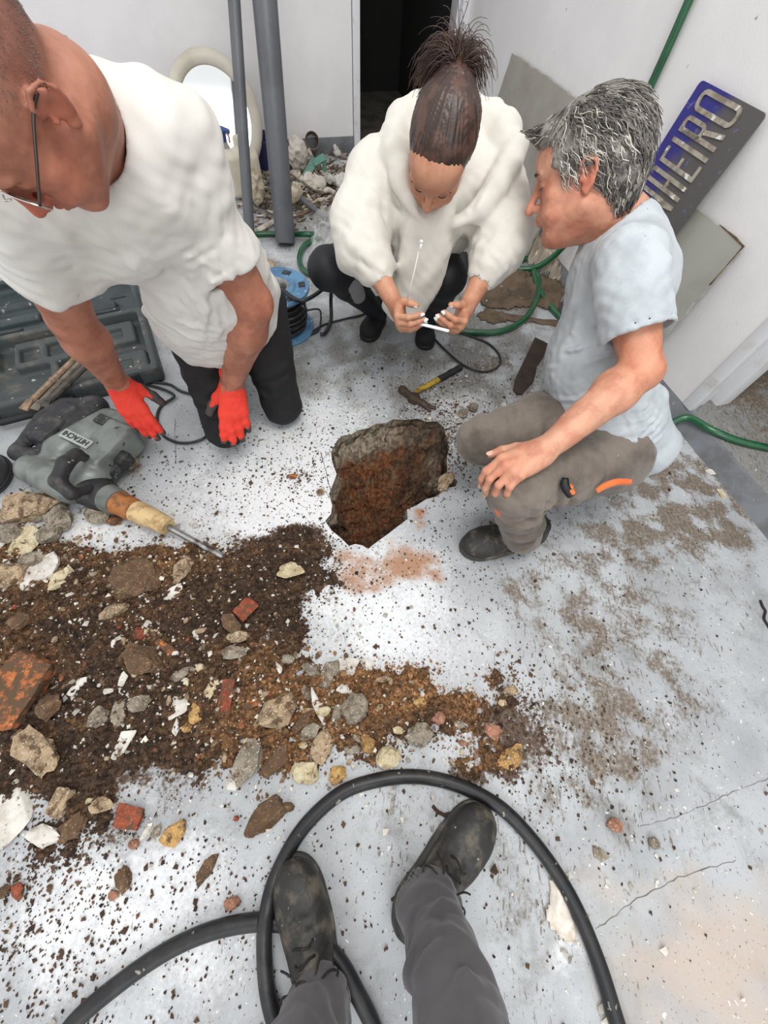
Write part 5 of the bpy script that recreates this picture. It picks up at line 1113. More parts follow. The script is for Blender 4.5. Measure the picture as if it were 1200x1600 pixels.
# ================================================================ grey-haired man crouching at the right
def man_right():
    root = empty('person', (.5, .85, 0)); tag(root, 'grey-haired man crouching at the right in pale grey T-shirt, one hand on his knee', 'person')
    hc = P(908, 279, .94); x0 = nrm(hc-CAM_O); f = nrm(np.array([-.87, .12, -.44])); f = nrm(f-x0*(f@x0)*.9); x1 = x0; up = nrm(np.cross(x1, f)); R = frame(f, up)
    hw = lambda *q: hc+R@np.array(q)*1.03
    nb = P(968, 352, 1.0); shL, shR = P(980, 412, .90), P(985, 372, 1.16); elL = P(1003, 578, .93); wrL = P(852, 702, .955)
    knL = P(803, 764, 1.035); hipL, hipR = np.array([.68, .80, .265]), np.array([.67, 1.0, .27]); hipc = (hipL+hipR)/2
    knR = P(752, 688, 1.20); anL = G(818, 833, .10); anR = np.array([.60, 1.07, .10])
    S = Sdf(); head_ops(S, None, hc, R, 1.03, smile=True, nose=.006)
    nk = hw(0, -.035, -.06); S.cone(nk, nb, .060, .066, k=.035); S.cone(hw(0, .03, -.085), lerp(nb, nk, .2)+R[:, 1]*.03, .030, .045, k=.035); S.ell(hw(0, .04, -.105), [.03, .04, .02], R, k=.03)
    S.cone(nb, hipc, .07, .08, k=.02); S.cone(lerp(shL, nb, .1), lerp(shR, nb, .1), .045, k=.02)
    m_ = lerp(shL, elL, .45); S.cone(shL, m_, .055, .054, k=.03); S.cone(m_, elL, .054, .043, k=.02); S.ell(elL+np.array([.012, -.004, -.01]), [.028, .028, .028], None, k=.025)
    fa = lerp(elL, wrL, .27); S.cone(elL, fa, .044, .050, k=.015); S.cone(fa, wrL, .050, .0305, k=.02, flat=(nrm(np.cross(wrL-elL, [0, 0, 1.0])), 1.0))
    elR = P(975, 500, 1.28); wrR = P(930, 610, 1.30); S.cone(shR, elR, .052, .043, k=.03); S.cone(elR, wrR, .045, .03, k=.02)
    dH = nrm(P(787, 736, .955)-wrL); zH = nrm(P(800, 725, .94)-knL); RH = frame(dH, zH)
    cH = [(26, 34, 22), (30, 36, 24), (32, 38, 24), (32, 36, 24)]
    tl = hand_ops(S, wrL, RH, 1 if (RH[:, 0]@np.array([0, 1, 0])) > 0 else -1, cH, [(.80, .62, -.1), (.45, .9, -.1), (.25, .95, -.12)], s=1.10, spread=.06)
    hand_ops(S, wrR, frame([-.6, -.1, -.6], [-.5, -.2, .6]), -1, cH, s=1.0)
    for i in (0, 1, 2, 3): pts = tl[i][0]; S.ell(pts[0]+RH[:, 2]*.004, [.011, .011, .009], RH, k=.006)
    S.disp(lambda p: -wnoise(p, .05, 3)*.0012-wnoise(p, .012, 4)*.0003)
    tint = skin_tint([(hw(0, .115, -.026), .03, (1.02, .78, .76)), (hw(-.05, .05, -.03), .05, (1.0, .9, .88)), (hw(0, .1, -.057), .015, (.9, .6, .58)), (hw(-.088, -.014, .0), .035, (1.0, .75, .72)), (hw(-.04, .05, -.09), .045, (.82, .74, .74)), (hw(-.031, .088, .036), .010, (.7, .62, .6)), (elL, .06, (1.02, .86, .8)), (lerp(shL, elL, .8), .1, (1.0, .92, .87)), (wrL+dH*.1, .05, (1.03, .88, .84)), (wrL+dH*.17, .03, (1.0, .8, .76)), (nk, .07, (1.0, .86, .83)), (hw(-.031, .088, .008), .008, (.55, .5, .48))])  # last mark paints the shaded eye crease into the colour
    S.build('body', .0030, M_SKIN3, root, tint=tint); nails(root, tl, M_NAIL)
    lashes(root, hc, R, 1.03, mat('brown_lashes', s2l(92, 66, 56), .8))
    # curly grey hair: cap and locks
    hg = mat('grey_hair', s2l(138, 133, 126), .5, s2l(96, 91, 86), 14, .4, .6, bmp=.6, bscale=160, bdist=.003); hl = mat('silver_hair', s2l(212, 207, 196), .45, s2l(160, 154, 145), 20, .4, .6)
    hd = mat('dark_grey_hair', s2l(84, 78, 74), .5, s2l(52, 48, 46), 20, .4, .6)
    Hh = Sdf(); Hh.ell(hw(0, -.026, .055), np.array([.087, .108, .092]), R, k=0); Hh.ell(hw(0, -.075, -.01), np.array([.078, .06, .085]), R, k=.04); Hh.ell(hw(0, .055, .098), np.array([.055, .05, .028]), R, k=.03)
    for x in (-1, 1): Hh.ell(hw(x*.062, .028, .045), np.array([.02, .03, .035]), R, k=.02)
    Hh.cut(hw(0, .078, .055), R@np.array([0, .92, -.38]), k=.006); Hh.cut(hw(0, .0, -.012), R@np.array([0, .62, -.78]), k=.01)
    Hh.disp(lambda p: -wnoise(p, .022, 2)*.004-wnoise(p, .01, 5)*.002); me_, HV = Hh.mesh('hair', .0030); obj('hair', me_, hg, root); HL = ((HV-hc)@R)/1.03
    sets = ([], []), ([], []), ([], [])
    for i in range(3000):
        s0 = HL[RNG.integers(len(HL))]; v = nrm((s0-np.array([0, -.03, .035]))/np.array([.085, .105, .1])); s0 = s0-v*.002
        if v[1]*.5-v[2] > .75 or (s0[2] < .0 and s0[1] > -.01) or (s0[1] > .045 and s0[2] < .092): continue
        flow = np.array([0, -.35 if s0[2] > .02 else -.1, -.55])+np.array([0, .75, .75])*max(0, (s0[1]-.0)/.08)*(s0[2] > .07)+v*.35; amp = RNG.uniform(.3, .9); ph0 = RNG.uniform(0, 6.28); d = flow-v*(flow@v)*.85; d = nrm(d); sd = np.cross(v, d); Lk = RNG.uniform(.03, .07)*(.62 if s0[1] > .03 else 1.1 if s0[2] > .09 else 1); Lk *= (.75 if (s0[1] > .0 and s0[2] < .06) else 1); p = s0.copy(); pts = [hw(*p)]
        for k in range(7): dd = nrm(d+sd*math.sin(ph0+k*1.15)*amp+v*(.20-.09*k)+RNG.normal(0, .08, 3)); p = p+dd*Lk/7; pts.append(hw(*p))
        sil = (s0[1] > -.02 and s0[2] < .085); pr = [.35, .5, .15] if sil else [.6, .15, .25]
        if s0[2] < .0: pr = [.4, .1, .5]
        k_ = int(RNG.choice(3, p=pr)); sets[k_][0].append(np.array(pts)); sets[k_][1].append(np.linspace(.0016, .0006, 8)*RNG.uniform(.7, 1.3))
    for (L, Rr), mm, nm in zip(sets, (hg, hl, hd), ('grey_locks', 'silver_locks', 'dark_locks')):
        V, F = strands_geo(L, Rr, 4); obj(nm, np_mesh(nm, V, F, True), mm, root)
    L = []; Rr = []
    for i in range(60):
        for x in (-1, 1): t = RNG.uniform(0, 1); p = lerp(np.array([x*.045, .088, .036]), np.array([x*.014, .096, .038]), t); L.append(np.array([hw(*p), hw(*(p+np.array([x*.006, .004, RNG.normal(0, .002)])))])); Rr.append([.0008, .0003])
    V, F = strands_geo(L, Rr, 3); obj('eyebrow', np_mesh('eyebrow', V, F, False), hd, root)
    # T-shirt
    sp = nrm(nb-hipc); fw = nrm(np.array([-1.0, -.05, 0])-sp*(np.array([-1.0, -.05, 0])@sp)); rt = np.cross(fw, sp); fr = np.stack([rt, fw, sp], 1); H = np.linalg.norm(nb-hipc)
    def T(x, y, z): return hipc+fr@np.array([x, y, z])
    T2 = Sdf(); T2.ell(T(0, -.01, H-.14), [.165, .125, .17], fr, k=0); T2.ell(T(0, .035, .20), [.165, .140, .19], fr, k=.07); T2.ell(T(0, .0, .05), [.175, .145, .15], fr, k=.06)
    T2.cone(lerp(shL, nb, .05), lerp(shR, nb, .05), .064, k=.05); T2.cone(nb-sp*.05, nb, .085, .07, k=.04)
    sl, sr = lerp(shL, elL, .66), lerp(shR, elR, .66); T2.cone(shL, lerp(shL, elL, .85), .072, .084, k=.045, caps=[(sl, elL-shL)]); T2.cone(shR, lerp(shR, elR, .85), .072, .08, k=.045, caps=[(sr, elR-shR)])
    T2.cone(T(-.03, -.05, .03), T(-.05, -.12, -.055), .12, .09, k=.05); T2.cone(T(.03, -.05, .03), T(.03, -.11, -.03), .12, .09, k=.05)
    T2.spine = (hipc, nb)
    for i in range(8): z = .36-.045*i; T2.ridge([T(-.17, -.06, z+.03), T(-.165, .04, z), T(-.10, .14, z-.035), T(.0, .17, z-.04)], .007, .0075)
    for i in range(6): z = .12-.03*i; T2.ridge([T(-.17, -.12, z+.05), T(-.19, -.03, z-.01), T(-.14, .09, z-.01)], .007, .0075)
    for i in range(5): T2.ridge([T(-.17, -.10+.02*i, -.07), T(-.185, -.13+.03*i, .02), T(-.17, -.12+.035*i, .10)], .007, .005)
    T2.spine = (shL, elL)
    for t in (.15, .3, .45): a = lerp(shL, elL, t); T2.ridge([a+fw*.08, a-np.array([0, .09, 0]), a-fw*.05+np.array([0, -.03, .05])], .010, .0045)
    T2.spine = (hipc, nb)
    T2.ridge([T(-.10, .05, H+.02), T(-.155, .06, H-.08), T(-.16, .04, H-.18)], .004, -.004); q = lerp(shL, elL, .60); T2.disp(lambda p: -wnoise(p, .09, 3)*.004-wnoise(p, .03, 4)*.0015)
    n0 = nrm(elL-shL).astype(np.float32); q0 = q.astype(np.float32); T2.disp(lambda p: np.where(((p-q0)**2).sum(-1) < .011, .0022*np.exp(-(((p-q0)@n0)/.0022)**2), 0).astype(np.float32))
    T2.cone(nk, nb+sp*.012, .074, .070, k=.006, mode='s'); d = elL-shL; T2.cone(lerp(shL, elL, .55), elL, .0715, .072, k=.004, mode='s', caps=[(lerp(shL, elL, .57), -d), (lerp(shL, elL, .74), d)])
    T2.build('t_shirt', .0046, M_TEE2, root)
    # work trousers
    J = Sdf(); J.ell(hipc+np.array([.0, 0, .0]), [.16, .17, .13], None, k=0)
    for h, kn, an in ((hipL, knL, anL), (hipR, knR, anR)):
        J.cone(h, lerp(h, kn, .5), .120, .094, k=.05); J.cone(lerp(h, kn, .5), kn, .094, .070, k=.03); J.cone(kn, lerp(kn, an, .5), .070, .066, k=.03); J.cone(lerp(kn, an, .5), an+np.array([0, 0, -.012]), .066, .064, k=.02)
    side = np.array([0, -1.0, 0]); th = nrm(knL-hipL); u_ = np.cross(th, [0, 1.0, 0]); u_ = u_*(1 if u_[2] > 0 else -1)
    J.spine = (hipL, knL)
    for t, a in ((.35, .0), (.5, .1), (.62, .0), (.72, .05), (.84, .0)): q = lerp(hipL, knL, t); J.ridge([q+u_*.085+side*.02, q+side*.09+u_*.03-th*.03*a, q+side*.09-u_*.05-th*.05, q-u_*.09-th*.05], .012, .012)
    J.spine = (knL, anL)
    for t in (.2, .35, .5, .68, .85): q = lerp(knL, anL, t); J.ridge([q+np.array([-.07, .0, .02]), q+np.array([-.03, -.065, -.006]), q+np.array([.05, -.05, .015]), q+np.array([.08, .02, .05])], .012, .013)
    J.spine = (hipR, knR)
    for t in (.5, .62, .74, .86): q = lerp(hipR, knR, t); J.ridge([q+np.array([.0, .08, .03]), q+np.array([-.01, -.02, .088]), q+np.array([.02, -.085, .02])], .012, .010)
    J.spine = (hipL, knL)
    pk = lerp(hipL, knL, .62)+side*.096; J.ridge([pk+u_*.03+th*.09, pk-u_*.01, pk+u_*.03-th*.06], .006, .008); J.ridge([pk-u_*.035+th*.10, pk-u_*.045, pk+u_*.005-th*.07], .007, -.010)
    J.disp(lambda p: -wnoise(p, .06, 4)*.0035-wnoise(p, .025, 1)*.0015); J.cut(anL+np.array([0, 0, -.062]), [0, 0, -1.0], k=.003) ; J.cone(anL+np.array([0, 0, -.09]), anL+np.array([0, 0, -.03]), .056, k=.003, mode='s'); J.build('trousers', .0052, M_WORK, root)
    def loose_strip(name, pts, w, m, par):     # a small folded cloth strip
        P3 = spline(pts, 6); n = len(P3); Tn = np.gradient(P3, axis=0); nn = np.array([-.1, -1.0, .5]); Sd = np.cross(Tn, nn); Sd /= np.linalg.norm(Sd, axis=1)[:, None]; ww = w*(.6+.5*np.sin(np.linspace(.3, 2.6, n)))[:, None]
        o1 = nrm(nn)*.004; A, B = P3-Sd*ww/2, P3+Sd*ww/2; C_ = P3+o1; V = np.concatenate([A, C_, B, A-o1*1.5, B-o1*1.5]); F = []
        for i in range(n-1): F += [(i, i+1, n+i+1, n+i), (n+i, n+i+1, 2*n+i+1, 2*n+i), (3*n+i, i, i+1, 3*n+i+1)[::-1], (4*n+i, 2*n+i, 2*n+i+1, 4*n+i+1), (3*n+i, 4*n+i, 4*n+i+1, 3*n+i+1)]
        return obj(name, np_mesh(name, V, np.array(F), True), m, par)
    loose_strip('pocket_lining', [P(933, 768, 1.04), P(946, 760, 1.035), P(965, 754, 1.035), P(986, 754, 1.04)], .018, M_ORANGE, root)
    loose_strip('pocket_lining', [P(893, 758, .985), P(891, 766, .985), P(896, 772, .985)], .014, M_ORANGE, root); loose_strip('pocket_flap', [P(884, 748, .985), P(884, 762, .985), P(893, 776, .99)], .02, M_LEGG, root)
    loose_strip('knee_pad_tab', [P(772, 783, 1.02), P(775, 795, 1.03), P(781, 806, 1.05)], .009, M_ORANGE, root)
    shoe('shoe', root, G(846, 836, 0), G(719, 860, 0), m=M_SHOE, sole=M_SOLE, w=.052, ankle=.095, lacem=M_LACE); shoe('shoe', root, np.array([.68, 1.08, 0]), np.array([.40, 1.04, 0]), m=M_SHOE, sole=M_SOLE, w=.05)
man_right()

# ================================================================ the standing person whose legs come in from below
def legs_person():
    root = empty('person', (.05, -.5, 0)); tag(root, 'standing person seen from above, only dark grey trousers and dusty black laced shoes in view', 'person')
    aL, aR = np.array([-.02, -.52, .10]), np.array([.19, -.385, .10]); kL, kR = np.array([-.06, -.50, .50]), np.array([.17, -.47, .51]); hL, hR = np.array([-.055, -.62, .88]), np.array([.125, -.62, .88])
    aL = G(494, 1590, .10); aR = G(672, 1420, .10)
    kL = aL+np.array([-.055, -.035, .40]); kR = aR+np.array([.015, -.08, .40])
    B = Sdf(); 
    for h, k_, a in ((hL, kL, aL), (hR, kR, aR)): B.cone(h, k_, .075, .05, k=.03); B.cone(k_, lerp(k_, a, .4), .05, .052, k=.02); B.cone(lerp(k_, a, .4), a+np.array([0, 0, -.04]), .05, .036, k=.02)
    B.cone(hL, hR, .09, k=.05); B.build('body', .007, M_SKIN1, root, tint=skin_tint([]))
    J = Sdf(); J.ell([.035, -.63, .90], [.17, .12, .12], None, k=0)
    for h, k_, a in ((hL, kL, aL), (hR, kR, aR)):
        J.cone(h, k_, .098, .073, k=.05); J.cone(k_, lerp(k_, a, .5), .070, .066, k=.02); J.cone(lerp(k_, a, .5), a+np.array([0, 0, -.02]), .066, .066, k=.02)
        J.spine = (k_, a)
        for t in (.3, .55, .72, .86, .95): q = lerp(k_, a, t); s_ = 1 if t in (.3, .72, .95) else -1; J.ridge([q+np.array([-.07*s_, .0, .05]), q+np.array([.0, .068, -.0]), q+np.array([.07*s_, .01, -.03])], .014, .009)
        q = lerp(k_, a, .1); J.ridge([q+np.array([0, .075, .03]), lerp(k_, a, .6)+np.array([.0, .068, 0]), a+np.array([0, .068, -.02])], .005, .003)
    J.disp(lambda p: -wnoise(p, .07, 2)*.004-wnoise(p, .03, 3)*.0012); J.cut([0, 0, .055], [0, 0, -1.0], k=.003); J.cut([0, 0, .98], [0, 0, 1.0], k=.01)
    for a in (aL, aR): J.cone(a+np.array([0, 0, -.06]), a+np.array([0, 0, -.025]), .059, k=.003, mode='s')
    J.build('trousers', .0052, M_WORK2, root)
    for a, toe in ((aL, G(455, 1338, .02)), (aR, G(762, 1262, .02))):
        toe = np.array([toe[0], toe[1], 0]); d = nrm(np.array([toe[0]-a[0], toe[1]-a[1], 0])); heel = toe-d*.315; shoe('shoe', root, heel, toe, m=M_SHOE, sole=M_SOLE, w=.053, ankle=.10, lacem=M_LACE)
legs_person()

# ================================================================ tools, pipes, hoses and the rest
def uvp(u, v, z=0.0): return UV(u, v, z)
M_PIPE = mat('grey_pvc_pipe', s2l(96, 98, 102), .42, s2l(84, 86, 90), 6, bmp=.1, bscale=60, speck=s2l(150, 148, 142), speck_scale=26, speck_lo=.72)
def leaning_pipe(name, base_px, top_px, r, label, bore=True, vend=WV-.03, zb=0.0):
    b0 = G(base_px[0], base_px[1], zb); w = _ray(*top_px); v0 = b0@E2; vt = vend-r
    # the pipe rests against the back wall at a height chosen so that it passes through the seen direction
    best = None
    for zt in np.linspace(1.6, 2.6, 101):
        s = (vt-v0)/zt                                    # run per height
        t = ((v0-CAM_O@E2)+s*CAM_O[2])/((w@E2)-s*w[2]); p = CAM_O+w*t; d = p-b0; ut = b0@E1+(p@E1-b0@E1)/p[2]*zt if p[2] > 0 else 0
        if best is None or abs(zt-2.2) < abs(best[0]-2.2): best = (zt, UV(ut, vt, zt))
    top = best[1]; d = nrm(top-b0); L = np.linalg.norm(top-b0); R = frame(np.cross(d, [1, 0, 0]), d); M = M4(R, b0+EZ*r*.25)
    root = tag(empty(name, tuple(b0)), label, 'pipe'); b = MB(); b.lathe([(r*.86, 0.012), (r*.93, 0), (r, .006), (r, L-.006), (r*.93, L), (r*.86, L-.02), (r*.86, .012)], M, 36); b.build('pipe_wall', M_PIPE, root, smooth=False); autosmooth(root.children[0].data)
    return root
leaning_pipe('wide_pipe', (447, 384), (414, 0), .0535, 'wide grey plastic pipe leaning on the back wall, foot on the floor')
leaning_pipe('thin_pipe', (392, 388), (366, 0), .0265, 'thin grey plastic pipe leaning left of the wide one, behind the kneeling man')

# green hose
M_GREEN = mat('green_pvc_hose', s2l(22, 88, 52), .3, s2l(16, 70, 42), 10, spec=.6, coat=.2, speck=s2l(120, 130, 110), speck_scale=40, speck_lo=.72)
def hose(name, pts, r, m, label, cat='hose', n=10, sides=14, group=None):
    b = MB(); b.tube(spline(pts, n), r, sides); o = b.build(name, m, None, smooth=True); return tag(o, label, cat, group)
rg_ = .0145
hose('garden_hose', [uvp(1.58, 1.78, 1.35), uvp(1.58, 1.755, .95), uvp(1.58, 1.755, .71), uvp(1.575, 1.77, .40), uvp(1.55, 1.82, .16), uvp(1.46, 1.88, .03), uvp(1.32, 1.98, rg_), G(868, 388, rg_), G(830, 400, rg_), G(800, 412, rg_), G(750, 425, rg_), G(690, 428, rg_), G(620, 430, rg_), G(560, 432, rg_), G(505, 432, rg_), G(477, 424, rg_), G(468, 405, rg_), G(476, 384, rg_), G(500, 369, rg_), G(480, 366, rg_*3), G(445, 366, rg_), G(400, 366, rg_), G(330, 372, rg_), G(250, 380, rg_)], rg_,
     M_GREEN, 'green hose hanging down the right wall and running behind the woman to the pipes')
hose('garden_hose', [G(590, 420, rg_), G(612, 450, rg_), G(640, 480, rg_), G(680, 503, rg_), G(730, 518, rg_), G(780, 518, rg_), G(818, 500, rg_), G(838, 468, rg_), G(842, 438, rg_*1.2), G(834, 424, rg_*2.4), G(838, 442, rg_*1.3), G(850, 466, rg_), G(880, 500, rg_), G(950, 570, rg_), G(1010, 632, rg_), uvp(1.50, .72, .02), uvp(1.57, .705, .06), G(1112, 672, STEP+rg_), G(1150, 688, STEP+rg_), G(1202, 700, STEP+rg_), G(1290, 712, STEP+rg_), uvp(2.6, .1, STEP+rg_)], rg_,
     M_GREEN, 'green hose looping in front of the plastic sheet and crossing the grey step')
# big black hose round the standing person's feet
M_BLKH = mat('black_rubber_hose', s2l(25, 25, 27), .45, s2l(44, 43, 42), 14, .45, .65, bmp=.3, bscale=60, bdist=.002, speck=s2l(140, 136, 128), speck_scale=48, speck_lo=.69)
rb_ = .0165
hose('rubber_hose', [G(1010, 2300, rb_), G(1015, 1760, rb_), G(965, 1600, rb_), G(932, 1495, rb_), G(892, 1402, rb_), G(842, 1325, rb_), G(785, 1264, rb_), G(722, 1229, rb_), G(660, 1214, rb_), G(600, 1217, rb_), G(535, 1238, rb_), G(475, 1292, rb_), G(433, 1365, rb_), G(416, 1430, rb_*2.4), G(413, 1490, rb_*1.6), G(420, 1560, rb_), G(445, 1640, rb_), G(480, 1720, rb_), G(560, 2100, rb_)], rb_,
     M_BLKH, 'thick black rubber hose curling around both shoes of the standing person')
hose('rubber_hose', [G(60, 1690, rb_), G(112, 1602, rb_), G(195, 1530, rb_), G(275, 1478, rb_), G(350, 1449, rb_), G(425, 1440, rb_), G(480, 1456, rb_), G(528, 1500, rb_), G(560, 1556, rb_), G(585, 1610, rb_), G(610, 1700, rb_)], rb_,
     M_BLKH, 'black rubber hose arching in from the bottom left, under the larger loop')
# thin cables
M_CABLE = mat('black_cable', s2l(38, 38, 40), .5, s2l(66, 64, 62), 30, .5, .7)
hose('cable', [G(618, 470, .006), G(660, 510, .006), G(697, 548, .006), G(727, 572, .006), G(757, 581, .006), G(779, 572, .006), G(781, 556, .006), G(765, 538, .006), G(738, 526, .006), G(705, 515, .012), G(660, 500, .006)], .0045, M_CABLE, 'thin black cable looped on the floor right of the phone', 'cable')
hose('cable', [G(165, 606, .006), G(195, 600, .006), G(240, 604, .006), G(272, 618, .012), G(252, 634, .006), G(245, 655, .006), G(253, 678, .006), G(276, 691, .006), G(302, 691, .006), G(322, 682, .006), G(345, 660, .006), G(330, 625, .006), G(285, 612, .006), G(262, 600, .006), G(215, 596, .006)], .0055, M_CABLE, 'grey-black power cable coiled between the two gloves', 'cable')
hose('cable', [G(-30, 400, .006), G(0, 416, .006), G(12, 424, .006), G(40, 440, .006)], .005, M_CABLE, 'short run of black cable at the left edge above the tool case', 'cable')
# cable reel
def reel():
    c = G(443, 512, 0); root = tag(empty('cable_reel', tuple(c)), 'blue plastic cable reel wound with black cable behind the kneeling man', 'cable reel')
    bl = mat('blue_reel_plastic', s2l(92, 138, 172), .5, s2l(72, 108, 142), 12, bmp=.2, bscale=60, speck=s2l(190, 196, 200), speck_scale=50, speck_lo=.66)
    M = M4(np.eye(3), c); r = .142; h = .20
    for nm, z in (('lower_flange', 0.0), ('upper_flange', h-.016)):
        b = MB(); b.lathe([(.055, z), (r, z), (r+.003, z+.008), (r, z+.016), (r-.012, z+.016), (r-.016, z+.012), (.085, z+.012), (.080, z+.017), (.055, z+.017), (.055, z)], M, 48); fl = b.build(nm, bl, root); autosmooth(fl.data)
        if z > 0:
            for a in np.linspace(.3, .3+6.283, 7)[:-1]:
                w = MB(); R = np.array([[math.cos(a), -math.sin(a), 0], [math.sin(a), math.cos(a), 0], [0, 0, 1]]); w.box(c+R@np.array([.112, 0, z+.0135]), (.028, .036, .004), R); w.build('vent', M_CABLE, fl, bevel=.002)
    b = MB(); b.lathe([(.050, .016), (.050, h-.02)], M, 32); b.lathe([(.046, h-.03), (.05, h+.0), (.058, h+.004), (.06, h), (.06, h-.02)], M, 32); b.build('hub', mat('grey_hub', s2l(150, 152, 154), .5, s2l(90, 88, 86), 30), root, smooth=True)
    b = MB(); b.lathe([(0, h-.04), (.046, h-.04)], M, 24); b.box(c+np.array([0, 0, h-.035]), (.05, .012, .012)); b.box(c+np.array([.0, .0, h-.03]), (.012, .05, .012)); b.build('socket', M_CABLE, root)
    pts = []; turns = 15
    for k in range(turns*24+1): a = k/24*2*math.pi; rr = .104+.010*math.sin(a*.37)+.004*math.sin(a*1.7); pts.append(c+np.array([rr*math.cos(a), rr*math.sin(a), .024+(h-.05)*k/(turns*24)]))
    b = MB(); b.tube(pts, .0058, 6); b.lathe([(.100, .018), (.100, h-.018)], M, 32); b.build('wound_cable', M_CABLE, root, smooth=True)
    b = MB(); hz = h+.012; b.tube(spline([c+np.array([-.12, -.06, hz]), c+np.array([.0, -.02, hz+.004]), G(470, 470, hz), G(512, 447, hz), G(517, 452, hz-.05), G(517, 470, .09), G(517, 500, .02), G(508, 520, .012), G(500, 522, .012)], 6), .0085, 10); b.build('carry_frame', mat('black_tube_frame', s2l(34, 32, 34), .4), root, smooth=True)
    b = MB(); b.tube(spline([c+np.array([.12, .0, .1]), G(500, 485, .04), G(498, 515, .01), G(480, 524, .006), G(505, 508, .006), G(540, 498, .006), G(570, 490, .006), G(600, 470, .006)], 8), .0045, 8); b.build('loose_end', M_CABLE, root, smooth=True)
reel()

# boards and nameplate leaning on the right wall
def leaning_panel(name, v0, v1, h, th, m, label, cat, run=.10, jag=.006, root=None, foot_u=None, cut=None):
    """a plate standing on the floor and leaning on the right wall; local x along the wall, y up the plate, z outwards"""
    fu = (foot_u if foot_u is not None else WU-run); zt = math.sqrt(h*h-(WU-fu-.004)**2) if h > (WU-fu) else h
    up = nrm(UV(WU-.004-th-fu, 0, zt)); ax = E2*-1.0; out = np.cross(ax, up); R = np.stack([ax, up, out], 1)
    if out@E1 > 0: out = -out; R = np.stack([ax, up, out], 1)
    return R, UV(fu, v1, 0.004), up
def panel_mesh(name, R, o, w, h, th, m, parent=None, jag=0.0, seed=1, corner=0.0):
    r = np.random.default_rng(seed); P2 = []
    if corner: 
        for cx, cy, a0 in ((w-corner, corner, -90), (w-corner, h-corner, 0), (corner, h-corner, 90), (corner, corner, 180)):
            for a in np.linspace(a0, a0+90, 6): P2.append((cx+corner*math.cos(math.radians(a)), cy+corner*math.sin(math.radians(a))))
    else:
        def edge(a, b_, n): 
            for k in range(n): t = k/n; q = lerp(a, b_, t); P2.append((q[0]+r.normal(0, jag), q[1]+r.normal(0, jag)))
        edge((0, 0), (w, 0), 14); edge((w, 0), (w, h), 26); edge((w, h), (0, h), 26); edge((0, h), (0, 0), 14)
    b = MB(); b.prism(P2, 0, th, M4(R, o)); return b.build(name, m, parent)
M_PLY = mat('grey_painted_board', s2l(158, 154, 146), .7, s2l(140, 135, 126), 3, bmp=.2, bscale=50, speck=s2l(66, 56, 48), speck_scale=16, speck_lo=.735)
M_PLY2 = mat('grey_green_board', s2l(162, 162, 154), .65, s2l(150, 149, 140), 4, bmp=.15, bscale=50)
M_RAW = mat('raw_chipped_edge', s2l(120, 92, 66), .9, s2l(70, 52, 40), 40)
R, o, up = leaning_panel('board', 2.02, 2.86, .615, .012, None, '', '', run=.12); a = panel_mesh('board', R, o, .86, .615, .012, M_PLY, None, .0022, 3); tag(a, 'tall grey painted board leaning on the right wall behind the grey-haired man', 'board')
R, o, up = leaning_panel('board', 1.0, 1.78, .57, .012, None, '', '', run=.10); root = tag(empty('board', tuple(o)), 'pale grey board with chipped corner leaning right of the blue nameplate', 'board'); panel_mesh('panel', R, UV(WU-.10, 1.60, .004), .60, .57, .012, M_PLY2, root, .0025, 5)
b = MB(); q = UV(WU-.10, 1.60, .004); b.tube([q+R@np.array([.47, .572, .012]), q+R@np.array([.55, .571, .013]), q+R@np.array([.598, .566, .012]), q+R@np.array([.600, .50, .012]), q+R@np.array([.601, .44, .012])], [.001, .003, .003, .0015, .003], 6); b.build('chipped_edge', M_RAW, root)
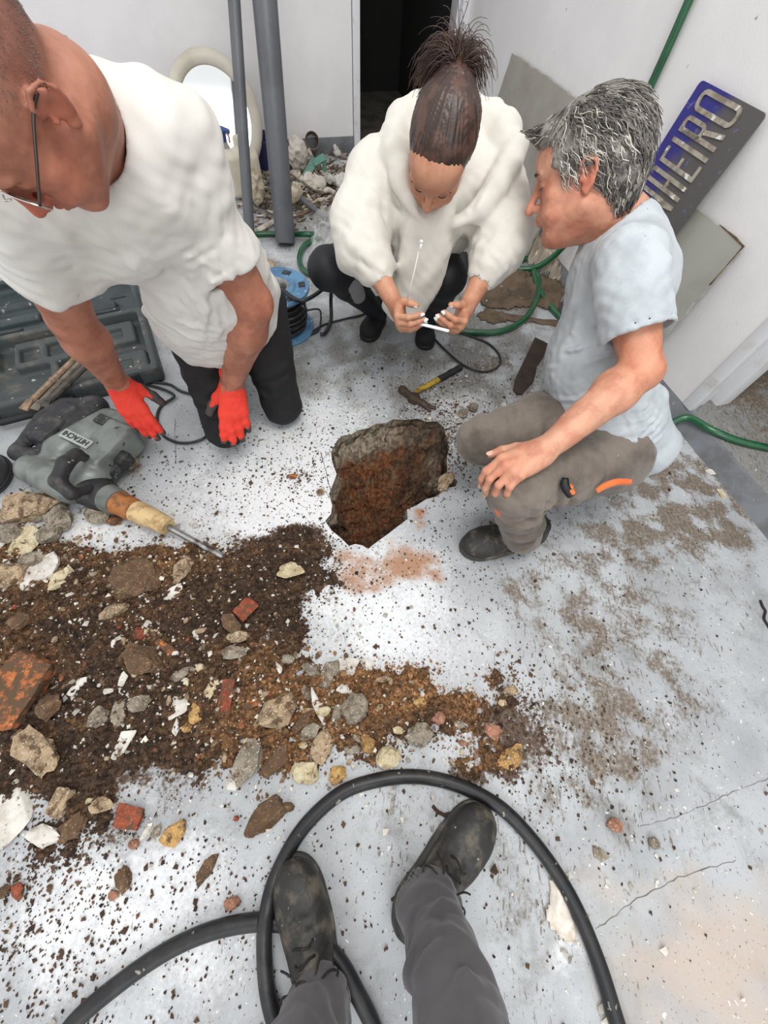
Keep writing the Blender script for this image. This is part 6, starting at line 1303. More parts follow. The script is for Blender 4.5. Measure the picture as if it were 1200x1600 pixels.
def nameplate():
    h = .83; w = .305; th = .006; fu = WU-.17; zt = .815; up = nrm(UV(WU-.024-fu, 0, zt)); ax = -E2; out = np.cross(ax, up); R = np.stack([ax, up, out], 1); o = UV(fu, 1.527, .006)
    root = tag(empty('nameplate', tuple(o)), 'blue and grey metal nameplate with silver letters ending NHEIRO, leaning on the right wall', 'sign')
    m, nt, bs = new_mat('worn_blue_enamel'); tc = nd(nt, 'ShaderNodeTexCoord'); V = tc.outputs['Object']; sp = nd(nt, 'ShaderNodeSeparateXYZ'); nt.links.new(V, sp.inputs[0])
    gm = mth(nt, 'ADD', mth(nt, 'MULTIPLY', sp.outputs[2], 2.2), mth(nt, 'MULTIPLY', noise(nt, 7, 6, .6, V, .5), 1.6)); side = nd(nt, 'ShaderNodeVectorMath', operation='DOT_PRODUCT'); nt.links.new(V, side.inputs[0]); side.inputs[1].default_value = tuple(E2)
    f = mth(nt, 'ADD', gm, mth(nt, 'MULTIPLY', mth(nt, 'SUBTRACT', side.outputs['Value'], 1.40), 8.0)); c = mixc(nt, s2l(82, 78, 78), s2l(42, 38, 120), ramp(nt, f, 2.1, 2.6)); c = mixc(nt, c, s2l(120, 122, 170), mth(nt, 'MULTIPLY', ramp(nt, noise(nt, 40, 5, .6, V), .62, .7), .5))
    nt.links.new(c, bs.inputs['Base Color']); bs.inputs['Roughness'].default_value = .4
    panel_mesh('plate', R, o, w, h, th, m, root, corner=.014)
    ms = mat('brushed_silver_letter', s2l(182, 174, 160), .35, s2l(140, 130, 114), 30, bmp=.2, bscale=80, metal=.55, speck=s2l(238, 236, 230), speck_scale=26, speck_lo=.62)
    # every letter: strokes in a 0..1 (reading direction) by 0..1 (letter height) cell; reading runs up the plate, letter tops point to its left side
    def rect(x0, y0, x1, y1): return [(x0, y0), (x1, y0), (x1, y1), (x0, y1)]
    def ring(x0, y0, x1, y1, t, rr):
        outp = []; inn = []
        for cx, cy, a0 in ((x1-rr, y0+rr, -90), (x1-rr, y1-rr, 0), (x0+rr, y1-rr, 90), (x0+rr, y0+rr, 180)):
            for a in np.linspace(a0, a0+90, 6): ca, sa = math.cos(math.radians(a)), math.sin(math.radians(a)); outp.append((cx+rr*ca, cy+rr*sa)); r2 = max(rr-t, .002); inn.append((cx+(r2)*ca, cy+(r2)*sa))
        return outp, inn
    LW, LH = .043, .188; t = .0125
    def glyph(ch): 
        if ch == 'I': return [rect(LW*.5-t/2, 0, LW*.5+t/2, LH)]
        if ch == 'H': return [rect(0, 0, t, LH), rect(LW-t, 0, LW, LH), rect(t, LH*.45, LW-t, LH*.45+t)]
        if ch == 'E': return [rect(0, 0, t, LH), rect(t, 0, LW, t), rect(t, LH-t, LW, LH), rect(t, LH*.46, LW*.85, LH*.46+t)]
        if ch == 'N': return [rect(0, 0, t, LH), rect(LW-t, 0, LW, LH), [(t, LH), (t, LH*.72), (LW-t, 0), (LW-t, LH*.28)]]
        if ch == 'P': return [rect(0, 0, t, LH), 'R']
        if ch == 'R': return [rect(0, 0, t, LH), 'R', [(LW*.42, LH*.46), (LW*.72, LH*.46), (LW, 0), (LW-t, 0)]]
        if ch == 'O': return ['O']
    text = 'PINHEIRO'; adv = [.068, .046, .066, .068, .064, .046, .066, .066]; y = .265
    ys = {7: .772, 6: .714, 5: .670, 4: .630, 3: .572, 2: .514, 1: .468, 0: .412}
    x_top = .040
    for i, ch in enumerate(text):
        b = MB()
        def put(poly, b=b, i=i):
            pts = [(x_top+LH-q[1], ys[i]+q[0]) for q in poly]; a = sum(p[0]*q[1]-q[0]*p[1] for p, q in zip(pts, pts[1:]+pts[:1]))
            b.prism(pts if a > 0 else pts[::-1], th+.0005, th+.0055, M4(R, o))
        for g in glyph(ch):
            if g in ('O', 'R') and isinstance(g, str):
                A, B = ring(-.003, 0, LW+.006, LH, t, .022) if g == 'O' else ring(0, LH*.44, LW, LH, t*.95, .02)
                n = len(A)
                for k in range(n): put([A[k], A[(k+1) % n], B[(k+1) % n], B[k]])
            else: put(g)
        b.build('letter_'+ch.lower(), ms, root)
nameplate()
# the plate scrap is set against the pale board, near its free edge
b = MB(); q = UV(WU-.066, 1.075, .10); b.prism([(0, 0), (.022, .02), (.030, .07), (.045, .155), (.022, .12), (.004, .06)], 0.014, .018, M4(R, q)); tag(b.build('plastic_scrap', mat('white_scrap', s2l(228, 224, 214), .6), None), 'white pointed scrap standing against the pale grey board, behind the man in grey', 'scrap')

# oval mirror, jug, spray bottle and blue bin by the back wall
def mirror():
    c0 = uvp(-.045, 3.36, .255); upv = nrm(UV(0, .32, 1.0)); R = np.stack([E1, upv, np.cross(E1, upv)], 1); root = tag(empty('oval_mirror', tuple(uvp(-.045, 3.28, 0))), 'oval mirror with a wide cream plastic frame leaning on the back wall', 'mirror')
    cream = mat('cream_plastic', s2l(206, 200, 184), .45, s2l(190, 183, 166), 5, bmp=.05); a, b_ = .262, .282; n = 56; prof = [(-.066, .0), (-.066, .014), (-.058, .022), (-.036, .030), (-.012, .026), (0, .012), (0, 0)]; V = []; F = []
    for k in range(n):
        an = 2*math.pi*k/n
        for dr, z in prof: V.append(c0+R@np.array([(a+dr)*math.cos(an), (b_+dr)*math.sin(an), z]))
    m_ = len(prof)
    for k in range(n):
        for j in range(m_): F.append((k*m_+j, ((k+1) % n)*m_+j, ((k+1) % n)*m_+(j+1) % m_, k*m_+(j+1) % m_))
    mb = MB(); mb.add(V, F); f = mb.build('frame', cream, root, smooth=True)
    mb = MB(); mb.prism([((a-.06)*math.cos(t), (b_-.06)*math.sin(t)) for t in np.linspace(0, 2*math.pi, 49)[:-1]], .002, .008, M4(R, c0)); mb.build('glass', mat('mirror_silver', (.78, .79, .78), .05, metal=1.0), root)
mirror()
def jug():
    c = uvp(.045, 3.00, 0); root = tag(empty('jerry_can', tuple(c)), 'cream plastic jerry can in front of the oval mirror', 'container'); cr = mat('milky_plastic', s2l(214, 206, 190), .5, s2l(200, 192, 174), 6)
    S = Sdf(); S.box(c+np.array([0, 0, .115]), [.095, .06, .105], RM, .025, k=0); S.cone(c+np.array([0, 0, .215]), c+np.array([0, 0, .245]), .05, .026, k=.03); S.cut(c, [0, 0, -1]); S.build('body', .006, cr, root)
    b = MB(); b.lathe([(0, .285), (.024, .285), (.026, .28), (.026, .25), (.02, .25)], M4(np.eye(3), c), 24); b.build('cap', cr, root); autosmooth(root.children[-1].data)
jug()
def spray():
    c = uvp(-.035, 3.17, 0); root = tag(empty('spray_bottle', tuple(c)), 'spray bottle with blue trigger head between the mirror and the jerry can', 'bottle'); cl = mat('cloudy_bottle', s2l(176, 172, 160), .4, s2l(120, 112, 98), 14)
    b = MB(); b.lathe([(0, .0), (.036, 0), (.04, .006), (.04, .13), (.034, .17), (.017, .205), (.014, .222), (0, .222)], M4(np.eye(3), c), 28); b.build('bottle', cl, root, smooth=True); autosmooth(root.children[-1].data)
    bl = mat('blue_trigger', s2l(58, 84, 142), .45); S = Sdf(); S.cone(c+np.array([0, 0, .222]), c+np.array([0, 0, .242]), .019, k=0); S.cone(c+np.array([0, 0, .245]), c+np.array([.01, -.01, .262]), .017, .014, k=.01); S.cone(c+np.array([-.028, .01, .272]), c+np.array([.05, -.02, .268]), .013, .010, k=.01); S.build('spray_head', .0035, bl, root)
    b = MB(); b.tube(spline([c+np.array([.028, -.01, .262]), c+np.array([.045, -.018, .245]), c+np.array([.042, -.018, .215])], 4), [.006]+[.0055]*7+[.004], 8); b.build('trigger', mat('pink_trigger', s2l(176, 140, 134), .5), root, smooth=True)
spray()
def bin_():
    c = uvp(.235, 3.40, 0); root = tag(empty('bucket', tuple(c)), 'dark blue bucket tucked behind the wide grey pipe', 'bucket'); m = mat('navy_plastic', s2l(38, 42, 84), .45)
    b = MB(); b.lathe([(0, .004), (.075, .004), (.078, 0), (.095, .15), (.099, .15), (.099, .157), (.092, .157), (.075, .01), (0, .01)], M4(np.eye(3), c), 32); b.build('shell', m, root); autosmooth(root.children[-1].data); b = MB(); b.tube([c+np.array([.1*math.cos(t), .1*math.sin(t)*.3-.05, .15-.05*abs(math.sin(t))]) for t in np.linspace(0, math.pi, 13)], .0028, 6); b.build('handle', M_SOLEK, root, smooth=True)
bin_()

# hammer
def hammer():
    A, B = G(652, 611, .014), G(718, 575, .014); d = nrm(B-A); s_ = np.cross(EZ, d); root = tag(empty('hammer', tuple(G(650, 612, 0))), 'claw hammer with yellow handle and black grip lying above the pit', 'hammer')
    y = mat('yellow_handle', s2l(178, 148, 44), .5, s2l(120, 96, 44), 40, .45, .6); st = mat('muddy_steel', s2l(82, 68, 54), .6, s2l(54, 42, 34), 40, metal=.2, bmp=.4, bscale=120)
    m_ = lerp(A, B, .52); S = Sdf(); S.cone(A, m_, .0125, .014, k=0, flat=(EZ, .7)); S.build('handle', .003, y, root); S = Sdf(); S.cone(m_, lerp(A, B, .8), .0155, .0135, k=0, flat=(EZ, .75)); S.cone(lerp(A, B, .8), B, .0135, .0165, k=.01, flat=(EZ, .75))
    for i in range(7): q = lerp(m_, B, .12+.11*i); S.ridge([q-s_*.02+EZ*.012, q+s_*.02+EZ*.012], .003, -.0015)
    S.build('grip', .003, M_SOLEK, root)
    p0, p1, p2, p3 = G(629, 609, .017), G(645, 622, .017), G(662, 631, .013), G(676, 640, .006); S = Sdf(); S.cone(p0, lerp(p0, p1, .35), .019, .016, k=0); S.cone(lerp(p0, p1, .3), p1, .0135, .016, k=.006); S.box(lerp(p1, p2, .1), [.020, .018, .015], frame(p2-p1, EZ), .004, k=.01); S.cone(p1, p2, .016, .013, k=.01); S.cone(p2-s_*0, p3+d*.012, .013, .006, k=.006); S.cone(p2, p3-d*.014, .013, .006, k=.006); S.cut([0, 0, .001], [0, 0, -1], k=.002); S.build('head', .003, st, root)
hammer()
# flat dark iron plate near the crouching man
b = MB(); pl = [(835, 529), (855, 539), (848, 560), (838, 574), (836, 586), (833, 598), (815, 617), (807, 618), (801, 610), (806, 590)]; PT = [G(*q) for q in pl]; n = len(PT); b.add([p+EZ*.001 for p in PT]+[p+EZ*.009 for p in PT], [tuple(range(n)), tuple(range(n, 2*n))[::-1]]+[(i, n+i, n+(i+1) % n, (i+1) % n) for i in range(n)])
tag(b.build('iron_plate', mat('dark_rusted_iron', s2l(60, 44, 34), .7, s2l(44, 32, 26), 20, bmp=.3, bscale=60), None, bevel=.002), 'flat dark rusty iron plate on the floor beside the crouching grey-haired man', 'plate')

# demolition hammer
def breaker():
    tip, tail = G(351, 871, .012), G(20, 716, .06); d = nrm(np.array([tail[0]-tip[0], tail[1]-tip[1], 0])); L = np.linalg.norm((tail-tip)[:2]); s_ = np.cross(EZ, d); o = np.array([tip[0], tip[1], 0]); R = np.stack([d, s_, EZ], 1)
    s_ = s_ if s_[1] > 0 else s_                                    # +y of the frame: away from the camera when d points left
    def loc(px, py, z): p = G(px, py, z)-o; q = R.T@p; return q
    def W(x, y, z): return o+R@np.array([x, y, z])
    root = tag(empty('demolition_hammer', tuple(W(L*.6, 0, 0))), 'grey and black electric demolition hammer lying at the left, chisel pointing at the pit', 'power tool')
    sil = mat('grey_green_casting', s2l(128, 134, 130), .4, s2l(104, 108, 104), 14, metal=.3, bmp=.15, bscale=60, speck=s2l(60, 54, 46), speck_scale=40, speck_lo=.68); blk = mat('dusty_black_plastic', s2l(38, 38, 40), .6, s2l(74, 72, 70), 24, .48, .7, bmp=.25, bscale=80, speck=s2l(150, 148, 142), speck_scale=60, speck_lo=.68)
    wood = mat('dirty_beige_sleeve', s2l(204, 176, 128), .6, s2l(150, 120, 78), 30, bmp=.3, bscale=60); org = mat('rusty_orange_collar', s2l(166, 104, 52), .6, s2l(110, 74, 46), 40, bmp=.3, bscale=60); met = mat('bright_steel', s2l(176, 176, 176), .3, s2l(96, 88, 80), 30, metal=.8)
    zc = .058
    def ax(px, py, z=zc): q = loc(px, py, z); return q[0], q[1]
    x1 = ax(262, 822)[0]; x2 = ax(212, 797)[0]; x3 = ax(186, 785)[0]; x4 = ax(165, 774)[0]; x5 = ax(140, 762)[0]; x6 = ax(100, 742)[0]; y0 = ax(165, 776)[1]; y1 = ax(262, 822)[1]
    A = W(0, 0, .010); B = W(x1+.01, y1, zc-.002); b = MB(); b.tube([lerp(A, B, t) for t in (0, .04, .12, .35, .4, 1)], [.002, .009, .0115, .0115, .0105, .0105], 8); b.build('chisel', met, root, smooth=False)
    axd = nrm(W(x4, y0, zc)-B); Rx = frame(np.cross(axd, EZ), axd)
    def lat(prof, name, m, par=root): 
        bb = MB(); bb.lathe([(r, x-x1) for x, r in prof], M4(Rx, W(x1, y1, zc)), 32); ob = bb.build(name, m, par); autosmooth(ob.data, .5); return ob
    lat([(x1-.004, .008), (x1-.004, .024), (x1+.004, .030), (x2-.03, .036), (x2-.004, .036), (x2, .030)], 'tool_sleeve', wood); lat([(x2-.004, .032), (x2+.0, .037), (x3-.012, .040), (x3, .042), (x3+.002, .036)], 'collar', org); lat([(x3, .036), (x3+.002, .044), (x4-.01, .047), (x4+.01, .050), (x4+.02, .046)], 'nose_cone', sil)
    S = Sdf(); c4_ = W((x4+x5)/2+.01, y0, zc); S.cone(W(x4+.012, y0, zc), W(x5+.0, y0, zc), .055, .057, k=0); q = loc(190, 718, .07); S.box(W(q[0], q[1], .07), [.030, .026, .026], R, .006, k=.012); S.box(lerp(c4_, W(q[0], q[1], .07), .5), [.018, .05, .02], R, .005, k=.01)
    for i in range(5): S.ridge([W(x4+.006+.011*i, y0-.06, zc+.06), W(x4+.006+.011*i, y0+.06, zc+.06)], .003, -.002)
    S.build('side_clamp', .0045, blk, root)
    S = Sdf(); S.cone(W(x5-.0, y0+.0, zc), W(x6+.02, y0+.004, zc), .052, .056, k=0); S.cone(W(x5+.01, y0+.03, zc+.03), W(x6+.03, y0+.03, zc+.03), .022, k=.006)
    for i in range(4): S.ridge([W(x5+.02+.018*i, y0-.045, zc+.04), W(x5+.02+.018*i, y0+.0, zc+.06)], .003, -.003)
    S.build('barrel', .0045, sil, root)
    # motor housing: a broad grey block reaching away from the camera, black back
    a0, a1, a2, a3 = loc(196, 672, .07), loc(150, 738, .07), loc(88, 700, .07), loc(140, 650, .07)
    S = Sdf(); S.cone(W(a1[0], a1[1]+.02, .072), W(a0[0]+.01, a0[1]-.02, .066), .062, .050, k=0, flat=(EZ, .95)); S.cone(W(a2[0]-.03, a2[1]+.0, .072), W((a0[0]+a3[0])/2, a3[1]-.01, .066), .058, .052, k=.04, flat=(EZ, .95)); S.cone(W(a1[0]+.02, y0+.02, .07), W(a2[0], y0+.02, .07), .055, .05, k=.03)
    S.box(W((a1[0]+a0[0])/2-.005, (a1[1]+a0[1])/2, .075), [.052, .092, .056], R, .014, k=.012)
    g1, g2 = loc(150, 690, .13), loc(178, 655, .12); S.ridge([W(*g1), W(g2[0], g2[1], .11)], .006, -.004); S.disp(lambda p: -wnoise(p, .05, 2)*.0012); S.cut([0, 0, .002], [0, 0, -1], k=.002); S.build('motor_housing', .005, sil, root)
    v0, v1 = loc(158, 652, .115), loc(168, 660, .115); b = MB(); b.box(W(loc(160, 655, .118)[0], loc(160, 655, .118)[1], .114), (.055, .040, .010), R); vv = b.build('vent_cover', blk, root, bevel=.004)
    S = Sdf(); r0, r1, r2, r3, r4 = [loc(*q) for q in ((28, 708, .07), (62, 655, .09), (100, 632, .08), (150, 636, .075), (92, 738, .06))]
    S.chain([W(*r4), W(*r0), W(*r1), W(*r2), W(*r3)], [.028, .024, .019, .024, .036], k=0); S.chain([W(*r0), W(*loc(58, 718, .07)), W(*loc(96, 690, .07)), W(*loc(128, 668, .075)), W(*r3)], [.024, .030, .032, .036, .040], k=.02); S.chain([W(*loc(58, 718, .06)), W(*loc(88, 735, .055))], [.034, .036], k=.02)
    S.box(W((a2[0]+a3[0])/2+.045, (a2[1]+a3[1])/2+.01, .068), [.045, .090, .060], R, .016, k=.012);
    for i in range(6): q_ = W((a2[0]+a3[0])/2+.012+.013*i, (a2[1]+a3[1])/2+.0, .13); S.ridge([q_-s_*.04, q_+s_*.04], .0035, -.004)
    S.disp(lambda p: -wnoise(p, .04, 3)*.001); S.cut([0, 0, .003], [0, 0, -1], k=.002); S.build('rear_handle', .005, blk, root)
    b = MB(); b.tube([W(*loc(72, 688, .115)), W(*loc(92, 672, .115))], .008, 8); b.build('trigger', M_SOLEK, root, smooth=True)
    hp = [loc(*q) for q in ((140, 764, .11), (112, 772, .14), (90, 752, .17), (102, 724, .18), (120, 710, .17), (137, 717, .12))]; S = Sdf(); S.chain([W(*q) for q in hp[:2]], [.014, .016], k=0); S.chain([W(*q) for q in hp[1:5]], [.020, .022, .022, .019], k=.01); S.chain([W(*q) for q in hp[4:]], [.018, .013], k=.01); S.build('side_handle', .0045, blk, root)
    # maker's name on the housing, dark on a light label field, seen upside down
    try:
        q0, q1 = loc(137, 694, .134), loc(100, 676, .134); p0, p1 = W(q0[0], q0[1], .1345), W(q1[0], q1[1], .1345); tx = nrm(p1-p0); Ln = np.linalg.norm(p1-p0); ty = np.cross(EZ, tx)
        b = MB(); c_ = (p0+p1)/2-EZ*.0012; b.box(c_-EZ*.001, (Ln*1.16, .034, .004), np.stack([tx, ty, EZ], 1)); b.build('label_field', mat('pale_label', s2l(168, 174, 170), .5), root, bevel=.001)
        cu = bpy.data.curves.new('maker_name', 'FONT'); cu.body = 'HITACHI'; cu.size = 1.0; cu.extrude = .01; cu.offset = .02; to = bpy.data.objects.new('maker_name', cu); link(to); dg = bpy.context.evaluated_depsgraph_get(); me = bpy.data.meshes.new_from_object(to.evaluated_get(dg)); bpy.data.objects.remove(to)
        V = np.array([v.co[:] for v in me.vertices]); w_ = V[:, 0].max()-V[:, 0].min(); sc = Ln/w_; Rt = np.stack([tx, ty, EZ], 1); V = (V-np.array([V[:, 0].min(), 0, 0]))*sc; V[:, 1] -= .010; V2 = (V@Rt.T)+p0+EZ*.0012; me.vertices.foreach_set('co', V2.astype(np.float32).ravel()); me.update(); obj('maker_name', me, mat('dark_print', s2l(30, 30, 32), .6), root)
    except Exception as e: print('text', e)
breaker()

# tool case lying open, chisels in it
M_CASE = mat('dark_green_grey_plastic', s2l(56, 66, 68), .5, s2l(42, 50, 52), 9, bmp=.25, bscale=40, speck=s2l(138, 142, 140), speck_scale=34, speck_lo=.66)
M_CASED = mat('dusty_case_inside', s2l(64, 70, 70), .65, s2l(96, 92, 84), 12, .5, .7, bmp=.3, bscale=50, speck=s2l(176, 172, 162), speck_scale=40, speck_lo=.68)
def case():
    A = G(18, 660, 0); B = G(262, 596, 0); x = nrm(B-A); y = nrm(np.cross(EZ, x)); R = np.stack([x, y, EZ], 1); o = A; Lx = 1.02; Ly = .43; o = B-x*Lx; h = .085
    root = tag(empty('tool_case', tuple(o+x*Lx/2)), 'large dark green-grey plastic tool case lying open behind the demolition hammer', 'case')
    def W(a, b_, c): return o+R@np.array([a, b_, c])
    def tray(name, x0, y0, w, d, hh, z0=0.0, th=.008):
        S = Sdf(); S.box(W(x0+w/2, y0+d/2, z0+hh/2), [w/2, d/2, hh/2], R, .02, k=0); S.box(W(x0+w/2, y0+d/2, z0+hh/2+.018), [w/2-.028, d/2-.028, hh/2], R, .018, k=.008, mode='s'); S.box(W(x0+w/2, y0+d/2, z0+hh), [w/2-.010, d/2-.010, .006], R, .004, k=.003, mode='s'); return S
    S = tray('s', 0, 0, Lx, Ly, h)
    # compartments: raised ribs, wells and a round socket
    S2 = S
    for (x0, y0, w, d, hh) in ((.50, .22, .20, .16, .05), (.74, .24, .22, .14, .045), (.30, .26, .14, .12, .055), (.78, .06, .20, .12, .035), (.34, .03, .04, .20, .05), (.62, .04, .03, .18, .045), (.08, .28, .18, .10, .05)): S2.box(W(x0+w/2, y0+d/2, hh/2+.012), [w/2, d/2, hh/2], R, .01, k=.012)
    for (x0, y0, w, d) in ((.52, .25, .07, .09), (.62, .25, .06, .09), (.33, .285, .08, .07), (.78, .27, .13, .07), (.82, .08, .10, .06), (.11, .30, .11, .05)): S2.box(W(x0+w/2, y0+d/2, .06), [w/2, d/2, .028], R, .006, k=.006, mode='s')
    S2.cone(W(.17, .13, .02), W(.17, .13, .062), .048, k=.01); S2.cone(W(.17, .13, .045), W(.17, .13, .10), .034, k=.004, mode='s'); S2.build('lower_shell', .0065, M_CASED, root)
    hy = Ly+.012; S = tray('s', .0, hy, Lx, Ly*1.0, .07)
    for (x0, y0, w, d, hh) in ((.10, .10, .50, .05, .04), (.66, .08, .25, .05, .035), (.30, .22, .45, .04, .035), (.10, .30, .20, .06, .04), (.62, .27, .18, .08, .04)): S.box(W(x0+w/2, hy+y0+d/2, hh/2+.012), [w/2, d/2, hh/2], R, .01, k=.02)
    for i in range(5): S.box(W(.12+.19*i, hy+.355, .05), [.05, .006, .012], R, .003, k=.002, mode='s'); S.box(W(.16+.19*i, hy+.19, .03), [.035, .005, .03], R, .003, k=.002, mode='s')
    S.build('lid', .0065, M_CASE, root)
    for xx in (.12, .5, .88): b = MB(); b.tube([W(xx-.05, Ly+.006, .078), W(xx+.05, Ly+.006, .078)], .008, 10); b.build('hinge', M_CASE, root, smooth=True)
    for xx in (.22, .9): b = MB(); b.box(W(xx, -.006, .05), (.07, .012, .05), R); b.box(W(xx, -.013, .055), (.04, .006, .03), R); b.build('latch', M_SOLEK, root, bevel=.003)
    S = Sdf(); S.chain([W(.42, -.004, .045), W(.44, -.045, .045), W(.66, -.045, .045), W(.68, -.004, .045)], [.011, .012, .012, .011], k=0); S.build('handle', .004, M_SOLEK, root)
    cols = [s2l(158, 132, 108), s2l(120, 112, 100), s2l(84, 78, 72)]
    lab = ['brown steel chisel with flat end, nearest of three in the tool case', 'middle of the three chisels lying in the tool case', 'darkest chisel, furthest of the three in the tool case']
    for i, (q0, q1) in enumerate((((36, 640), (122, 556)), ((54, 640), (130, 562)), ((68, 636), (136, 570)))):
        p0, p1 = G(*q0, .090+.004*i), G(*q1, .094+.004*i); d = nrm(p1-p0); b = MB(); s_ = np.cross(EZ, d)
        b.tube([lerp(p0, p1, t) for t in (.10, .16, .5, .52, .56, 1.0)], [.012, .0105, .0105, .014, .0105, .0105], 8)
        b.add([p0-s_*.018-EZ*.003, p0+s_*.018-EZ*.003, p0+s_*.018+EZ*.002, p0-s_*.018+EZ*.002, lerp(p0, p1, .14)-s_*.011-EZ*.009, lerp(p0, p1, .14)+s_*.011-EZ*.009, lerp(p0, p1, .14)+s_*.011+EZ*.009, lerp(p0, p1, .14)-s_*.011+EZ*.009], [(0, 1, 2, 3), (7, 6, 5, 4), (0, 4, 5, 1), (1, 5, 6, 2), (2, 6, 7, 3), (3, 7, 4, 0)])
        tag(b.build('chisel', mat('used_steel', cols[i], .55, tuple(v*.55 for v in cols[i]), 30, metal=.3, bmp=.3, bscale=80), None), lab[i], 'chisel')
case()
# dark tub at the left edge
def tub():
    c = G(-26, 752, 0); root = tag(empty('bucket', tuple(c)), 'dark rounded rubber bucket cut by the left edge below the tool case', 'bucket'); b = MB(); b.lathe([(0, .11), (.06, .11), (.082, .104), (.094, .085), (.098, .02), (.094, 0), (0, 0)], M4(np.eye(3), c), 40); b.build('body', mat('dark_grey_rubber', s2l(58, 58, 60), .5, s2l(74, 73, 72), 14, bmp=.1), root); autosmooth(root.children[0].data)
    b = MB(); b.tube([c+np.array([.1*math.cos(t), .1*math.sin(t), .022]) for t in np.linspace(0, 6.283, 41)[:-1]], .005, 8, closed=True); b.build('rim', M_SOLEK, root, smooth=True)
tub()

# crumpled films, cardboard and bags
def crumple(name, poly, hgt, m, label, cat, seed=1, step=.011, z0=.002, thick=.0):
    PT = np.array([G(*q)[:2] for q in poly]); lo, hi = PT.min(0), PT.max(0); gx, gy = np.meshgrid(np.arange(lo[0], hi[0], step), np.arange(lo[1], hi[1], step)); q = np.stack([gx.ravel(), gy.ravel()], 1); ins = in_poly(q, PT); nx = gx.shape[1]; dist = poly_dist(q, PT)
    p3 = np.concatenate([q, np.full((len(q), 1), seed*1.7)], 1); e = np.clip(dist/.06, 0, 1); z = z0+hgt*(e*(.25+.75*np.abs(wnoise(p3, .10, 1)))*.6+.40*np.abs(wnoise(p3, .045, 2))*np.clip(dist/.02, 0, 1)+.2*np.abs(wnoise(p3, .02, 4))*np.clip(dist/.02, 0, 1)); q = q+np.stack([wnoise(p3, .05, 3), wnoise(p3, .05, 4)], 1)*step*.6
    V = np.concatenate([q, z[:, None]], 1); i = (np.arange(gx.shape[0]-1)[:, None]*nx+np.arange(nx-1)).ravel(); Q = np.stack([i, i+1, i+nx+1, i+nx], 1); Q = Q[ins[Q].all(1)]; used = np.unique(Q); mp = np.zeros(len(V), int); mp[used] = np.arange(len(used)); V = V[used]; Q = mp[Q]
    if thick:                                  # give card its thickness
        E = {}; 
        for f in Q:
            for a, b_ in zip(f, np.roll(f, -1)): E[(a, b_)] = 1
        n = len(V); side = [(b_, a, a+n, b_+n) for (a, b_) in E if (b_, a) not in E]; V = np.concatenate([V+[0, 0, thick], V]); Q = np.concatenate([Q, Q[:, ::-1]+n, np.array([(s[1], s[0], s[3], s[2]) for s in side])[:, ::-1]])
    return tag(obj(name, np_mesh(name, V, Q, True), m), label, cat)
film, nt, bs = new_mat('clear_film'); bs.inputs['Base Color'].default_value = (.9, .9, .88, 1); bs.inputs['Roughness'].default_value = .12; bs.inputs['Alpha'].default_value = .22; bs.inputs['Specular IOR Level'].default_value = .9
film2, nt, bs = new_mat('dusty_film'); bs.inputs['Base Color'].default_value = c4(s2l(186, 172, 150)); bs.inputs['Roughness'].default_value = .2; bs.inputs['Alpha'].default_value = .62; bs.inputs['Specular IOR Level'].default_value = .8
M_CARD = mat('damp_brown_paper', s2l(104, 88, 70), .9, s2l(78, 65, 52), 9, bmp=.3, bscale=30, speck=s2l(180, 172, 156), speck_scale=40, speck_lo=.7)
crumple('plastic_film', [(486, 352), (520, 334), (545, 340), (548, 395), (520, 420), (488, 428), (482, 400)], .10, film, 'crumpled clear plastic film on the floor left of the woman', 'plastic film', 3)
crumple('plastic_film', [(806, 352), (850, 380), (872, 392), (880, 425), (872, 450), (845, 432), (820, 410), (800, 380)], .12, film2, 'crumpled dusty plastic film under the chin of the grey-haired man', 'plastic film', 5)
crumple('brown_paper', [(735, 428), (790, 412), (840, 428), (880, 440), (900, 480), (880, 500), (840, 480), (790, 486), (752, 480), (735, 462)], .028, M_CARD, 'crumpled brown paper sheet inside the green hose loop', 'paper', 7, thick=.0015)
crumple('brown_paper', [(742, 488), (765, 482), (800, 492), (880, 502), (872, 512), (830, 506), (795, 504), (766, 508), (748, 502)], .012, M_CARD, 'torn flat strip of brown paper below the crumpled brown sheet', 'paper', 9, thick=.0015)
crumple('cardboard', [(403, 402), (428, 408), (438, 434), (420, 444), (404, 432)], .006, mat('beige_card', s2l(178, 160, 134), .9, s2l(150, 132, 108), 10), 'small beige cardboard piece behind the kneeling man beside the cable reel', 'cardboard', 11, step=.008, thick=.002)
def bag(name, px, z, r, m, label, cat, seed=0, n=.25, vox=.006):
    c = G(px[0], px[1], 0); S = Sdf(); rr = np.random.default_rng(seed); r = np.array(r, float); S.ell(c+np.array([0, 0, r[2]*.9]), r, None, k=0)
    for i in range(4): d = rr.normal(0, .55, 3)*r; d[2] = abs(d[2]); S.ell(c+np.array([0, 0, r[2]*.7])+d, r*rr.uniform(.35, .6), None, k=.02)
    S.disp(lambda p: np.abs(wnoise(p+seed, .06, 1))*.014+np.abs(wnoise(p+seed, .03, 3))*.006); S.cut([0, 0, .003], [0, 0, -1], k=.002); return tag(S.build(name, vox, m), label, cat)
M_BAGW = mat('crumpled_pale_plastic', s2l(206, 198, 188), .45, s2l(180, 172, 160), 14, bmp=.3, bscale=40); M_PLAS = mat('plaster_chunk', s2l(206, 194, 172), .85, s2l(150, 134, 110), 20, bmp=.5, bscale=60)
bag('plastic_bag', (468, 268), 0, (.075, .06, .10), M_BAGW, 'pale crumpled plastic bag standing right of the wide pipe against the back wall', 'bag', 2)
bag('plastic_bag', (492, 300), 0, (.10, .06, .05), M_BAGW, 'flattened white plastic bag lying below the green plastic offcuts', 'bag', 3)
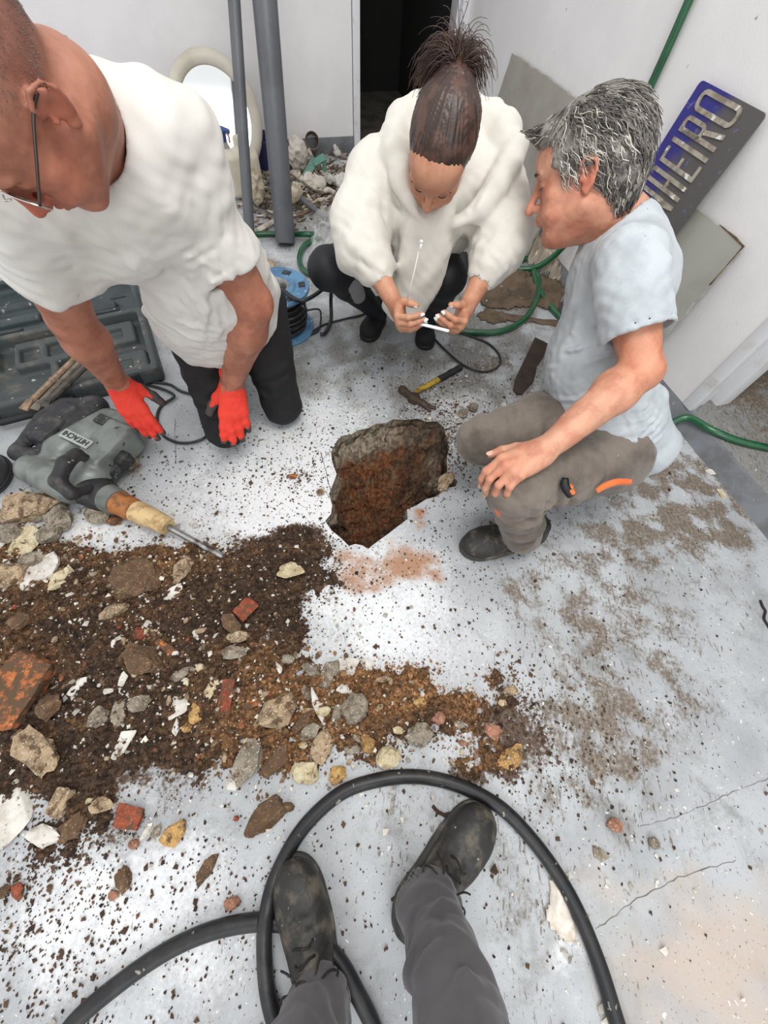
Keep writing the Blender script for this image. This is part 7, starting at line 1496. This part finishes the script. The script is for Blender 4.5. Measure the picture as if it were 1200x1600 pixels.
bag('plaster_chunk', (405, 322), 0, (.05, .07, .10), M_PLAS, 'upright pale plaster chunk between the thin and the wide pipe', 'plaster', 5)
bag('plaster_chunk', (464, 320), 0, (.04, .06, .06), M_PLAS, 'pale plaster chunk right of the wide pipe', 'plaster', 6)
bag('plastic_bag', (538, 300), 0, (.08, .07, .055), mat('frosted_bag', s2l(200, 198, 190), .35, s2l(160, 156, 146), 14), 'frosted plastic bag partly behind the shoulder of the woman', 'bag', 8)
bag('plastic_cup', (527, 246), 0, (.03, .03, .035), M_BAGW, 'small crumpled clear cup on the heap beside the door frame', 'cup', 9, vox=.004)
def debris_plate(px0, px1, z0, z1, w, m, label, nm, cat, th=.006, tilt=.3):
    a, b_ = G(*px0, z0), G(*px1, z1); x = nrm(b_-a); s_ = nrm(np.cross(EZ, x)+EZ*tilt); n_ = np.cross(x, s_); b = MB(); b.box((a+b_)/2, (np.linalg.norm(b_-a), w, th), np.stack([x, s_, n_], 1)); tag(b.build(nm, m, None, bevel=min(.0015, th*.3)), label, cat)
M_GRP = mat('sea_green_plastic', s2l(92, 140, 124), .5, s2l(78, 120, 106), 10); M_WST = mat('dirty_white_strip', s2l(196, 188, 174), .7, s2l(150, 140, 124), 20); M_BRN = mat('brown_lath', s2l(122, 98, 74), .8, s2l(90, 70, 52), 20)
debris_plate((474, 282), (492, 250), .02, .10, .05, M_GRP, 'slanted sea-green plastic offcut leaning in the debris', 'plastic_offcut', 'offcut', .008, .9)
debris_plate((490, 255), (507, 245), .09, .11, .045, M_GRP, 'short sea-green plastic offcut on top of the slanted one', 'plastic_offcut', 'offcut', .008, .5)
debris_plate((506, 270), (508, 245), .02, .09, .04, M_GRP, 'upright sea-green plastic offcut at the right of the debris', 'plastic_offcut', 'offcut', .006, .9)
debris_plate((402, 360), (430, 345), .02, .02, .03, M_WST, 'white strip lying across the foot of the two pipes', 'wall_strip', 'strip', .006)
debris_plate((455, 268), (495, 295), .08, .06, .03, M_WST, 'cream moulding strip falling across the debris', 'wall_strip', 'strip', .012)
debris_plate((458, 285), (512, 300), .05, .03, .018, M_WST, 'long thin pale lath in the middle of the debris', 'wall_strip', 'strip', .006)
debris_plate((512, 284), (538, 270), .04, .05, .016, M_WST, 'pale lath pointing at the door frame', 'wall_strip', 'strip', .006)
debris_plate((487, 318), (520, 305), .02, .03, .02, M_WST, 'pale stick in front of the grey conduit', 'wall_strip', 'strip', .006)
debris_plate((458, 340), (482, 330), .01, .012, .012, M_BRN, 'thin brown lath in front of the debris', 'lath', 'strip', .005)
debris_plate((515, 325), (524, 300), .01, .03, .007, M_WST, 'thin white stick standing near the frosted bag', 'wall_strip', 'strip', .004)
debris_plate((486, 275), (496, 292), .06, .03, .012, M_WST, 'short white stick under the green offcuts', 'wall_strip', 'strip', .005)
hose('conduit', [G(452, 295, .05), G(468, 308, .045), G(485, 322, .03), G(505, 336, .02), G(522, 342, .018)], .016, M_PIPE, 'bent grey conduit pipe lying on the debris', 'pipe')
S = Sdf(); c = G(489, 240, 0); 
b = MB(); b.lathe([(.045, 0), (.047, 0), (.047, .12), (.045, .12), (.045, 0)], M4(frame([.3, .5, .8], [.1, -.9, .2]), c+EZ*.05), 28); tag(b.build('cardboard_tube', mat('grey_brown_card_tube', s2l(150, 134, 120), .8), None), 'short grey-brown cardboard tube open towards the room, at the back wall', 'tube')
# fine litter of the heap
def litter():
    n = 1100; c = G(480, 300)[:2]; q = np.stack([RNG.normal(c[0]+.05, .30, n), RNG.normal(c[1]+.05, .30, n)], 1); q = q[(q@E2[:2] < WV-.03) & (q@E1[:2] < .86) & (q@E1[:2] > -.35) & (q@E2[:2] > 2.55)]; V = []; F = []; C = []; k = 0
    cs = [s2l(168, 150, 130), s2l(110, 94, 78), s2l(80, 66, 54), s2l(196, 188, 176), s2l(128, 120, 112), s2l(96, 84, 74)]
    for p in q:
        sx, sy, sz = RNG.uniform(.004, .028), RNG.uniform(.003, .010), RNG.uniform(.0015, .005); h = np.array([[x, y, z] for x in (-1, 1) for y in (-1, 1) for z in (-1, 1)])*[sx, sy, sz]; h += RNG.normal(0, .0012, h.shape); Rr = frame(nrm(RNG.normal(size=3)*[1, 1, .3]), [0, 0, 1.0]); g = math.exp(-(np.linalg.norm(p-c)/.28)**2)*.05
        V.append(h@Rr.T+[p[0], p[1], RNG.uniform(.3, 1)*g+.005]); F += [[k+a for a in f] for f in ((0, 1, 3, 2), (4, 6, 7, 5), (0, 4, 5, 1), (2, 3, 7, 6), (0, 2, 6, 4), (1, 5, 7, 3))]; C += [cs[RNG.integers(6)]]*8; k += 8
    me = np_mesh('sweepings', np.concatenate(V), np.array(F), False); color_attr(me, 'tint', np.array(C)); tag(obj('sweepings', me, M_CRUMB), 'heap of swept splinters and crumbs by the back wall', 'debris', kind='stuff')
litter()
# white plaster lump and twig near the hose
crumple('plaster_skin', [(855, 1368), (868, 1362), (880, 1390), (890, 1412), (897, 1442), (900, 1468), (888, 1474), (872, 1462), (858, 1448), (848, 1425), (858, 1405)], .03, mat('flaky_white_plaster', s2l(224, 216, 204), .8, s2l(176, 156, 134), 20, bmp=.5, bscale=60), 'flaky white plaster skin just inside the right side of the black hose', 'plaster', 13, step=.006, thick=.003)
b = MB(); b.tube(spline([G(676, 1259, .004), G(684, 1268, .006), G(693, 1273, .005), G(700, 1279, .004), G(708, 1284, .003)], 4), [.004]*10+[.003]*7, 6); b.tube([G(693, 1273, .005), G(702, 1270, .006), G(712, 1271, .003)], [.003, .0025, .0018], 6); b.tube([G(684, 1268, .005), G(681, 1276, .003)], [.003, .002], 6)
tag(b.build('twig', mat('dark_twig', s2l(56, 36, 30), .8), None, smooth=True), 'small dark twig beside the toe of the right shoe', 'twig')
b = MB(); b.tube(spline([G(1188, 938, .003), G(1192, 948, .005), G(1196, 955, .003), G(1194, 966, .005), G(1199, 976, .003), G(1204, 985, .003)], 4), .0035, 6); tag(b.build('twig', mat('black_scrap_wire', s2l(40, 30, 28), .8), None, smooth=True), 'dark crooked scrap at the right edge of the floor', 'scrap')
